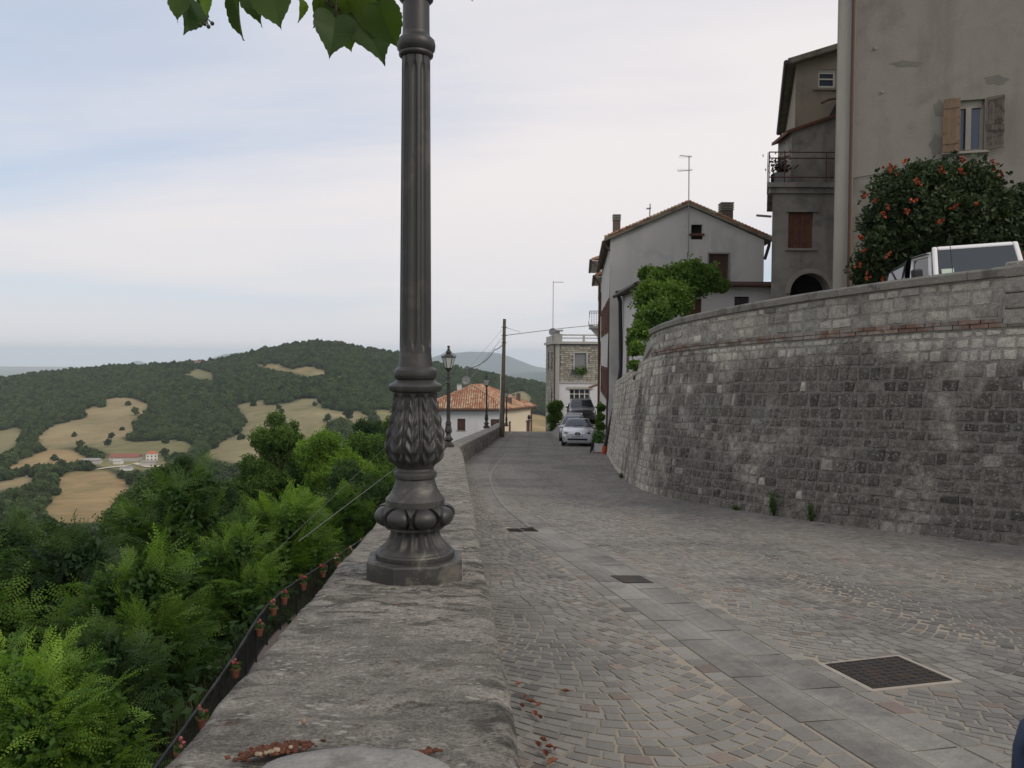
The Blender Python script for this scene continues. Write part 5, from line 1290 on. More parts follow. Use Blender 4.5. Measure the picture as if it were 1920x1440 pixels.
class CarSurf:
    """body as a smooth loft: stations along x (0 = nose), each a half section of points (y, z) from sill to roof centre"""
    def __init__(s, st): s.x = np.array([a for a, _ in st]); s.q = np.array([b for _, b in st], float); s.m = s.q.shape[1]
    def _cr(s, arr, f):
        n = len(arr); i = int(min(max(math.floor(f), 0), n - 2)); t = f - i; p0, p1, p2, p3 = arr[max(i - 1, 0)], arr[i], arr[i + 1], arr[min(i + 2, n - 1)]
        c = .5 * ((2 * p1) + (p2 - p0) * t + (2 * p0 - 5 * p1 + 4 * p2 - p3) * t * t + (3 * p1 - p0 - 3 * p2 + p3) * t ** 3)
        l = p1 + (p2 - p1) * t; return .45 * c + .55 * l
    def at(s, u, v, side=1, off=0.0):
        def raw(u, v):
            sec = s._cr(s.q, u); yz = s._cr(sec, v); return Vector((float(s._cr(s.x, u)), float(yz[0]) * side, float(yz[1])))
        p = raw(u, v)
        if off:
            e = .04; a = raw(u + e, v) - raw(u - e, v); b = raw(u, min(v + e, s.m - 1)) - raw(u, max(v - e, 0)); n = a.cross(b) * side
            if n.length > 1e-9:
                n.normalize(); c = Vector((s.x.mean(), 0, .7))
                if n.dot(p - c) < 0: n = -n
                p = p + n * off
        return p
    def body(s, nu=5, nv=4):
        mb = MB(); U = (len(s.x) - 1) * nu; V = (s.m - 1) * nv
        for side in (1, -1):
            b = len(mb.v)
            for i in range(U + 1):
                for j in range(V + 1): mb.v.append(tuple(s.at(i / nu, j / nv, side)))
            for i in range(U):
                for j in range(V):
                    f = [b + i * (V + 1) + j, b + (i + 1) * (V + 1) + j, b + (i + 1) * (V + 1) + j + 1, b + i * (V + 1) + j + 1]; mb.f.append(f if side < 0 else f[::-1]); mb.t.append(0.0)
        for i in (0, U):   # close nose and tail
            loop = [i * (V + 1) + j for j in range(V + 1)] + [(U + 1) * (V + 1) + i * (V + 1) + j for j in range(V, -1, -1)]
            mb.f.append(loop); mb.t.append(0.0)
        return mb
    def patch(s, u0, u1, v0, v1, off=.006, sides=(1,), n=6, mb=None, taper=0.0):
        mb = mb or MB()
        for side in sides:
            mb.grid(lambda a, b: s.at(u0 + (u1 - u0) * a, v0 + (v1 - v0) * b, side, off), n, n)
        return mb
def wheel(t, x, y, r, w_, name='wheel'):
    sg = 1 if y > 0 else -1; wh = MB(); prof = [(r * .62, -w_ / 2), (r * .93, -w_ / 2), (r, -w_ * .35), (r, w_ * .35), (r * .93, w_ / 2), (r * .62, w_ / 2)]; wh.lathe(prof, 28)
    wh.v = [(x + a, y + c * 1.0, r + b) for a, b, c in wh.v]; o = wh.build(name, M['tyre'], t, smooth=True, autosmooth=40, local=True)
    rm = MB(); rm.lathe([(r * .64, -.02), (r * .62, .0), (r * .2, .015), (r * .08, .03)], 20); rm.v = [(x + a, y + sg * (w_ / 2 - .02 + c), r + b) for a, b, c in rm.v]; rm.build('rim', M['alloy'], o, smooth=True, autosmooth=40, local=True)
    for k in range(5):
        sp_ = MB(); a = 2 * PI * k / 5; d = Vector((math.cos(a), 0, math.sin(a))); e = Vector((-math.sin(a), 0, math.cos(a))) * .03; c = Vector((x, y + sg * (w_ / 2 + .008), r)); sp_.quad(c + d * .05 - e, c + d * r * .6 - e, c + d * r * .6 + e, c + d * .05 + e); sp_.build('spoke', M['plastic'], o, local=True)
def hatchback(t, paint, L=3.95, W=.84, H=1.43, badge=True):
    # sections: sill, lower door, waist, shoulder(belt), glass top, roof edge, roof centre
    def sec(zs, wf, zb, zr, wr, zw=None):
        w_ = W * wf; return [(w_ * .90, zs), (w_ * .985, zs + .16), (w_ * 1.0, (zs + zb) / 2 + .08), (w_ * .955, zb), (wr * .99 + .0, (zb * .28 + zr * .72) if zr - zb > .15 else (zb + zr) / 2), (wr * .86, zr - .02), (0.0, zr)]
    st = [(0.00, sec(.26, .74, .58, .66, W * .55)), (.05, sec(.22, .86, .64, .715, W * .62)), (.18, sec(.2, .945, .70, .775, W * .70)), (.45, sec(.19, .985, .775, .85, W * .76)), (.95, sec(.18, 1.0, .87, .955, W * .86)), (1.15, sec(.18, 1.0, .90, 1.0, W * .88)),
          (1.55, sec(.18, 1.0, .915, 1.24, W * .81)), (1.9, sec(.18, 1.0, .925, 1.40, W * .73)), (2.4, sec(.18, 1.0, .94, H, W * .71)), (3.0, sec(.18, 1.0, .955, H - .02, W * .7)), (3.45, sec(.18, .985, .965, H - .08, W * .64)), (3.72, sec(.2, .965, .96, 1.22, W * .65)), (3.9, sec(.24, .93, .93, 1.02, W * .7)), (L, sec(.3, .86, .82, .9, W * .66))]
    S = CarSurf(st); S.body().build('body', paint, t, smooth=True, local=True, autosmooth=50)
    mb = MB()
    for sd_ in (1, -1): S.patch(5.05, 7.15, 3.45, 6.0, .008, (sd_,), 10, mb)
    mb.build('windscreen', M['carglass'], t, smooth=True, local=True)
    for sd_ in (1, -1):
        S.patch(6.1, 7.85, 3.15, 4.7, .008, (sd_,)).build('side_window', M['carglass'], t, smooth=True, local=True); S.patch(8.1, 9.7, 3.15, 4.7, .008, (sd_,)).build('side_window', M['carglass'], t, smooth=True, local=True)
        hl = S.patch(.95, 2.95, 2.55, 3.6, .009, (sd_,)).build('headlight', M['headlamp'], t, smooth=True, local=True); S.patch(.8, 1.7, 3.3, 4.3, .012, (sd_,)).build('headlight_housing', M['plastic'], hl, local=True)
        mb = MB(); hp = [Vector((x, sd_ * y, z)) for x, y, z in ((.0, .34, .615), (.03, .58, .60), (.13, .75, .635), (.34, .79, .765), (.2, .62, .765), (.07, .38, .70))]; mb.prism(hp if sd_ < 0 else hp[::-1], (-.025, 0, .012)); mb.build('headlight_glass', M['headlamp'], hl, local=True)
        mb = MB(); c = Vector((1.28, sd_ * (W + .09), .98)); mb.ball(c, .1, (.6, 1, .65), 12, 8); mr = mb.build('mirror', paint, t, smooth=True, local=True); mb = MB(); mb.tube([c, (1.3, sd_ * (W - .06), .92)], .025, 6); mb.build('mirror_arm', M['plastic'], mr, local=True)
        for x in (.72, L - .72): wheel(t, x, sd_ * (W - .09), .30, .19)
        for x in (.72, L - .72):
            mb = MB(); K = 16; a_ = [Vector((x + .36 * math.cos(PI * k / K), sd_ * (W + .002), .30 + .36 * math.sin(PI * k / K))) for k in range(K + 1)]; mb.add(a_, [list(range(K + 1))]); mb.build('wheel_arch', M['plastic'], t, local=True)
    mb = MB(); mb.box(-.012, .03, -.52, .52, .31, .42); mb.build('air_intake', M['plastic'], t, bevel=.01, local=True); mb = MB(); mb.box(-.022, -.012, -.5, .5, .30, .318); mb.build('intake_trim', M['chrome'], t, local=True)
    mb = MB(); mb.box(-.03, .0, -.26, .26, .455, .565); pl = mb.build('number_plate', M['plate'], t, local=True)
    for y in (-.24, .24): mb = MB(); mb.box(-.034, -.03, y - .02, y + .02, .458, .562); mb.build('plate_band', M['plateblue'], pl, local=True)
    for k in range(7): mb = MB(); mb.box(-.034, -.031, -.18 + k * .055, -.145 + k * .055, .475, .545); mb.build('plate_character', M['print'], pl, local=True)
    if badge:
        mb = MB(); K = 18; mb.prism([Vector((-.0 + .045 * (0), .15 * math.cos(2 * PI * k / K), .655 + .085 * math.sin(2 * PI * k / K))) for k in range(K)], (-.035, 0, 0)); gr = mb.build('grille', M['plastic'], t, local=True)
        mb = MB(); mb.prism([(-.038, -.055, .62), (-.038, .055, .62), (-.038, .055, .645), (-.038, -.02, .648), (-.038, .06, .68), (-.038, .03, .7), (-.038, -.055, .668)], (-.006, 0, 0)); mb.build('emblem', M['chrome'], gr, local=True)
    for y in (-.35, .25): mb = MB(); mb.tube([(1.14, y, 1.01), (1.22, y - .3, 1.06), (1.25, y - .48, 1.075)], .012, 5); mb.build('wiper', M['plastic'], t, local=True)
    return t
def van_suv(t, paint):
    W, H, L = .92, 1.78, 4.5
    def sec(zs, wf, zb, zr, wr): w_ = W * wf; return [(w_ * .92, zs), (w_ * .99, zs + .18), (w_, (zs + zb) / 2), (w_ * .97, zb), (wr, (zb * .25 + zr * .75) if zr - zb > .15 else (zb + zr) / 2), (wr * .9, zr - .03), (0, zr)]
    st = [(0, sec(.35, .8, .75, .9, W * .6)), (.08, sec(.3, .93, .85, 1.0, W * .7)), (.3, sec(.26, .98, .95, 1.06, W * .8)), (.8, sec(.25, 1, 1.05, 1.15, W * .86)), (1.1, sec(.25, 1, 1.08, 1.2, W * .86)), (1.45, sec(.25, 1, 1.1, 1.5, W * .82)), (1.75, sec(.25, 1, 1.1, 1.7, W * .78)), (2.3, sec(.25, 1, 1.1, H, W * .77)), (3.6, sec(.25, 1, 1.1, H - .01, W * .77)), (4.3, sec(.25, .98, 1.1, H - .08, W * .75)), (L, sec(.35, .95, 1.0, 1.4, W * .75))]
    S = CarSurf(st); S.body().build('body', paint, t, smooth=True, local=True, autosmooth=50); mb = MB()
    for sd_ in (1, -1): S.patch(4.1, 6.1, 4.0, 6.0, .008, (sd_,), 8, mb)
    mb.build('windscreen', M['carglass'], t, smooth=True, local=True)
    for sd_ in (1, -1):
        S.patch(5.3, 6.9, 3.15, 4.7, .008, (sd_,)).build('side_window', M['carglass'], t, smooth=True, local=True); S.patch(7.1, 8.4, 3.15, 4.7, .008, (sd_,)).build('side_window', M['carglass'], t, smooth=True, local=True)
        mb = MB(); c = Vector((1.35, sd_ * (W + .13), 1.2)); mb.ball(c, .13, (.6, .9, .85), 12, 8); mr = mb.build('mirror', M['chrome'], t, smooth=True, local=True); mb = MB(); mb.tube([c, (1.4, sd_ * (W - .08), 1.12)], .03, 6); mb.build('mirror_arm', M['plastic'], mr, local=True)
        mb = MB(); mb.tube([(1.95, sd_ * W * .7, H - .02), (2.2, sd_ * W * .7, H + .05), (4.1, sd_ * W * .7, H + .03)], .022, 6); mb.build('roof_bar', M['plastic'], t, smooth=True, local=True)
        S.patch(1.2, 2.4, 3.0, 3.6, .01, (sd_,)).build('headlight', M['headlamp'], t, local=True)
        for x in (.85, L - .9): wheel(t, x, sd_ * (W - .1), .35, .22)
    mb = MB(); mb.box(-.02, .1, -.45, .45, .55, .72); mb.build('grille', M['plastic'], t, local=True)
    return t
def place_car(t, x, y, yaw, pitch=0.0): t.location = (x, y, roadz(y) + .002); t.rotation_euler = (0, -pitch, yaw)
# cars point their nose (local -x) at the camera: local +x runs up the street away from us
sl_ = math.atan(.06)
car1 = thing('parked_car', 'silver hatchback parked facing the camera at the front of the row of cars', 'car', group='cars parked along the houses'); hatchback(car1, M['silver'])
place_car(car1, P(1083, 800, 42).x, 42.0, PI / 2 - .10); car1.rotation_euler = (0, sl_, PI / 2 - .10)
car2 = thing('parked_car', 'grey hatchback with roof bars parked between the silver hatchback and the dark van', 'car', group='cars parked along the houses'); hatchback(car2, M['grey_paint'], L=3.95, W=.85, H=1.58, badge=True)
place_car(car2, 3.62, 47.6, 0); car2.rotation_euler = (0, sl_, PI / 2 - .08)
mb = MB()
for y in (-.5, .5): mb.tube([(2.0, y, 1.56), (2.2, y, 1.64), (3.3, y, 1.62), (3.5, y, 1.53)], .02, 6)
for x in (2.25, 3.1): mb.tube([(x, -.5, 1.64), (x, .5, 1.64)], .02, 6)
mb.build('roof_bars', M['chrome'], car2, local=True)
car3 = thing('parked_van', 'dark tall people carrier parked in front of the white ground floor of the stone house', 'car', group='cars parked along the houses'); van_suv(car3, M['dark_paint'])
place_car(car3, P(1093, 800, 55.0).x, 55.0, 0); car3.location.z += .86; car3.rotation_euler = (0, sl_, PI / 2 - .02)

# raised yard in front of the stone house, where the people carrier stands
mb = MB()
def yardz(x, y):
    f = sm((y - 47.5) / 6.0) * sm((x - 3.1) / .9); return roadz(y) + .006 + .86 * f - (0 if f > .002 else .02)
mb.grid(lambda a, b: (2.6 + 4.6 * a, 47 + 19 * b, yardz(2.6 + 4.6 * a, 47 + 19 * b)), 16, 40); mb.build('yard', M['road_far'], smooth=True, kind='structure')
# ---------------------------------------------------------------- white soft-top off-roader on the terrace
jx, jy = P(1852, 480, 13.5).x, 13.5
jeep = thing('offroad_car', 'white off-road car with black soft top parked behind the retaining wall', 'car', (jx, jy, terz(jx, jy) + .0)); L_ = dict(local=True)
def jb(name, mat, boxes, par=None, bevel=.02):
    mb = MB()
    for b in boxes: mb.box(*b)
    return mb.build(name, mat, par or jeep, bevel=bevel, local=True)
def jh(name, mat, c8, par=None, bevel=.015): mb = MB(); mb.hexa(c8); return mb.build(name, mat, par or jeep, bevel=bevel, local=True)
# local frame: +y is the rear, -y the nose, x across
ZC, ZT = 1.24, 1.85      # cowl and windscreen top
jb('tub', M['white_car'], [(-.78, .78, .0, 2.0, .5, ZC - .02)]); jb('bonnet', M['white_car'], [(-.68, .68, -1.45, -.02, .62, ZC - .04)], bevel=.05); jb('grille', M['white_car'], [(-.7, .7, -1.52, -1.44, .6, 1.02)], bevel=.03)
for k in range(7): jb('grille_slot', M['plastic'], [(-.3 + k * .1 - .03, -.3 + k * .1 + .03, -1.53, -1.515, .7, .95)], bevel=0)
for sx in (-1, 1):
    jb('front_wing', M['plastic'], [(min(sx * .68, sx * .92), max(sx * .68, sx * .92), -1.5, -.45, .82, .9)], bevel=.03); jb('rear_wing', M['plastic'], [(min(sx * .78, sx * .92), max(sx * .78, sx * .92), 1.15, 1.95, .82, .9)], bevel=.03)
    mb = MB(); mb.lathe([(.1, 0), (.1, .03)], 16); mb.v = [(sx * .52 + a, -1.53 - c, .88 + b) for a, b, c in mb.v]; mb.build('headlight', M['headlamp'], jeep, local=True)
    for y in (-1.0, 1.45):
        mb = MB(); mb.lathe([(.2, -.12), (.36, -.12), (.39, -.08), (.39, .08), (.36, .12), (.2, .12)], 28); mb.v = [(sx * .78 + c, y + a, .39 + b) for a, b, c in mb.v]; mb.build('wheel', M['tyre'], jeep, smooth=True, autosmooth=40, local=True)
jb('bumper', M['plastic'], [(-.8, .8, -1.68, -1.55, .5, .68)])
wf = MB(); RK = .16   # windscreen frame rakes back
def wp(x, f, dy=0.0): return (x, .0 + RK * f + dy, ZC - .03 + (ZT - ZC + .03) * f)
def bar(a, b, c, d, th=.05): return [Vector(a), Vector(b), Vector(b) + Vector((0, th, 0)), Vector(a) + Vector((0, th, 0)), Vector(d), Vector(c), Vector(c) + Vector((0, th, 0)), Vector(d) + Vector((0, th, 0))]
xb0, xt0 = .755, .69
wf.hexa(bar(wp(-xb0, 0), wp(-xb0 + .085, 0), wp(-xt0 + .085, 1), wp(-xt0, 1))); wf.hexa(bar(wp(xb0 - .085, 0), wp(xb0, 0), wp(xt0, 1), wp(xt0 - .085, 1)))
wf.hexa(bar(wp(-xb0 + .083, 0), wp(xb0 - .083, 0), wp(xb0 - .1, .16), wp(-xb0 + .1, .16))); wf.hexa(bar(wp(-xt0 + .083, .9), wp(xt0 - .083, .9), wp(xt0 - .083, 1), wp(-xt0 + .083, 1)))
wfo = wf.build('windscreen_frame', M['white_car'], jeep, bevel=.025, local=True)
g = MB(); g.hexa(bar(wp(-xb0 + .08, .15, .02), wp(xb0 - .08, .15, .02), wp(xt0 - .08, .91, .02), wp(-xt0 + .08, .91, .02), .008)); g.build('windscreen', M['carglass'], wfo, local=True)
M['sticker'] = surf('windscreen_sticker', (.42, .5, .42), .6, .25, 20, coord='object')
g = MB(); g.hexa(bar(wp(-.6, .18, .012), wp(-.4, .18, .012), wp(-.4, .4, .012), wp(-.6, .4, .012), .005)); g.build('sticker', M['sticker'], wfo, local=True)
for x in (-.45, .1): mb = MB(); mb.tube([Vector(wp(x, .08)) + Vector((0, -.03, 0)), Vector(wp(x + .25, .2)) + Vector((0, -.02, 0)), Vector(wp(x + .5, .13)) + Vector((0, -.02, 0))], .012, 5); mb.build('wiper', M['plastic'], wfo, local=True)
for sx in (-1, 1):
    X = lambda v: sx * v
    dfr = MB()
    def sidebar(y0, z0, y1, z1, y2, z2, y3, z3, th=.04):
        q = [Vector((X(.79 - .09 * max(0, (z - ZC)) / .7), y, z)) for y, z in ((y0, z0), (y1, z1), (y2, z2), (y3, z3))]; o_ = Vector((-sx * th, 0, 0)); c8 = [q[0], q[1], q[1] + o_, q[0] + o_, q[3], q[2], q[2] + o_, q[3] + o_]; dfr.hexa(c8 if sx < 0 else c8)
    sidebar(.06, ZC - .1, .14, ZC - .1, .27, 1.76, .20, 1.76); sidebar(.86, ZC - .1, .96, ZC - .1, .94, 1.76, .85, 1.76); sidebar(.14, ZC - .1, .86, ZC - .1, .86, ZC, .15, ZC); sidebar(.2, 1.70, .94, 1.70, .94, 1.77, .2, 1.77)
    d = dfr.build('door_frame', M['white_car'], jeep, bevel=.012, local=True)
    jb('door', M['white_car'], [(min(X(.74), X(.80)), max(X(.74), X(.80)), .08, .95, .6, ZC - .05)], bevel=.03)
    g = MB(); q = [Vector((X(.765 - .09 * max(0, (z - ZC)) / .7), y, z)) for y, z in ((.14, ZC - .02), (.87, ZC - .02), (.86, 1.71), (.25, 1.71))]; g.prism(q, (-sx * .006, 0, 0)); g.build('door_glass', M['carglass'], d, local=True)
    mb = MB(); mb.box(min(X(.86), X(1.03)), max(X(.86), X(1.03)), .14, .26, 1.27, 1.5); mr = mb.build('mirror', M['plastic'], jeep, bevel=.03, local=True); mb = MB(); mb.tube([(X(.78), .22, 1.22), (X(.93), .2, 1.32)], .02, 6); mb.build('mirror_arm', M['plastic'], mr, local=True)
M['softtop'] = surf('black_soft_top', (.028, .029, .031), .9, .2, 8, coord='object', bump=.006, bscale=12); M['vinyl'] = glassy('clear_vinyl_window', (.20, .21, .23), .2)
def tz(y): return 1.80 if y < 1.1 else 1.80 - .13 * (y - 1.1) / .9
top = MB(); ysq = [.18, .5, .95, 1.3, 1.7, 1.98, 2.1]; prevr = None
for y in ysq:
    z = tz(y) - (.05 if y > 2 else 0); zl = ZC if y > .95 else z - .05
    row = [Vector((-.79, y + (.08 if y > .95 else 0), zl)), Vector((-.71, y, z - .06)), Vector((-.62, y, z)), Vector((0, y, z + .025)), Vector((.62, y, z)), Vector((.71, y, z - .06)), Vector((.79, y + (.08 if y > .95 else 0), zl))]
    if prevr:
        for j in range(6): top.quad(prevr[j], row[j], row[j + 1], prevr[j + 1])
    prevr = row
top.add(prevr, [(0, 1, 2, 3, 4, 5, 6)]); so_ = top.build('soft_top', M['softtop'], jeep, smooth=True, autosmooth=35, local=True)
for sx in (-1, 1):
    q = [Vector((sx * (.80 - .09 * (z - ZC) / .6), y, z)) for y, z in ((1.12, ZC + .06), (1.98, ZC + .06), (1.86, 1.58), (1.14, 1.66))]; g = MB(); g.prism(q, (sx * .006, 0, 0)); g.build('side_window', M['vinyl'], so_, local=True)
    mb = MB(); mb.tube([(sx * .80, 1.3, ZC + .05), (sx * .745, 1.75, 1.6)], .025, 6); mb.build('roll_bar', M['plastic'], so_, local=True)
mb = MB(); mb.tube([(-.6, -.35, 1.08), (-.62, -.3, 2.0)], .006, 4); mb.build('aerial', M['plastic'], jeep, local=True)
jeep.rotation_euler = (0, -.07, math.radians(-4))

# ---------------------------------------------------------------- bicycle, planter and the blue stand-in
M['bikepaint'] = surf('bicycle_paint', (.06, .06, .065), .5, .1, coord='object')
bk_ = thing('bicycle', 'dark bicycle leaning beside the white planter in front of the silver hatchback', 'bicycle', (P(1108, 850, 37.4).x, 37.2, roadz(37.2)), math.radians(82))
for x in (-.5, .5):
    mb = MB(); K = 28
    mb.tube([(x + .31 * math.cos(2 * PI * k / K), 0, .33 + .31 * math.sin(2 * PI * k / K)) for k in range(K + 1)], .022, 6); wh_ = mb.build('wheel', M['tyre'], bk_, smooth=True, local=True); mb = MB()
    for k in range(10): a = PI * k / 5; mb.tube([(x, 0, .33), (x + .3 * math.cos(a), 0, .33 + .3 * math.sin(a))], .003, 3)
    mb.build('spokes', M['chrome'], wh_, local=True)
mb = MB()
for a, b in (((-.5, 0, .33), (-.05, 0, .33)), ((-.05, 0, .33), (-.18, 0, .8)), ((-.18, 0, .78), (.35, 0, .82)), ((-.05, 0, .33), (.36, 0, .72)), ((.33, 0, .95), (.5, 0, .33)), ((-.5, 0, .33), (-.17, 0, .72))): mb.tube([a, b], .02, 6)
mb.build('frame', M['bikepaint'], bk_, local=True); mb = MB(); mb.tube([(.34, -.28, 1.0), (.34, 0, .97), (.34, .28, 1.0)], .016, 6); mb.build('handlebar', M['chrome'], bk_, smooth=True, local=True); mb = MB(); mb.ball((-.2, 0, .88), .12, (1.1, .6, .3)); mb.build('saddle', M['plastic'], bk_, smooth=True, local=True)
bk_.rotation_euler = (math.radians(9), 0, math.radians(80))
pc = G(1123, 851); pc = Vector((P(1123, 845, 36.9).x, 36.9, roadz(36.9)))
plt = thing('planter', 'white tapered planter box on a red tray with leafy plant, beside the drainpipe', 'planter', pc)
mb = MB(); mb.hexa([pc + Vector(v) for v in ((-.17, -.15, .03), (.17, -.15, .03), (.17, .15, .03), (-.17, .15, .03), (-.21, -.19, .42), (.21, -.19, .42), (.21, .19, .42), (-.21, .19, .42))]); mb.build('box', M['white_car'], plt, bevel=.015)
mb = MB(); mb.box(pc.x - .2, pc.x + .2, pc.y - .18, pc.y + .18, pc.z, pc.z + .035); mb.build('tray', M['terracotta'], plt)
mb = MB()
for k in range(260):
    a = random.uniform(0, 6.28); h = random.uniform(.42, 1.0); r = random.uniform(0, .3) * (1.2 - abs(h - .65)); q = pc + Vector((r * math.cos(a), r * math.sin(a), h)); d = Vector((random.gauss(0, 1), random.gauss(0, 1), random.gauss(.3, 1))).normalized() * .07; e = d.orthogonal().normalized() * .035; mb.quad(q - d, q + e, q + d, q - e, random.random())
mb.build('plant', M['gerleaf'], plt, kind='stuff')
bx_, by_ = P(1905, 1400, 2.05).x, 2.05; M['bluebollard'] = surf('dark_blue_paint', (.022, .04, .085), .6, .3, 9, c2=(.012, .016, .03), c2s=8)
blue_obj = thing('bollard', 'dark blue round-topped bollard standing on the cobbles at the road side', 'bollard', (bx_ + .13, by_, roadz(by_)))
mb = MB(); mb.lathe([(.135, -.02), (.13, .0), (.122, .1), (.12, .40), (.118, .47), (.105, .53), (.08, .562), (.045, .58), (.004, .585)], 32, c=(bx_ + .13, by_, roadz(by_))); mb.build('post', M['bluebollard'], blue_obj, smooth=True)  # post shape stands in for an unidentified object, likelier a knee in jeans
mb = MB(); mb.lathe([(.165, 0), (.165, .025), (.14, .04)], 32, c=(bx_ + .13, by_, roadz(by_) + .008)); mb.build('base_ring', M['bluebollard'], blue_obj, smooth=True, autosmooth=40)
# ================================================================== VEGETATION
def rot_to(dirs, ups):
    x = dirs / (np.linalg.norm(dirs, axis=1, keepdims=True) + 1e-9); y = np.cross(ups, x); y /= (np.linalg.norm(y, axis=1, keepdims=True) + 1e-9); z = np.cross(x, y)
    return np.stack([x, y, z], axis=2)          # columns = local axes
def instance_np(tv, tf, pos, R, sc, tint, tvar=None):
    n, k = len(pos), len(tv); V = np.einsum('nij,kj->nki', R, tv) * sc[:, None, None] + pos[:, None, :]
    Fq = (tf[None] + (np.arange(n) * k)[:, None, None]).reshape(-1, tf.shape[1]); T = np.repeat(tint, len(tf))
    if tvar is not None: T = np.clip(T + np.tile(tvar, n), 0, 1)
    return V.reshape(-1, 3), Fq, T
def frond(L=.30, pairs=6, lw=.022, ll=.05):
    v, f = [], []
    def leaflet(p, d, w_, l):
        d = np.array(d, float); d /= np.linalg.norm(d); s = np.array([-d[1], d[0], 0]); b = len(v); p = np.array(p, float)
        v.extend([p, p + d * l * .5 + s * w_ * .5 + [0, 0, .004], p + d * l - [0, 0, .004], p + d * l * .5 - s * w_ * .5 + [0, 0, .004]]); f.append([b, b + 1, b + 2, b + 3])
    for i in range(pairs):
        t = (i + .6) / pairs; p = [L * t, 0, .05 * L * math.sin(PI * t) * 2 - .25 * L * t * t]; sc_ = .75 + .5 * math.sin(PI * t)
        for s in (1, -1): leaflet(p, (.35, s, -.1), lw * sc_, ll * sc_)
    leaflet([L, 0, -.25 * L], (1, 0, -.3), lw * 1.2, ll * 1.2)
    return np.array(v), np.array(f)
def spray(n=9, L=.8, fl=.36, pairs=5, lw=.042, ll=.085, seed=1):
    """a leafy shoot: fronds alternate along a twig"""
    r = np.random.default_rng(seed); fv, ff = frond(fl, pairs, lw, ll); pos, dirs, ups = [], [], []
    for i in range(n):
        t = (i + .5) / n; s = 1 if i % 2 else -1; pos.append([L * t, 0, .12 * math.sin(t * 2.2)]); a = .95 - .55 * t; dirs.append([math.cos(a), s * math.sin(a), .25 - .3 * r.random()]); ups.append([r.normal(0, .25), r.normal(0, .25), 1])
    pos.append([L, 0, .1]); dirs.append([1, 0, .2]); ups.append([0, 0, 1]); R = rot_to(np.array(dirs), np.array(ups)); sc_ = r.uniform(.75, 1.15, n + 1)
    return instance_np(fv, ff, np.array(pos), R, sc_, np.zeros(n + 1))[:2]
def clump(n=16, rad=.3, size=.13, seed=2):
    r = np.random.default_rng(seed); v, f = [], []
    for i in range(n):
        d = r.normal(0, 1, 3); d /= np.linalg.norm(d); c = d * rad * r.uniform(.4, 1) ** .5; a = r.normal(0, 1, 3) + [0, 0, .2]; a /= np.linalg.norm(a); b = np.cross(a, r.normal(0, 1, 3)); b /= np.linalg.norm(b); s = size * r.uniform(.7, 1.2); k = len(v); v.extend([c - a * s * .5, c + b * s * .32, c + a * s * .6, c - b * s * .32]); f.append([k, k + 1, k + 2, k + 3])
    return np.array(v), np.array(f)
def crown_pts(lobes, n, r, shell=.55, wild=.12):
    """points through the outer part of a union of ellipsoid lobes, thinned where another lobe covers them; returns points, outward directions"""
    lobes = np.array(lobes, float); wts = lobes[:, 3] ** 2; idx = r.choice(len(lobes), n * 2, p=wts / wts.sum()); d = r.normal(0, 1, (n * 2, 3)); d /= np.linalg.norm(d, axis=1, keepdims=True)
    rad = (shell + (1 - shell) * r.random(n * 2) ** .6) * np.where(r.random(n * 2) < wild, r.uniform(1.0, 1.2 + wild * .8, n * 2), 1.0) * (1 + .13 * np.sin(d[:, 0] * 5 + idx) * np.cos(d[:, 1] * 4 + idx * 2))
    zs = lobes[idx, 4] if lobes.shape[1] > 4 else np.ones(n * 2)
    o = d * lobes[idx, 3:4] * rad[:, None]; o[:, 2] *= zs; p = lobes[idx, :3] + o; keep = np.ones(n * 2, bool)
    for j in range(len(lobes)):
        q = (p - lobes[j, :3]) / lobes[j, 3]; 
        if lobes.shape[1] > 4: q[:, 2] /= lobes[j, 4]
        keep &= (np.linalg.norm(q, axis=1) > shell * .95) | (idx == j)
    keep &= (d[:, 2] > -.75); p, d, idx = p[keep][:n], d[keep][:n], idx[keep][:n]
    return p, d, idx
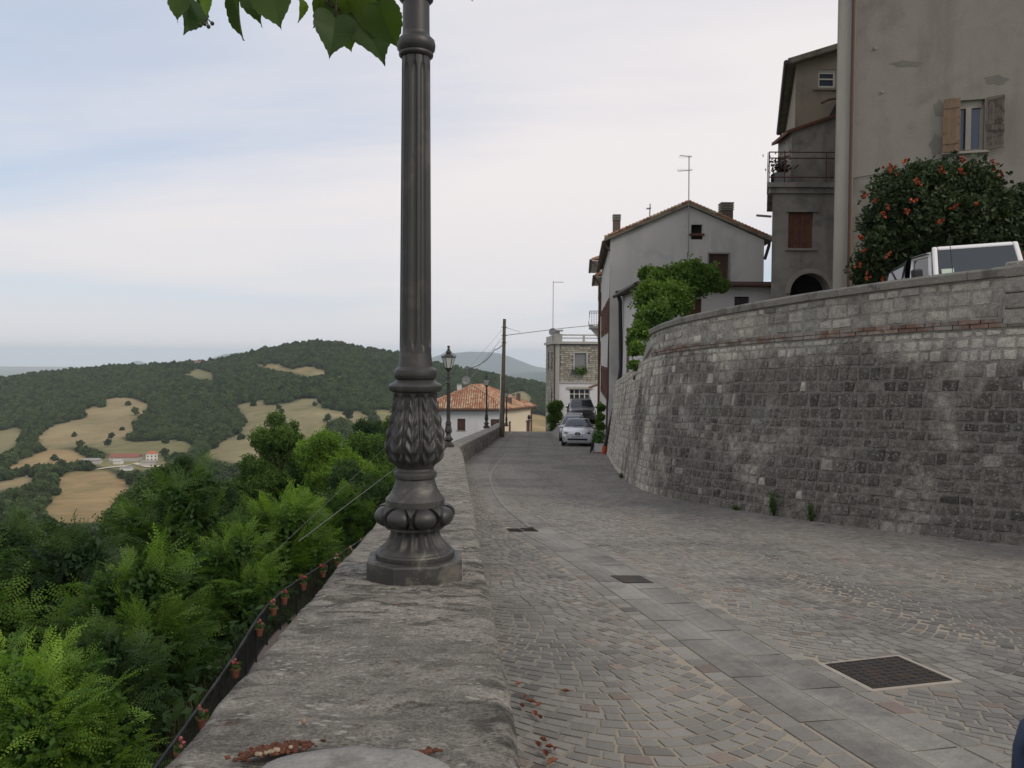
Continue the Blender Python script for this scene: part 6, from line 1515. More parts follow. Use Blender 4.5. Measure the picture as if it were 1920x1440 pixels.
def foliage_mesh(name, kind, lobes, n, mat, seed, scale=1.0, wild=.12):
    r = np.random.default_rng(seed)
    if kind == 'spray':
        p, d, idx = crown_pts(lobes, n, r, .5); dirs = d * [1, 1, .6] + r.normal(0, .35, d.shape) + [0, 0, .25]; ups = r.normal(0, .3, d.shape) + [0, 0, 1] + d * .3
        vs, fs, ts = [], [], []; off = 0
        for k in range(3):
            tv, tf = spray(seed=k + 5, n=8 + k); m = np.arange(len(p)) % 3 == k; sc_ = r.uniform(.6, 1.15, m.sum()) * scale; lob = (np.sin(idx[m] * 12.9) * .5 + .5)
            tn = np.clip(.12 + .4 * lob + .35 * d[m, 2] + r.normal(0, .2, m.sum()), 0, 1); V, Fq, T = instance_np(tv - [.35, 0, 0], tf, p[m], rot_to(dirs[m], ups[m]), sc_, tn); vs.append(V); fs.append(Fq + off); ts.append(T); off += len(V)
        lb = np.array(lobes, float); lb[:, 3] *= .62; p2, d2, i2 = crown_pts(lb, n * 3, r, .3, 0); tv, tf = clump(12, .3, .2, 5)
        V, Fq, T = instance_np(tv, tf, p2, rot_to(r.normal(0, 1, p2.shape), r.normal(0, 1, p2.shape)), r.uniform(.7, 1.2, len(p2)) * scale, np.clip(r.normal(.08, .08, len(p2)), 0, 1)); vs.append(V); fs.append(Fq + off); ts.append(T)  # added inner clumps, coloured dark, block light and deepen the crown's shade
        V, Fq, T = np.concatenate(vs), np.concatenate(fs), np.concatenate(ts)
    else:
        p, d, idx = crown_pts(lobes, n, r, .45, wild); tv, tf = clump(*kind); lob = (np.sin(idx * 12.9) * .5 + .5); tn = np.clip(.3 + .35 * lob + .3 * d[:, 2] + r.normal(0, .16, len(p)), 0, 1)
        V, Fq, T = instance_np(tv, tf, p, rot_to(r.normal(0, 1, p.shape), r.normal(0, 1, p.shape)), r.uniform(.7, 1.25, len(p)) * scale, tn, np.random.default_rng(3).normal(0, .1, len(tf)))
    return np_mesh(name, V, Fq, mat, tint=T, link=False)
M['bark'] = surf('bark', (.085, .07, .055), .95, .3, 4, bump=.02, bscale=20, coord='object')
M['robinia'] = leafmat('robinia_leaf', (.036, .082, .018), (.15, .265, .036), .38)
M['robinia_b'] = leafmat('robinia_leaf_bright', (.058, .125, .022), (.21, .34, .045), .4)
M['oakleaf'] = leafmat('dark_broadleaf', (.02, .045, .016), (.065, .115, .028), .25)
M['midleaf'] = leafmat('mid_green_leaf', (.032, .074, .018), (.11, .195, .034), .3)
M['forestleaf'] = leafmat('forest_leaf', (.028, .052, .024), (.085, .12, .045), .2, .8, .9)
def tree_protos(kind, n, mats, tall=1.0, lobesn=7, seed=0):
    """unit tree: crown radius about 1, crown centre at the origin"""
    r = np.random.default_rng(seed); lob = [[0, 0, .15 * tall, .62, tall]]
    for k in range(lobesn):
        a = 2 * PI * k / lobesn + r.uniform(-.4, .4); rr = r.uniform(.35, .62); z = r.uniform(-.5, .55) * tall; lob.append([rr * math.cos(a), rr * math.sin(a), z, r.uniform(.32, .5), r.uniform(.75, 1.0)])
    for k in range(3): lob.append([r.uniform(-.3, .3), r.uniform(-.3, .3), tall * r.uniform(.55, .8), r.uniform(.25, .36), 1])
    return lob
class Tree:
    def __init__(s, name, kind, n, mat, R, tall, seed, lobesn=8, leafscale=1.0):
        lob = tree_protos(kind, n, mat, tall, lobesn, seed); s.R = R; s.lob = [[l[0] * R, l[1] * R, l[2] * R, l[3] * R, l[4]] for l in lob]
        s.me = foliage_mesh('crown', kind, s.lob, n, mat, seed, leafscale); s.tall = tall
    def place(s, x, y, z, ground, label, group=None, sc_=1.0, mat=None, name='tree', cat='tree', lean=0.0):
        base = Vector((x + lean, y, ground)); t = thing(name, label, cat, base, 0, group); rz = random.uniform(0, 6.28)
        c = bpy.data.objects.new('crown', s.me); col.objects.link(c); c.parent = t; c.location = Vector((x, y, z)) - base; c.rotation_euler = (0, 0, rz); c.scale = (sc_, sc_, sc_)
        if mat is not None:
            c.material_slots[0].link = 'OBJECT'; c.material_slots[0].material = mat
        mb = MB(); top = Vector((x, y, z + s.R * sc_ * .4 * s.tall)) - base; r0 = .055 * s.R * sc_ + .04; mid = Vector((random.uniform(-.2, .2) - lean * .3, random.uniform(-.2, .2), top.z * .5)); mb.tube([(0, 0, -.4), mid, top], [r0 * 1.3, r0, r0 * .25], 8)
        o = mb.build('trunk', M['bark'], t, smooth=True, local=True)
        for k, l in enumerate(s.lob[1:7]):
            e = Vector((l[0], l[1], l[2])) * sc_; e.rotate(Matrix.Rotation(rz, 3, 'Z')); e += Vector((x, y, z)) - base; st_ = mid.lerp(top, random.uniform(.1, .6)) if z - ground > s.R * sc_ else Vector((0, 0, .1)); m_ = MB(); m_.tube([st_, st_.lerp(e, .5) + Vector((0, 0, -.1 * s.R)), e], [r0 * .5, r0 * .35, r0 * .1], 6); m_.build('limb', M['bark'], t, smooth=True, local=True)
        return t

# ---------------- terrain under our own hill
def hillz(x, y):
    xf = -8.0 if y < 60 else -8 + min(1, (y - 60) / 40) * 4
    d = max(0.0, xf - x); z = -9.3 - .58 * d
    if y > 62: z -= (y - 62) * .13 * min(1.0, (y - 62) / 40)
    if y < 4: pass
    z += .6 * fbm(x * .05, y * .05, 2) * min(1, d / 5)
    return max(z, -101.5)
M['slope'] = surf('slope_ground', (.055, .06, .03), .95, .3, .5, c2=(.10, .085, .055), c2s=.15, bump=.05, bscale=3)
mb = MB(); xs = [-420, -300, -230, -180, -150, -120, -95, -75, -60, -48, -38, -30, -24, -19, -15, -12, -10, -8.2, -7.6, -6.5, -4, -2.5, 0, 3, 8, 16, 40, 90, 200]; ys_ = [-40, -20, -8, 0, 6, 12, 18, 24, 30, 38, 46, 56, 66, 80, 95, 115, 140, 170, 210, 260, 320, 400, 500]
def hz_(x, y):
    z = hillz(x, y)
    if x > -7 and y < 62: z = min(z, -9.6)
    if x > 3 and y > 62: z = min(z, roadz(64) - 3 - (y - 64) * .2)
    return z
for i in range(len(ys_) - 1):
    for j in range(len(xs) - 1):
        q = [(xs[j], ys_[i]), (xs[j + 1], ys_[i]), (xs[j + 1], ys_[i + 1]), (xs[j], ys_[i + 1])]; mb.quad(*[(a, b, hz_(a, b)) for a, b in q])
mb.build('hillside', M['slope'], smooth=True, kind='structure')

# ---------------- trees on the slope under the parapet
T_rob = [Tree('robinia', 'spray', 430, M['robinia'], 2.6, .95, 11), Tree('robinia', 'spray', 430, M['robinia'], 2.6, .9, 23), Tree('robinia', 'spray', 340, M['robinia'], 2.2, 1.15, 31)]
T_mid = [Tree('broadleaf', (18, .27, .15, 4), 2300, M['midleaf'], 3.2, 1.15, 41, 11), Tree('broadleaf', (18, .27, .15, 9), 2300, M['midleaf'], 3.2, 1.0, 52, 11), Tree('broadleaf', (16, .25, .15, 13), 2100, M['oakleaf'], 3.0, .8, 63, 12), Tree('slender', (16, .25, .15, 17), 2100, M['midleaf'], 2.6, 2.0, 74, 12)]
near = 'trees on the slope below the parapet'
def put(proto, px, py, Y, lab, sc_=1.0, mat=None, nm='slope_tree', lean=0.0):
    p = P(px, py, Y); g_ = min(hillz(p.x, Y), p.z - proto.R * sc_ * .9); return proto.place(p.x, p.y, p.z, hillz(p.x, Y) - .2 if hillz(p.x, Y) < p.z - .5 else g_, lab, near, sc_, mat, nm, 'tree', lean)
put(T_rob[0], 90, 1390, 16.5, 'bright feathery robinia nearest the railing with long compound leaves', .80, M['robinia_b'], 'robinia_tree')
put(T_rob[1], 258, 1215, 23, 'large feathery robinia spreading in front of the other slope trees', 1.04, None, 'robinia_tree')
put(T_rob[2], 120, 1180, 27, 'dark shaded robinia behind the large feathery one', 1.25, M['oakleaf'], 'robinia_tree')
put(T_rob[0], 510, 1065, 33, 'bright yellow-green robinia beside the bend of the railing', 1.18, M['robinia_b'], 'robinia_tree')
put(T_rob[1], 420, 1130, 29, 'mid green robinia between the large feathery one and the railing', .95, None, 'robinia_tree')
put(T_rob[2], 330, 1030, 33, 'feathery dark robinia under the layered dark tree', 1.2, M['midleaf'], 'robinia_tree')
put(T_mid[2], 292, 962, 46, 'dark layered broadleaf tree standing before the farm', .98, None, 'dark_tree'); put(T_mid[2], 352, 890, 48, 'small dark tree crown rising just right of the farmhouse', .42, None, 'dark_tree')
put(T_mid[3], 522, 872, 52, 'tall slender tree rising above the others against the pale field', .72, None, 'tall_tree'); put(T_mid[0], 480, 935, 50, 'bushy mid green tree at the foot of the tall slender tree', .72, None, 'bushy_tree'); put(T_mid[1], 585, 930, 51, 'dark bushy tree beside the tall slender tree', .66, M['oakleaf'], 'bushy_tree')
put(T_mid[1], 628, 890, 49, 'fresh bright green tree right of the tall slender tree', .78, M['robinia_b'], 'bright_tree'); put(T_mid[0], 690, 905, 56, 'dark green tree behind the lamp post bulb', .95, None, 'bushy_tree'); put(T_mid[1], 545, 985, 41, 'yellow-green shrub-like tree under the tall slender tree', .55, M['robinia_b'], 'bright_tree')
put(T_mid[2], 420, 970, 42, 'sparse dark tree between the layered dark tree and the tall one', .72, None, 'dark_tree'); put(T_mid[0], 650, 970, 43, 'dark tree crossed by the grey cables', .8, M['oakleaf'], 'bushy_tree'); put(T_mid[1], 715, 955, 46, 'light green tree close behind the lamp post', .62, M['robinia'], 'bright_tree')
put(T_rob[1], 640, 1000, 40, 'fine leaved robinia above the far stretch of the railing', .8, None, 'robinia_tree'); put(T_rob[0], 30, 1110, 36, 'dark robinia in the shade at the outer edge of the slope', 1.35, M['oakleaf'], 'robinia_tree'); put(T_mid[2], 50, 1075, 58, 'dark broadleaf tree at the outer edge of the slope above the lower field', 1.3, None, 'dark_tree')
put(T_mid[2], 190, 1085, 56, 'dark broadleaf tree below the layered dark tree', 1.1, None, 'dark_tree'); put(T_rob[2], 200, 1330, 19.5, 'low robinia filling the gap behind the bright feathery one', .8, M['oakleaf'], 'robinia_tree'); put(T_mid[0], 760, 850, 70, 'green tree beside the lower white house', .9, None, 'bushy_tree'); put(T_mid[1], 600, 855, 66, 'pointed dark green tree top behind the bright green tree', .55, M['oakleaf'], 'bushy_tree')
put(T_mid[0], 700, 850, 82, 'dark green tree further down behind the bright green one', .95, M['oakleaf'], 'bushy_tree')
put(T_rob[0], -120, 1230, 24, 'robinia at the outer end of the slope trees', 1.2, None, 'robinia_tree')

# undergrowth on the slope
r = np.random.default_rng(5); n = 5200; X = -7.9 - r.random(n) ** 1.3 * 34; Yv = 7 + r.random(n) * 66; Z = np.array([hillz(a, b) for a, b in zip(X, Yv)]) + r.random(n) * 1.0 - .1
tv, tf = clump(12, .38, .26, 21); V, Fq, T = instance_np(tv, tf, np.stack([X, Yv, Z], 1), rot_to(r.normal(0, 1, (n, 3)), r.normal(0, 1, (n, 3))), r.uniform(.7, 1.6, n), np.clip(r.normal(.35, .25, n), 0, 1))
o = np_mesh('undergrowth', V, Fq, M['oakleaf'], tint=T, kind='stuff'); tag(o, 'dense dark undergrowth covering the slope below the parapet', 'undergrowth')
# dry grass near the railing
M['drygrass'] = leafmat('dry_grass', (.12, .10, .055), (.2, .17, .10), .2); vs, fs, ts = [], [], []
for k in range(1500):
    s = r.uniform(s0, FEN.L * .6); p, t, nn = FEN.at(float(s)); b = p + nn * float(.25 + abs(r.normal(0, .8))); z = hillz(b.x, b.y) + .4; h = r.uniform(.5, 1.3); a = r.uniform(0, 6.28); d = np.array([math.cos(a), math.sin(a), 0]) * .012; l = r.normal(0, .18, 2); bb = np.array([b.x, b.y, z - .4]); m = bb + [l[0] * .4, l[1] * .4, h * .6]; tp = bb + [l[0], l[1], h]; i = len(vs); vs += [bb - d, bb + d, m + d * .7, m - d * .7, tp]; fs += [[i, i + 1, i + 2, i + 3], [i + 3, i + 2, i + 4, i + 4]]; ts += [r.random()] * 2
fs = np.array([f for f in fs if len(set(f)) == 4]); o = np_mesh('dry_grass', np.array(vs), fs, M['drygrass'], tint=np.array(ts[::2]), kind='stuff'); tag(o, 'dry brown grass stems outside the railing', 'grass')

# ---------------- climbing plants
def blob_plant(name, lab, cat, base, lobes, n, kind, mat, group=None, seed=1, leafscale=1.0):
    t = thing(name, lab, cat, base); b = np.array(base); me = foliage_mesh('foliage', kind, [[l[0] - b[0], l[1] - b[1], l[2] - b[2], l[3], l[4]] for l in lobes], n, mat, seed, leafscale, .34); o = bpy.data.objects.new('foliage', me); col.objects.link(o); o.parent = t
    top = max(lobes, key=lambda l: l[2]); mb = MB(); mb.tube([Vector(base), Vector(base).lerp(Vector(top[:3]), .5) + Vector((.05, .02, 0)), Vector(top[:3])], [.05, .035, .01], 6); mb.build('stem', M['bark'], t)
    return t
def L3(px, py, Y, rpx, zs=1.0): p = P(px, py, Y); return [p.x, p.y, p.z, rpx / F * Y, zs]
M['vineleaf'] = leafmat('vine_leaf', (.045, .10, .02), (.13, .22, .035), .3); M['trumpet'] = leafmat('trumpet_leaf', (.013, .027, .011), (.04, .064, .021), .13)
blob_plant('wall_vine', 'bright green vine spilling over the end of the retaining wall before the annex', 'vine', (P(1195, 680, 22).x, 22.5, -.6),
           [L3(1290, 530, 27, 34), L3(1250, 535, 27, 30), L3(1225, 560, 25, 30), L3(1320, 525, 27.5, 26), L3(1215, 600, 23.5, 22), L3(1200, 625, 22.5, 17), L3(1192, 655, 22, 11), L3(1187, 685, 22, 7), L3(1262, 565, 25.5, 32), L3(1345, 535, 28, 16, .7), L3(1215, 515, 27.5, 16, .6), L3(1298, 508, 27, 22, .7), L3(1184, 640, 23, 8), L3(1237, 590, 22.5, 20)], 4200, (12, .11, .095, 6), M['vineleaf'], seed=8)
tv_ = blob_plant('trumpet_vine', 'large dark trumpet vine with orange flowers climbing the tall grey house', 'vine', (P(1720, 520, 20.3).x, 20.3, .1),
           [L3(1745, 380, 20.3, 66), L3(1800, 368, 19.8, 50), L3(1700, 400, 20.2, 62), L3(1680, 470, 20.0, 55), L3(1650, 500, 20.0, 40), L3(1770, 430, 19.6, 75), L3(1840, 400, 19.6, 55), L3(1835, 348, 19.8, 32), L3(1680, 352, 20.6, 30), L3(1650, 420, 20.6, 30), L3(1635, 525, 20.4, 28), L3(1760, 490, 19.5, 50), L3(1720, 336, 20.6, 22), L3(1868, 440, 19.4, 34)], 5200, (13, .15, .115, 7), M['trumpet'], seed=12)
blob_plant('wall_bush', 'dark shrub against the tall house beside its door', 'shrub', (P(1905, 430, 19.8).x, 19.8, .3), [L3(1912, 400, 19.8, 30), L3(1938, 385, 19.8, 36), L3(1905, 428, 19.6, 24), L3(1935, 420, 19.6, 36)], 700, (14, .16, .15, 7), M['trumpet'], seed=15)
M['orange'] = surf('orange_flower', (.36, .075, .03), .7, .2, 20)
FLW = [(1697, 298), (1665, 316), (1677, 320), (1700, 336), (1719, 341), (1766, 320), (1804, 296), (1779, 337), (1862, 305), (1875, 322), (1805, 322), (1642, 360), (1622, 367), (1640, 378), (1658, 390), (1678, 391), (1657, 400), (1698, 398), (1711, 376), (1728, 404), (1760, 416), (1790, 387), (1831, 384), (1810, 437), (1613, 443), (1620, 467), (1664, 478), (1714, 446), (1611, 497), (1625, 519), (1658, 524), (1638, 395)]
for (px, py) in [f for i_, f in enumerate(FLW) if i_ % 4 != 3]:
    Yf = 18.55 if px > 1700 and py > 330 else 19.2 if px > 1655 else 19.7; p = P(px, py, Yf); mb = MB()
    for k in range(random.choice((3, 4, 5))):
        d = Vector((random.gauss(0, 1), -abs(random.gauss(.6, .6)), random.gauss(0, .8))).normalized(); a = d.orthogonal().normalized(); b = d.cross(a); c = p + Vector((random.gauss(0, .045), 0, random.gauss(0, .04))); K = 6; ring = [c + d * .06 + (a * math.cos(2 * PI * q / K) + b * math.sin(2 * PI * q / K)) * .036 for q in range(K)]; mb.add([c - d * .02] + ring, [(0, 1 + q, 1 + (q + 1) % K) for q in range(K)], random.uniform(-.3, .3))
    mb.build('flower', M['orange'], tv_)
blob_plant('creeper', 'dense green creeper on the corner of the stone house', 'vine', (P(1038, 806, 65.2).x, 65.3, roadz(65.3)), [L3(1040, 765, 65.2, 11), L3(1036, 785, 65.2, 9), L3(1040, 800, 65.2, 8), L3(1047, 760, 65.2, 7), L3(1043, 780, 65.2, 9)], 1100, (12, .14, .13, 6), M['midleaf'], seed=18)
for (px0, py0, px1, py1, Y, rp, nn, lab) in ((1128, 765, 1124, 835, 38.5, 4.6, 420, 'leafy climbing plant on the house wall above the white planter'), (1126, 760, 1121, 800, 46, 4, 220, 'small climber on the house wall beside the grey hatchback')):
    blob_plant('climber', lab, 'vine', (P(px1, py1, Y).x, Y, roadz(Y)), [L3(px0 + (px1 - px0) * f, py0 + (py1 - py0) * f, Y, rp * (.8 + .4 * random.random())) for f in (0, .25, .5, .75, 1)], nn, (10, .10, .10, 6), M['midleaf'], seed=20 + px0)
# weeds at the foot of the retaining wall
M['weed'] = leafmat('weed', (.045, .085, .025), (.09, .15, .035), .3)
for (px, py, h, n_, lab) in ((1520, 968, .42, 70, 'tall thin weed growing at the foot of the retaining wall'), (1588, 978, .30, 40, 'shorter weed at the wall foot beside the tall thin one'), (1172, 897, .16, 40, 'low weed tuft at the foot of the curving end of the retaining wall'), (1425, 957, .08, 30, 'flat weed tuft at the wall foot among pale base stones')):
    g_ = G(px, py); Yw = g_.y; n_w = WALL.at(WALL.s_at_y(Yw))[2]; b = Vector((wall_x(Yw), Yw, roadz(Yw))) + n_w * .05; mb = MB(); t = thing('weed', lab, 'weed', b)
    for k in range(n_):
        a = random.uniform(0, 6.28); hh_ = h * random.uniform(.3, 1.0); l = Vector((math.cos(a), math.sin(a), 0)) * .05 * random.random(); l += n_w * random.uniform(0, .05); p0 = b + l * .3; p1 = b + l * 1.5 + Vector((0, 0, hh_)); s_ = Vector((math.cos(a + 1.5), math.sin(a + 1.5), 0)) * .004; mb.add([p0 - s_, p0 + s_, p1 + s_ * .4, p1 - s_ * .4], [(0, 1, 2, 3)], random.random())
        for q in range(5):
            c = p0.lerp(p1, random.uniform(.3, 1)); d = Vector((random.gauss(0, 1), random.gauss(0, 1), random.gauss(.4, .6))).normalized() * .032; e = d.orthogonal().normalized() * .009; mb.quad(c, c + d * .5 + e, c + d, c + d * .5 - e, random.random())
    mb.build('stems', M['weed'], t, kind='stuff')

# ---------------- linden branch over the lamp
M['linden'] = leafmat('linden_leaf', (.028, .058, .018), (.10, .155, .03), .45, .5)
tr0 = Vector((1.7, -3.4, roadz(-3.4))); lin = thing('linden_tree', 'linden tree whose toothed heart-shaped leaves hang over the parapet beside the lamp post', 'tree', tr0)
mb = MB(); mb.tube([tr0 - Vector((0, 0, .2)), tr0 + Vector((-.05, .1, 1.5)), tr0 + Vector((-.1, .3, 3.0)), tr0 + Vector((-.1, .5, 4.6))], [.2, .16, .13, .06], 12); mb.build('trunk', M['bark'], lin, smooth=True)
mb = MB(); lp = [tr0 + Vector((-.1, .3, 2.9)), Vector((.8, -1.6, 2.2)), Vector((.0, .3, 1.9)), Vector((-.35, 1.4, 1.35)), Vector((-.6, 1.75, 1.0))]; mb.tube(lp, [.09, .06, .035, .018, .006], 8); mb.build('limb', M['bark'], lin, smooth=True)
def leaf_mesh(mb, c, tip_dir, normal, size, tint, fold=.25):
    """heart-shaped linden leaf with a toothed edge; c is the stalk end of the blade"""
    d = Vector(tip_dir).normalized(); n_ = Vector(normal); n_ = (n_ - d * n_.dot(d)).normalized(); s_ = d.cross(n_); half = [(0, .0), (-.07, .16), (-.04, .32), (.1, .44), (.28, .49), (.46, .45), (.62, .36), (.76, .24), (.87, .12), (.93, .05), (1.04, .0)]
    for sg in (1, -1):
        edge = []
        for (a, b), (a2, b2) in zip(half, half[1:]):
            for f in (0, .33, .66): edge.append((a + (a2 - a) * f + (.0 if f else .018), (b + (b2 - b) * f) * (1.0 if f != .33 else .955)))
        edge.append(half[-1]); V = []
        for (a, b) in edge: V.append(Vector(c) + (d * a + s_ * (sg * b) + n_ * (b * fold - .18 * a * a + .03 * math.sin(9 * a + sg))) * size)
        rib = [Vector(c) + (d * a - n_ * .18 * a * a) * size for (a, b) in edge]; k = len(V); mb.add(V + rib, [((i, i + 1, k + i + 1, k + i) if sg > 0 else (k + i, k + i + 1, i + 1, i)) for i in range(k - 1)], tint)
# tip pixel positions and stalk pixel positions read off the photograph, all about 1.7 m away
LV = [((325, 35), (350, -45), 1.62), ((357, 58), (352, -20), 1.7), ((378, 20), (362, -60), 1.66), ((441, 70), (452, -40), 1.66), ((476, 40), (490, -70), 1.72), ((519, 44), (505, -50), 1.64), ((565, 42), (560, -10), 1.7), ((596, 50), (603, -15), 1.72), ((620, 98), (632, 15), 1.66), ((650, 60), (610, -30), 1.7), ((724, 108), (655, 10), 1.7), ((657, 95), (640, 30), 1.76), ((742, 90), (700, -15), 1.62), ((742, 30), (660, -25), 1.74), ((690, 60), (620, -40), 1.7), ((884, 4), (880, -70), 1.7), ((700, 80), (640, -10), 1.78)]
twigs = MB(); hub = P(640, -160, 1.72); hub2 = P(430, -170, 1.68)
for i, ((tx, ty), (sx_, sy_), Y) in enumerate(LV):
    a = P(sx_ + (tx - sx_) * .2, sy_ + (ty - sy_) * .2, Y); b = P(tx, ty, Y + random.uniform(-.04, .04)); mb = MB(); d = b - a; nrm = Vector((random.gauss(0, 1.0), -1, random.gauss(.3, .6))); narrow = i in (1, 6, 7)
    if narrow: nrm = Vector((1, random.uniform(-.6, .0), .2))
    leaf_mesh(mb, a, d, nrm, d.length / 1.02, random.choice((.02, .2, .45, .7, 1.0)), random.uniform(.15, .5)); mb.build('leaf', M['linden'], lin); h = hub2 if sx_ < 520 else hub; twigs.tube([h, h.lerp(a, .6) + Vector((0, 0, .03)), a], [.004, .003, .0016], 5)
twigs.tube([lp[-1], hub], [.006, .004], 6); twigs.tube([lp[-2], hub2.lerp(lp[-2], .4) + Vector((0, 0, .05)), hub2], [.012, .008, .004], 6); twigs.tube([hub, P(612, 5, 1.7), P(640, 20, 1.7)], [.004, .003, .002], 5); twigs.build('twigs', M['bark'], lin, smooth=True)
mb = MB(); q = P(386, -30, 1.66); e = P(386, 32, 1.66); leaf_mesh(mb, q, e - q, (0, -1, .2), (e - q).length * 1.0, .95, .1)
for i, v in enumerate(mb.v):
    w_ = Vector(v) - q; ax_ = (e - q).normalized(); al = w_.dot(ax_); mb.v[i] = tuple(q + ax_ * al + (w_ - ax_ * al) * .45)
mb.build('fruit_bract', M['vineleaf'], lin); M['fruit'] = surf('linden_fruit', (.05, .06, .03), .7, .2)
for (fx, fy) in ((376, 47), (384, 45), (391, 50), (398, 44)): p = P(fx, fy, 1.66); mb = MB(); mb.tube([e, p], .0012, 4); mb.ball(p, .0042, n=8, m=6); mb.build('fruit', M['fruit'], lin, smooth=True)
mb = MB()
for k in range(110):       # the rest of the crown, above the frame
    c = Vector((random.uniform(-1.6, 1.6), random.uniform(-1.5, 1.9), random.uniform(1.55, 2.5))); leaf_mesh(mb, c, (random.gauss(0, .6), random.gauss(0, .6), -1), (random.gauss(0, 1), random.gauss(0, 1), .5), random.uniform(.08, .12), random.random())
mb.build('crown', M['linden'], lin, kind='stuff')

# ================================================================== VALLEY, HILLS AND MOUNTAINS
RIDGE = [(-2600, 745), (-1200, 735), (-500, 722), (-200, 716), (0, 712), (100, 699), (200, 690), (300, 685), (400, 679), (470, 663), (540, 648), (590, 641), (650, 648), (700, 657), (745, 664), (830, 686), (900, 698), (960, 711), (1020, 722), (1100, 738), (1300, 752), (1700, 760), (2600, 770)]
def Z7(pts): return [(x / 2.526, 600 + y / 2.526) for x, y in pts]
FIELDS = [
 (Z7([(490, 375), (560, 360), (640, 370), (715, 408), (690, 440), (640, 470), (645, 515), (570, 550), (400, 600), (330, 600), (220, 610), (170, 560), (200, 525), (300, 490), (390, 470), (390, 430), (500, 405)]), 0),
 (Z7([(-300, 560), (0, 522), (100, 505), (100, 560), (60, 590), (0, 630), (-300, 690)]), 1), (Z7([(0, 733), (60, 682), (150, 630), (220, 607), (330, 612), (430, 660), (370, 685), (290, 692), (200, 702), (100, 712)]), 2),
 (Z7([(410, 592), (560, 552), (640, 572), (800, 562), (905, 588), (912, 630), (780, 640), (640, 648), (520, 642)]), 3),
 (Z7([(1108, 402), (1250, 375), (1260, 398), (1400, 388), (1420, 370), (1500, 365), (1540, 420), (1640, 440), (1700, 432), (1755, 455), (1740, 485), (1690, 500), (1620, 462), (1560, 470), (1550, 530), (1660, 575), (1560, 640), (1150, 680), (940, 650), (1040, 592), (1128, 545), (1160, 450)]), 1),
 (Z7([(250, 765), (350, 735), (500, 722), (640, 790), (560, 840), (540, 960), (450, 975), (260, 972), (195, 912), (272, 830)]), 2), (Z7([(-300, 830), (0, 790), (172, 742), (165, 772), (85, 810), (0, 828), (-300, 870)]), 0),
 (Z7([(858, 256), (930, 225), (1008, 248), (1030, 288), (940, 280)]), 3), (Z7([(1195, 212), (1320, 208), (1390, 234), (1460, 218), (1530, 238), (1570, 256), (1450, 266), (1380, 246), (1350, 240)]), 0), (Z7([(1560, 258), (1650, 270), (1650, 280), (1580, 268)]), 0),
 (Z7([(390, 684), (540, 645), (760, 648), (810, 690), (760, 715), (640, 722), (560, 722), (480, 705)]), 3),
 ([(935, 742), (985, 732), (1003, 752), (985, 768), (935, 765)], 1), ([(980, 772), (1032, 783), (1045, 830), (950, 830), (960, 790)], 2), ([(700, 770), (735, 772), (760, 800), (720, 810)], 3), ([(1120, 780), (1400, 770), (1500, 820), (1150, 830)], 1)]
fieldc = [(.265, .213, .118), (.225, .197, .11), (.30, .218, .112), (.195, .18, .092)]
rx = np.array([a for a, _ in RIDGE]); ry = np.array([b for _, b in RIDGE])
def pip(x, y, poly):
    poly = np.array(poly); ins = np.zeros(x.shape, bool); j = len(poly) - 1
    for i in range(len(poly)):
        xi, yi, xj, yj = *poly[i], *poly[j]; c = ((yi > y) != (yj > y)) & (x < (xj - xi) * (y - yi) / (yj - yi + 1e-12) + xi); ins ^= c; j = i
    return ins
YB0, DR, DB = 1012.0, 1650.0, 420.0
def val_pos(x, t):
    """x: bearing in pixels, t: 0 on the ridge .. 1 on the valley floor; gives pixel y and world position"""
    yr = np.interp(x, rx, ry); y = yr + t * (YB0 - yr); d = DR * (DB / DR) ** (np.clip(t, 0, 1) ** .92)
    vx = (x - 960) / F; vy = -(y - 720) / F; A = np.array(CM); dirs = np.stack([A[i, 0] * vx + A[i, 1] * vy - A[i, 2] for i in range(3)], -1); s = d / dirs[..., 1]
    return y, dirs * s[..., None]
xs1 = np.concatenate([np.arange(-2600, -400, 60), np.arange(-400, 1100, 5.0), np.arange(1100, 2600, 50)]); ts1 = np.linspace(0, 1, 190); XX, TT = np.meshgrid(xs1, ts1, indexing='ij'); YY, W_ = val_pos(XX, TT)
jx_ = np.array([[fbm(a * .02, b * .05, 3, 3) for b in YY[i, ::6]] for i, a in enumerate(xs1)]); jit = np.repeat(jx_, 6, axis=1)[:, :190] * 9
colr = np.zeros((*XX.shape, 3)); colr[:] = (.035, .05, .022)
for poly, ci in FIELDS: colr[pip(XX + jit, YY + jit * .4, poly)] = fieldc[ci]
for _ in range(2):
    cb_ = colr.copy(); cb_[1:-1] = (colr[:-2] + colr[2:] + 2 * colr[1:-1]) / 4; cb_[:, 1:-1] = (cb_[:, :-2] + cb_[:, 2:] + 2 * cb_[:, 1:-1]) / 4; colr = cb_
nz = np.array([[fbm(p[0] * .004, p[1] * .004, 1, 4) for p in row[::3]] for row in W_]); nz = np.repeat(nz, 3, axis=1)[:, :190]
edge = np.clip(TT * 8, 0, 1); W_[..., 2] += nz * 7 * edge
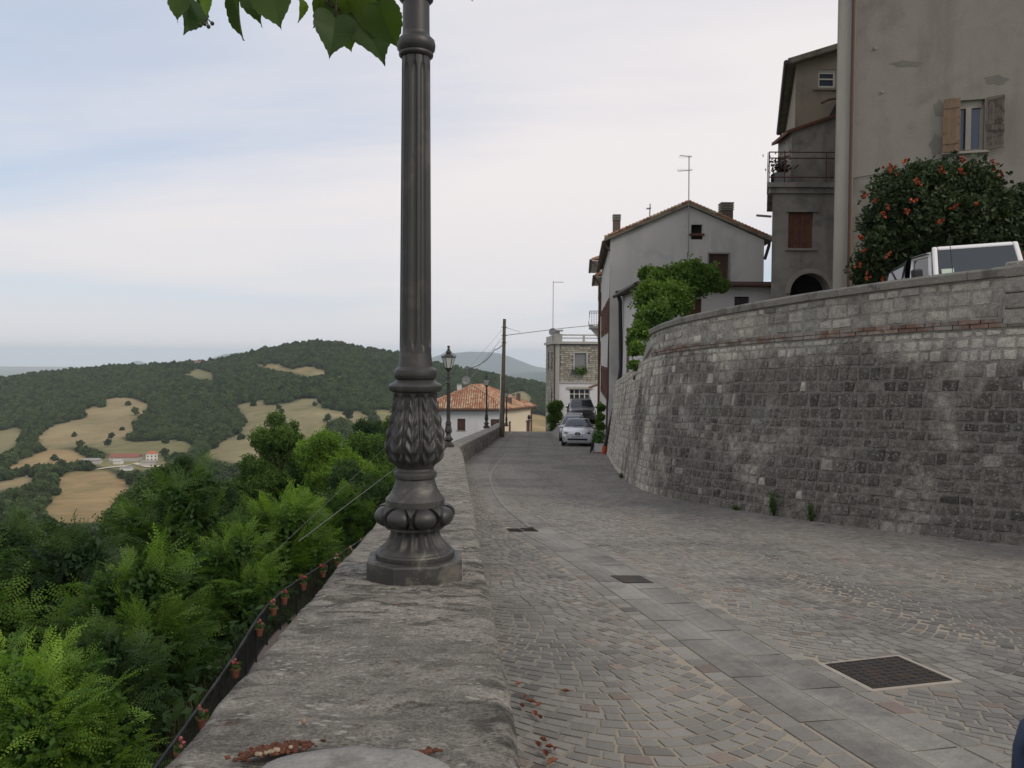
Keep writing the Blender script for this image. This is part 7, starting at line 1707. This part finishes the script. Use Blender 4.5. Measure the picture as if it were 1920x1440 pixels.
# slope behind the ridge and on to the plain
backs = []
for f, dz in ((1.04, -6), (1.12, -40), (1.3, -110), (1.6, -190), (2.2, -270), (3.2, -302)):
    b = W_[:, 0, :].copy(); b[:, :2] *= f; b[:, 2] = np.maximum(b[:, 2] + dz, -302); backs.append(b)
Wf = np.concatenate([np.stack(backs[::-1], 1), W_], 1); cf = np.concatenate([np.tile(np.array((.04, .055, .03)), (len(xs1), 6, 1)), colr], 1); nI, nJ = Wf.shape[:2]
ii, jj = np.meshgrid(np.arange(nI - 1), np.arange(nJ - 1), indexing='ij'); a = (ii * nJ + jj).ravel(); qd = np.stack([a, a + 1, a + nJ + 1, a + nJ], 1)
def land_mat():
    m = bpy.data.materials.new('valley_land'); m.use_nodes = True; t = NT(m.node_tree); c = t.n('Attribute', attribute_name='land').outputs['Color']; pos = t.n('NewGeometry').outputs['Position']
    k = t.m('MULTIPLY', t.m('MULTIPLY_ADD', t.noise(pos, .014, 6, .65), 1.0, .5), t.m('MULTIPLY_ADD', t.noise(t.n('Mapping', {'Vector': pos, 'Scale': (.3, 1, 1), 'Rotation': (0, 0, .6)}).outputs[0], .12, 4, .7), .5, .75)); kc = t.n('CombineColor', {0: k, 1: k, 2: k}).outputs[0]; c = t.mix(1.0, c, kc, 'MULTIPLY'); c = t.mix(t.m('MULTIPLY', t.ramp(t.noise(pos, .02, 5, .65), .48, .64), .5), c, (.13, .135, .058))
    b = t.n('BsdfPrincipled', {'Base Color': c, 'Roughness': .95, 'Specular IOR Level': .05}); t.t.links.new(b.outputs[0], t.n('OutputMaterial').inputs[0]); return m
M['land'] = land_mat(); val = np_mesh('valley_terrain', Wf.reshape(-1, 3), qd, M['land'], kind='structure'); al = val.data.attributes.new('land', 'FLOAT_COLOR', 'POINT'); al.data.foreach_set('color', np.concatenate([cf.reshape(-1, 3), np.ones((nI * nJ, 1))], 1).astype(np.float32).ravel()); val.data.polygons.foreach_set('use_smooth', [True] * len(val.data.polygons))

# woods on the hills: tens of thousands of trees, one mass
def wood_tree(seed, n=150):
    r = np.random.default_rng(seed); lob = [[0, 0, .55, .42, .95], [.2, .1, .4, .34, .9], [-.2, -.05, .45, .33, .9], [.02, -.2, .38, .33, .9], [0, .18, .72, .28, 1]]; me = foliage_mesh('wood_tree', (9, .11, .19, seed), lob, n, M['forestleaf'], seed)
    o = bpy.data.objects.new('wood_tree_model', me); return o
r = np.random.default_rng(77); N = 150000; tt = r.random(N); xx = r.uniform(-700, 1150, N); tq = tt
yy, pw = val_pos(xx, tq); dd = pw[:, 1]; keep = r.random(N) < (dd / DR) ** 2 * 1.0 / ((DR / DB) ** 0) + .03; infield = np.zeros(N, bool); jitx = np.array([fbm(a * .02, b * .05, 3, 3) for a, b in zip(xx, yy)]) * 9
for poly, ci in FIELDS: infield |= pip(xx + jitx, yy + jitx * .4, poly)
szs0 = r.uniform(4.5, 8.5, N) * np.where(r.random(N) < .12, 1.35, 1.0); hpx = szs0 / dd * F
stray = infield & (r.random(N) < .004)
for poly, ci in FIELDS:
    for f in (.45, .85): infield |= pip(xx + jitx, yy - hpx * f + jitx * .4, poly)
keep &= (~infield) | stray; pw = pw[keep]; tq = tq[keep]; szs = szs0[keep]
zoff = np.array([fbm(p[0] * .004, p[1] * .004, 1, 4) for p in pw]) * 7 * np.clip(tq * 8, 0, 1); pw[:, 2] += zoff - szs * .12
# and on our own slope further down
m = 2600; sx2 = -r.random(m) ** .8 * 330 - 14; sy2 = r.uniform(95, 430, m); sz2 = np.array([hillz(a, b) for a, b in zip(sx2, sy2)]); ok = (sx2 / sy2 < -.17) | (sy2 < 130)
ok &= sz2 > -100; s2 = r.uniform(5, 8, m); pts2 = np.stack([sx2, sy2, sz2 - .5], 1)[ok]; allp = np.concatenate([pw, pts2]); alls = np.concatenate([szs, s2[ok]])
def instancer(name, pts, scl, models, label):
    me = bpy.data.meshes.new(name); me.vertices.add(len(pts)); me.vertices.foreach_set('co', pts.astype(np.float32).ravel()); at = me.attributes.new('size', 'FLOAT', 'POINT'); at.data.foreach_set('value', scl.astype(np.float32)); o = bpy.data.objects.new(name, me); col.objects.link(o); o['kind'] = 'stuff'; tag(o, label, 'woods')
    g = bpy.data.node_groups.new(name + '_nodes', 'GeometryNodeTree'); g.interface.new_socket('Geometry', in_out='INPUT', socket_type='NodeSocketGeometry'); g.interface.new_socket('Geometry', in_out='OUTPUT', socket_type='NodeSocketGeometry'); nd = g.nodes.new; gi = nd('NodeGroupInput'); go = nd('NodeGroupOutput'); jn = nd('GeometryNodeJoinGeometry'); lk = g.links.new
    rnd = nd('FunctionNodeRandomValue'); rnd.data_type = 'INT'; rnd.inputs['Min'].default_value = 0; rnd.inputs['Max'].default_value = len(models) - 1; rot = nd('FunctionNodeRandomValue'); rot.data_type = 'FLOAT_VECTOR'; rot.inputs[0].default_value = (-.1, -.1, 0); rot.inputs[1].default_value = (.1, .1, 6.28); rot.inputs['Seed'].default_value = 3; na = nd('GeometryNodeInputNamedAttribute'); na.data_type = 'FLOAT'; na.inputs['Name'].default_value = 'size'
    for k, mo in enumerate(models):
        oi = nd('GeometryNodeObjectInfo'); oi.inputs['Object'].default_value = mo; oi.inputs['As Instance'].default_value = True; ip = nd('GeometryNodeInstanceOnPoints'); cmp_ = nd('FunctionNodeCompare'); cmp_.data_type = 'INT'; cmp_.operation = 'EQUAL'; lk(rnd.outputs[2], cmp_.inputs[2]); cmp_.inputs[3].default_value = k; lk(cmp_.outputs[0], ip.inputs['Selection']); lk(gi.outputs[0], ip.inputs['Points']); lk(oi.outputs['Geometry'], ip.inputs['Instance']); lk(rot.outputs[0], ip.inputs['Rotation']); lk(na.outputs[0], ip.inputs['Scale']); lk(ip.outputs[0], jn.inputs[0])
    lk(jn.outputs[0], go.inputs[0]); md = o.modifiers.new('scatter', 'NODES'); md.node_group = g; return o
models = [wood_tree(100 + k) for k in range(4)]
instancer('woods', allp, alls, models, 'dark green woods covering the hills across the valley')
# single trees standing in the fields
fmat = M['forestleaf']; FT = Tree('field', (12, .7, .75, 33), 260, M['forestleaf'], 4.2, 1.0, 88, 6)
def field_at(zx, zy):
    px, py = zx / 2.526, 600 + zy / 2.526; yr = np.interp(px, rx, ry); t = np.array([(py - yr) / (YB0 - yr)]); y_, w3 = val_pos(np.array([px]), t); w3 = w3[0]; w3[2] += fbm(w3[0] * .004, w3[1] * .004, 1, 4) * 7 * min(1, t[0] * 8); return w3
for (zx, zy, sc_, lab) in ((380, 603, 1.0, 'round dark tree at the hedge corner above the orange field'), (528, 560, .95, 'round tree on the slope above the red-roofed barn'), (512, 600, .9, 'second round tree just below the one above the red-roofed barn'), (640, 455, 1.35, 'lone dark tree at the edge of the upper left field'), (1552, 488, 1.2, 'small lone tree in the big pale field'), (1650, 475, 1.5, 'larger lone tree in the far corner of the big pale field'), (950, 620, 1.6, 'dark clump tree between the two pale fields'), (780, 655, 1.0, 'small tree beside the white farmhouse'), (130, 740, .9, 'small hedge tree below the orange field'), (290, 715, .9, 'hedge tree at the farm track end')):
    p = field_at(zx, zy); FT.place(p[0], p[1], p[2] + 4.5 * sc_, p[2], lab, 'lone trees among the fields', sc_, None, 'field_tree')

# ---------------- farm in the valley
M['farmwhite'] = surf('farm_white', (.66, .64, .58), .9, .08, .3); M['farmroof'] = surf('farm_roof', (.36, .14, .08), .9, .2, .3); M['barnroof'] = surf('barn_roof', (.24, .10, .075), .9, .2, .2); M['barnwall'] = surf('barn_wall', (.42, .40, .37), .9, .15, .3); M['farmdark'] = surf('farm_window', (.05, .05, .05), .8, .05); M['track'] = surf('farm_track', (.48, .42, .33), .95, .12, .1)
def farm_house(name, lab, zx, zy, w_, d_, h, rh, yaw, wall, roofm, wins=0):
    p = field_at(zx, zy); t = thing(name, lab, 'building', (p[0], p[1], p[2]), yaw, 'farm buildings in the valley'); mb = MB(); mb.box(-w_ / 2, w_ / 2, -d_ / 2, d_ / 2, -4, h); mb.build('wall', wall, t, local=True)
    mb = MB(); o_ = .5
    if wins: mb.add([(-w_ / 2 - o_, -d_ / 2 - o_, h), (w_ / 2 + o_, -d_ / 2 - o_, h), (w_ / 2 + o_, d_ / 2 + o_, h), (-w_ / 2 - o_, d_ / 2 + o_, h), (-w_ / 4, 0, h + rh), (w_ / 4, 0, h + rh)], [(0, 1, 5, 4), (1, 2, 5), (2, 3, 4, 5), (3, 0, 4), (3, 2, 1, 0)])
    else: mb.add([(-w_ / 2 - o_, -d_ / 2 - o_, h), (w_ / 2 + o_, -d_ / 2 - o_, h), (w_ / 2 + o_, d_ / 2 + o_, h), (-w_ / 2 - o_, d_ / 2 + o_, h), (-w_ / 2 - o_, 0, h + rh), (w_ / 2 + o_, 0, h + rh)], [(0, 1, 5, 4), (1, 2, 5), (2, 3, 4, 5), (3, 0, 4), (3, 2, 1, 0)])
    mb.build('roof', roofm, t, local=True)
    for k in range(wins):
        for z in (1.0, 4.0):
            x = -w_ / 2 + w_ * (k + .5) / wins; mb = MB(); mb.box(x - .55, x + .55, -d_ / 2 - .06, -d_ / 2 + .02, z, z + 1.5); mb.build('window', M['farmdark'], t, local=True)
    if wins:
        for z in (1.0, 4.0): mb = MB(); mb.box(w_ / 2 - .02, w_ / 2 + .06, -.6, .6, z, z + 1.5); mb.build('window', M['farmdark'], t, local=True)
    return t
farm_house('farmhouse', 'white two storey farmhouse with red hipped roof in the valley', 720, 675, 9.5, 8, 7, 2.2, .35, M['farmwhite'], M['farmroof'], 3)
farm_house('barn', 'long low barn with dark red roof beside the white farmhouse', 595, 672, 26, 9, 3.6, 3.0, .05, M['barnwall'], M['barnroof']); farm_house('shed', 'pale grey shed at the end of the farm track', 435, 692, 15, 8, 3.5, 1.6, .1, M['barnwall'], M['concrete']); farm_house('shed', 'small white shed in front of the long red-roofed barn', 560, 690, 7, 5, 3, 1.2, -.1, M['farmwhite'], M['barnwall']); farm_house('outbuilding', 'stone outbuilding with grey roof just below the white farmhouse', 705, 696, 12, 6, 3.0, 1.6, .2, M['barnwall'], M['chimcap']); farm_house('shed', 'low pale roofed shed below the farm track', 600, 720, 9, 6, 2.5, 1.0, .1, M['farmwhite'], M['pipe_grey'])
mb = MB(); tp = [field_at(*q) for q in ((460, 722), (520, 712), (600, 702), (640, 690), (700, 704), (790, 700))]; prevr = None
for k, p in enumerate(tp):
    row = [(p[0], p[1] - 4, p[2] + .5), (p[0], p[1] + 4, p[2] + .8)]
    if prevr: mb.quad(prevr[0], row[0], row[1], prevr[1])
    prevr = row
mb.build('farm_track', M['track'], kind='structure')
# house on the far ridge
farm_house('ridge_house', 'tiny house on the skyline at the top of the small bare field', 936, 214, 12, 9, 6, 2.5, .1, M['barnwall'], M['barnroof'])

# ---------------- plain and mountains
M['plain'] = surf('far_plain', (.17, .18, .12), .95, .3, .0006, c2=(.28, .25, .17), c2s=.0012)
mb = MB(); R_ = [2500, 4500, 8000, 12000, 16000, 20500]; K = 48; vv_ = []
for rr_ in R_:
    for k in range(K): a = 2 * PI * k / K; mb.v.append((rr_ * math.sin(a), rr_ * math.cos(a), -303 if rr_ > 2500 else -304))
for i in range(5):
    for k in range(K): mb.f.append([i * K + k, (i + 1) * K + k, (i + 1) * K + (k + 1) % K, i * K + (k + 1) % K]); mb.t.append(0)
mb.f.append(list(range(K))); mb.t.append(0); mb.build('far_plain', M['plain'], kind='structure')
M['mount'] = surf('far_mountain', (.055, .075, .06), .95, .3, .0008, c2=(.10, .10, .075), c2s=.001)
def mountain(name, D, prof, depth, sd):
    mb = MB(); xs_ = np.linspace(prof[0][0], prof[-1][0], 90); tops = np.interp(xs_, [p[0] for p in prof], [p[1] for p in prof]); rows = []
    for f in np.linspace(-1, 1, 17):
        row = []
        for px, py in zip(xs_, tops):
            p = P(px, py + 2.2 * fbm(px * .03, sd, 2, 4), D); s_ = max(0, math.cos(f * PI / 2)) ** .8; zz_ = -304 + (p.z + 304) * s_ * (1 + .10 * fbm(px * .02, f * 3, sd, 4) * (1 - s_)); row.append((p.x * (1 + f * depth), p.y * (1 + f * depth), zz_))
        rows.append(row)
    for a, b in zip(rows, rows[1:]):
        for i in range(len(a) - 1): mb.quad(a[i], a[i + 1], b[i + 1], b[i])
    return mb.build(name, M['mount'], smooth=True, kind='structure')
mountain('far_mountain', 15000, [(700, 705), (780, 680), (830, 664), (880, 659), (930, 661), (960, 670), (1000, 686), (1060, 697), (1140, 706), (1300, 712), (1500, 700)], .12, 3)
mountain('far_mountain', 9500, [(860, 715), (940, 702), (990, 697), (1030, 698), (1090, 706), (1200, 712)], .08, 6)
mountain('far_mountain', 15000, [(330, 700), (395, 672), (420, 664), (450, 661), (490, 672), (560, 690)], .1, 9)
mountain('far_mountain', 17500, [(150, 705), (230, 688), (258, 676), (285, 684), (330, 694), (400, 704)], .1, 12)
mountain('far_hills', 17000, [(-900, 700), (-300, 690), (-60, 692), (0, 690), (60, 694), (140, 698), (220, 702)], .1, 15)

# ---------------- the air
hz_m = bpy.data.materials.new('haze'); hz_m.use_nodes = True; t = NT(hz_m.node_tree)
pvol = t.n('VolumePrincipled', {'Color': (.80, .90, 1.0, 1), 'Density': 6.2e-5, 'Anisotropy': .1}); t.t.links.new(pvol.outputs[0], t.n('OutputMaterial').inputs['Volume'])
mb = MB(); mb.box(-25000, 25000, -25000, 25000, -306, 135); hz_o = mb.build('haze', hz_m, kind='stuff'); tag(hz_o, 'thin blue summer haze over the valley', 'haze')
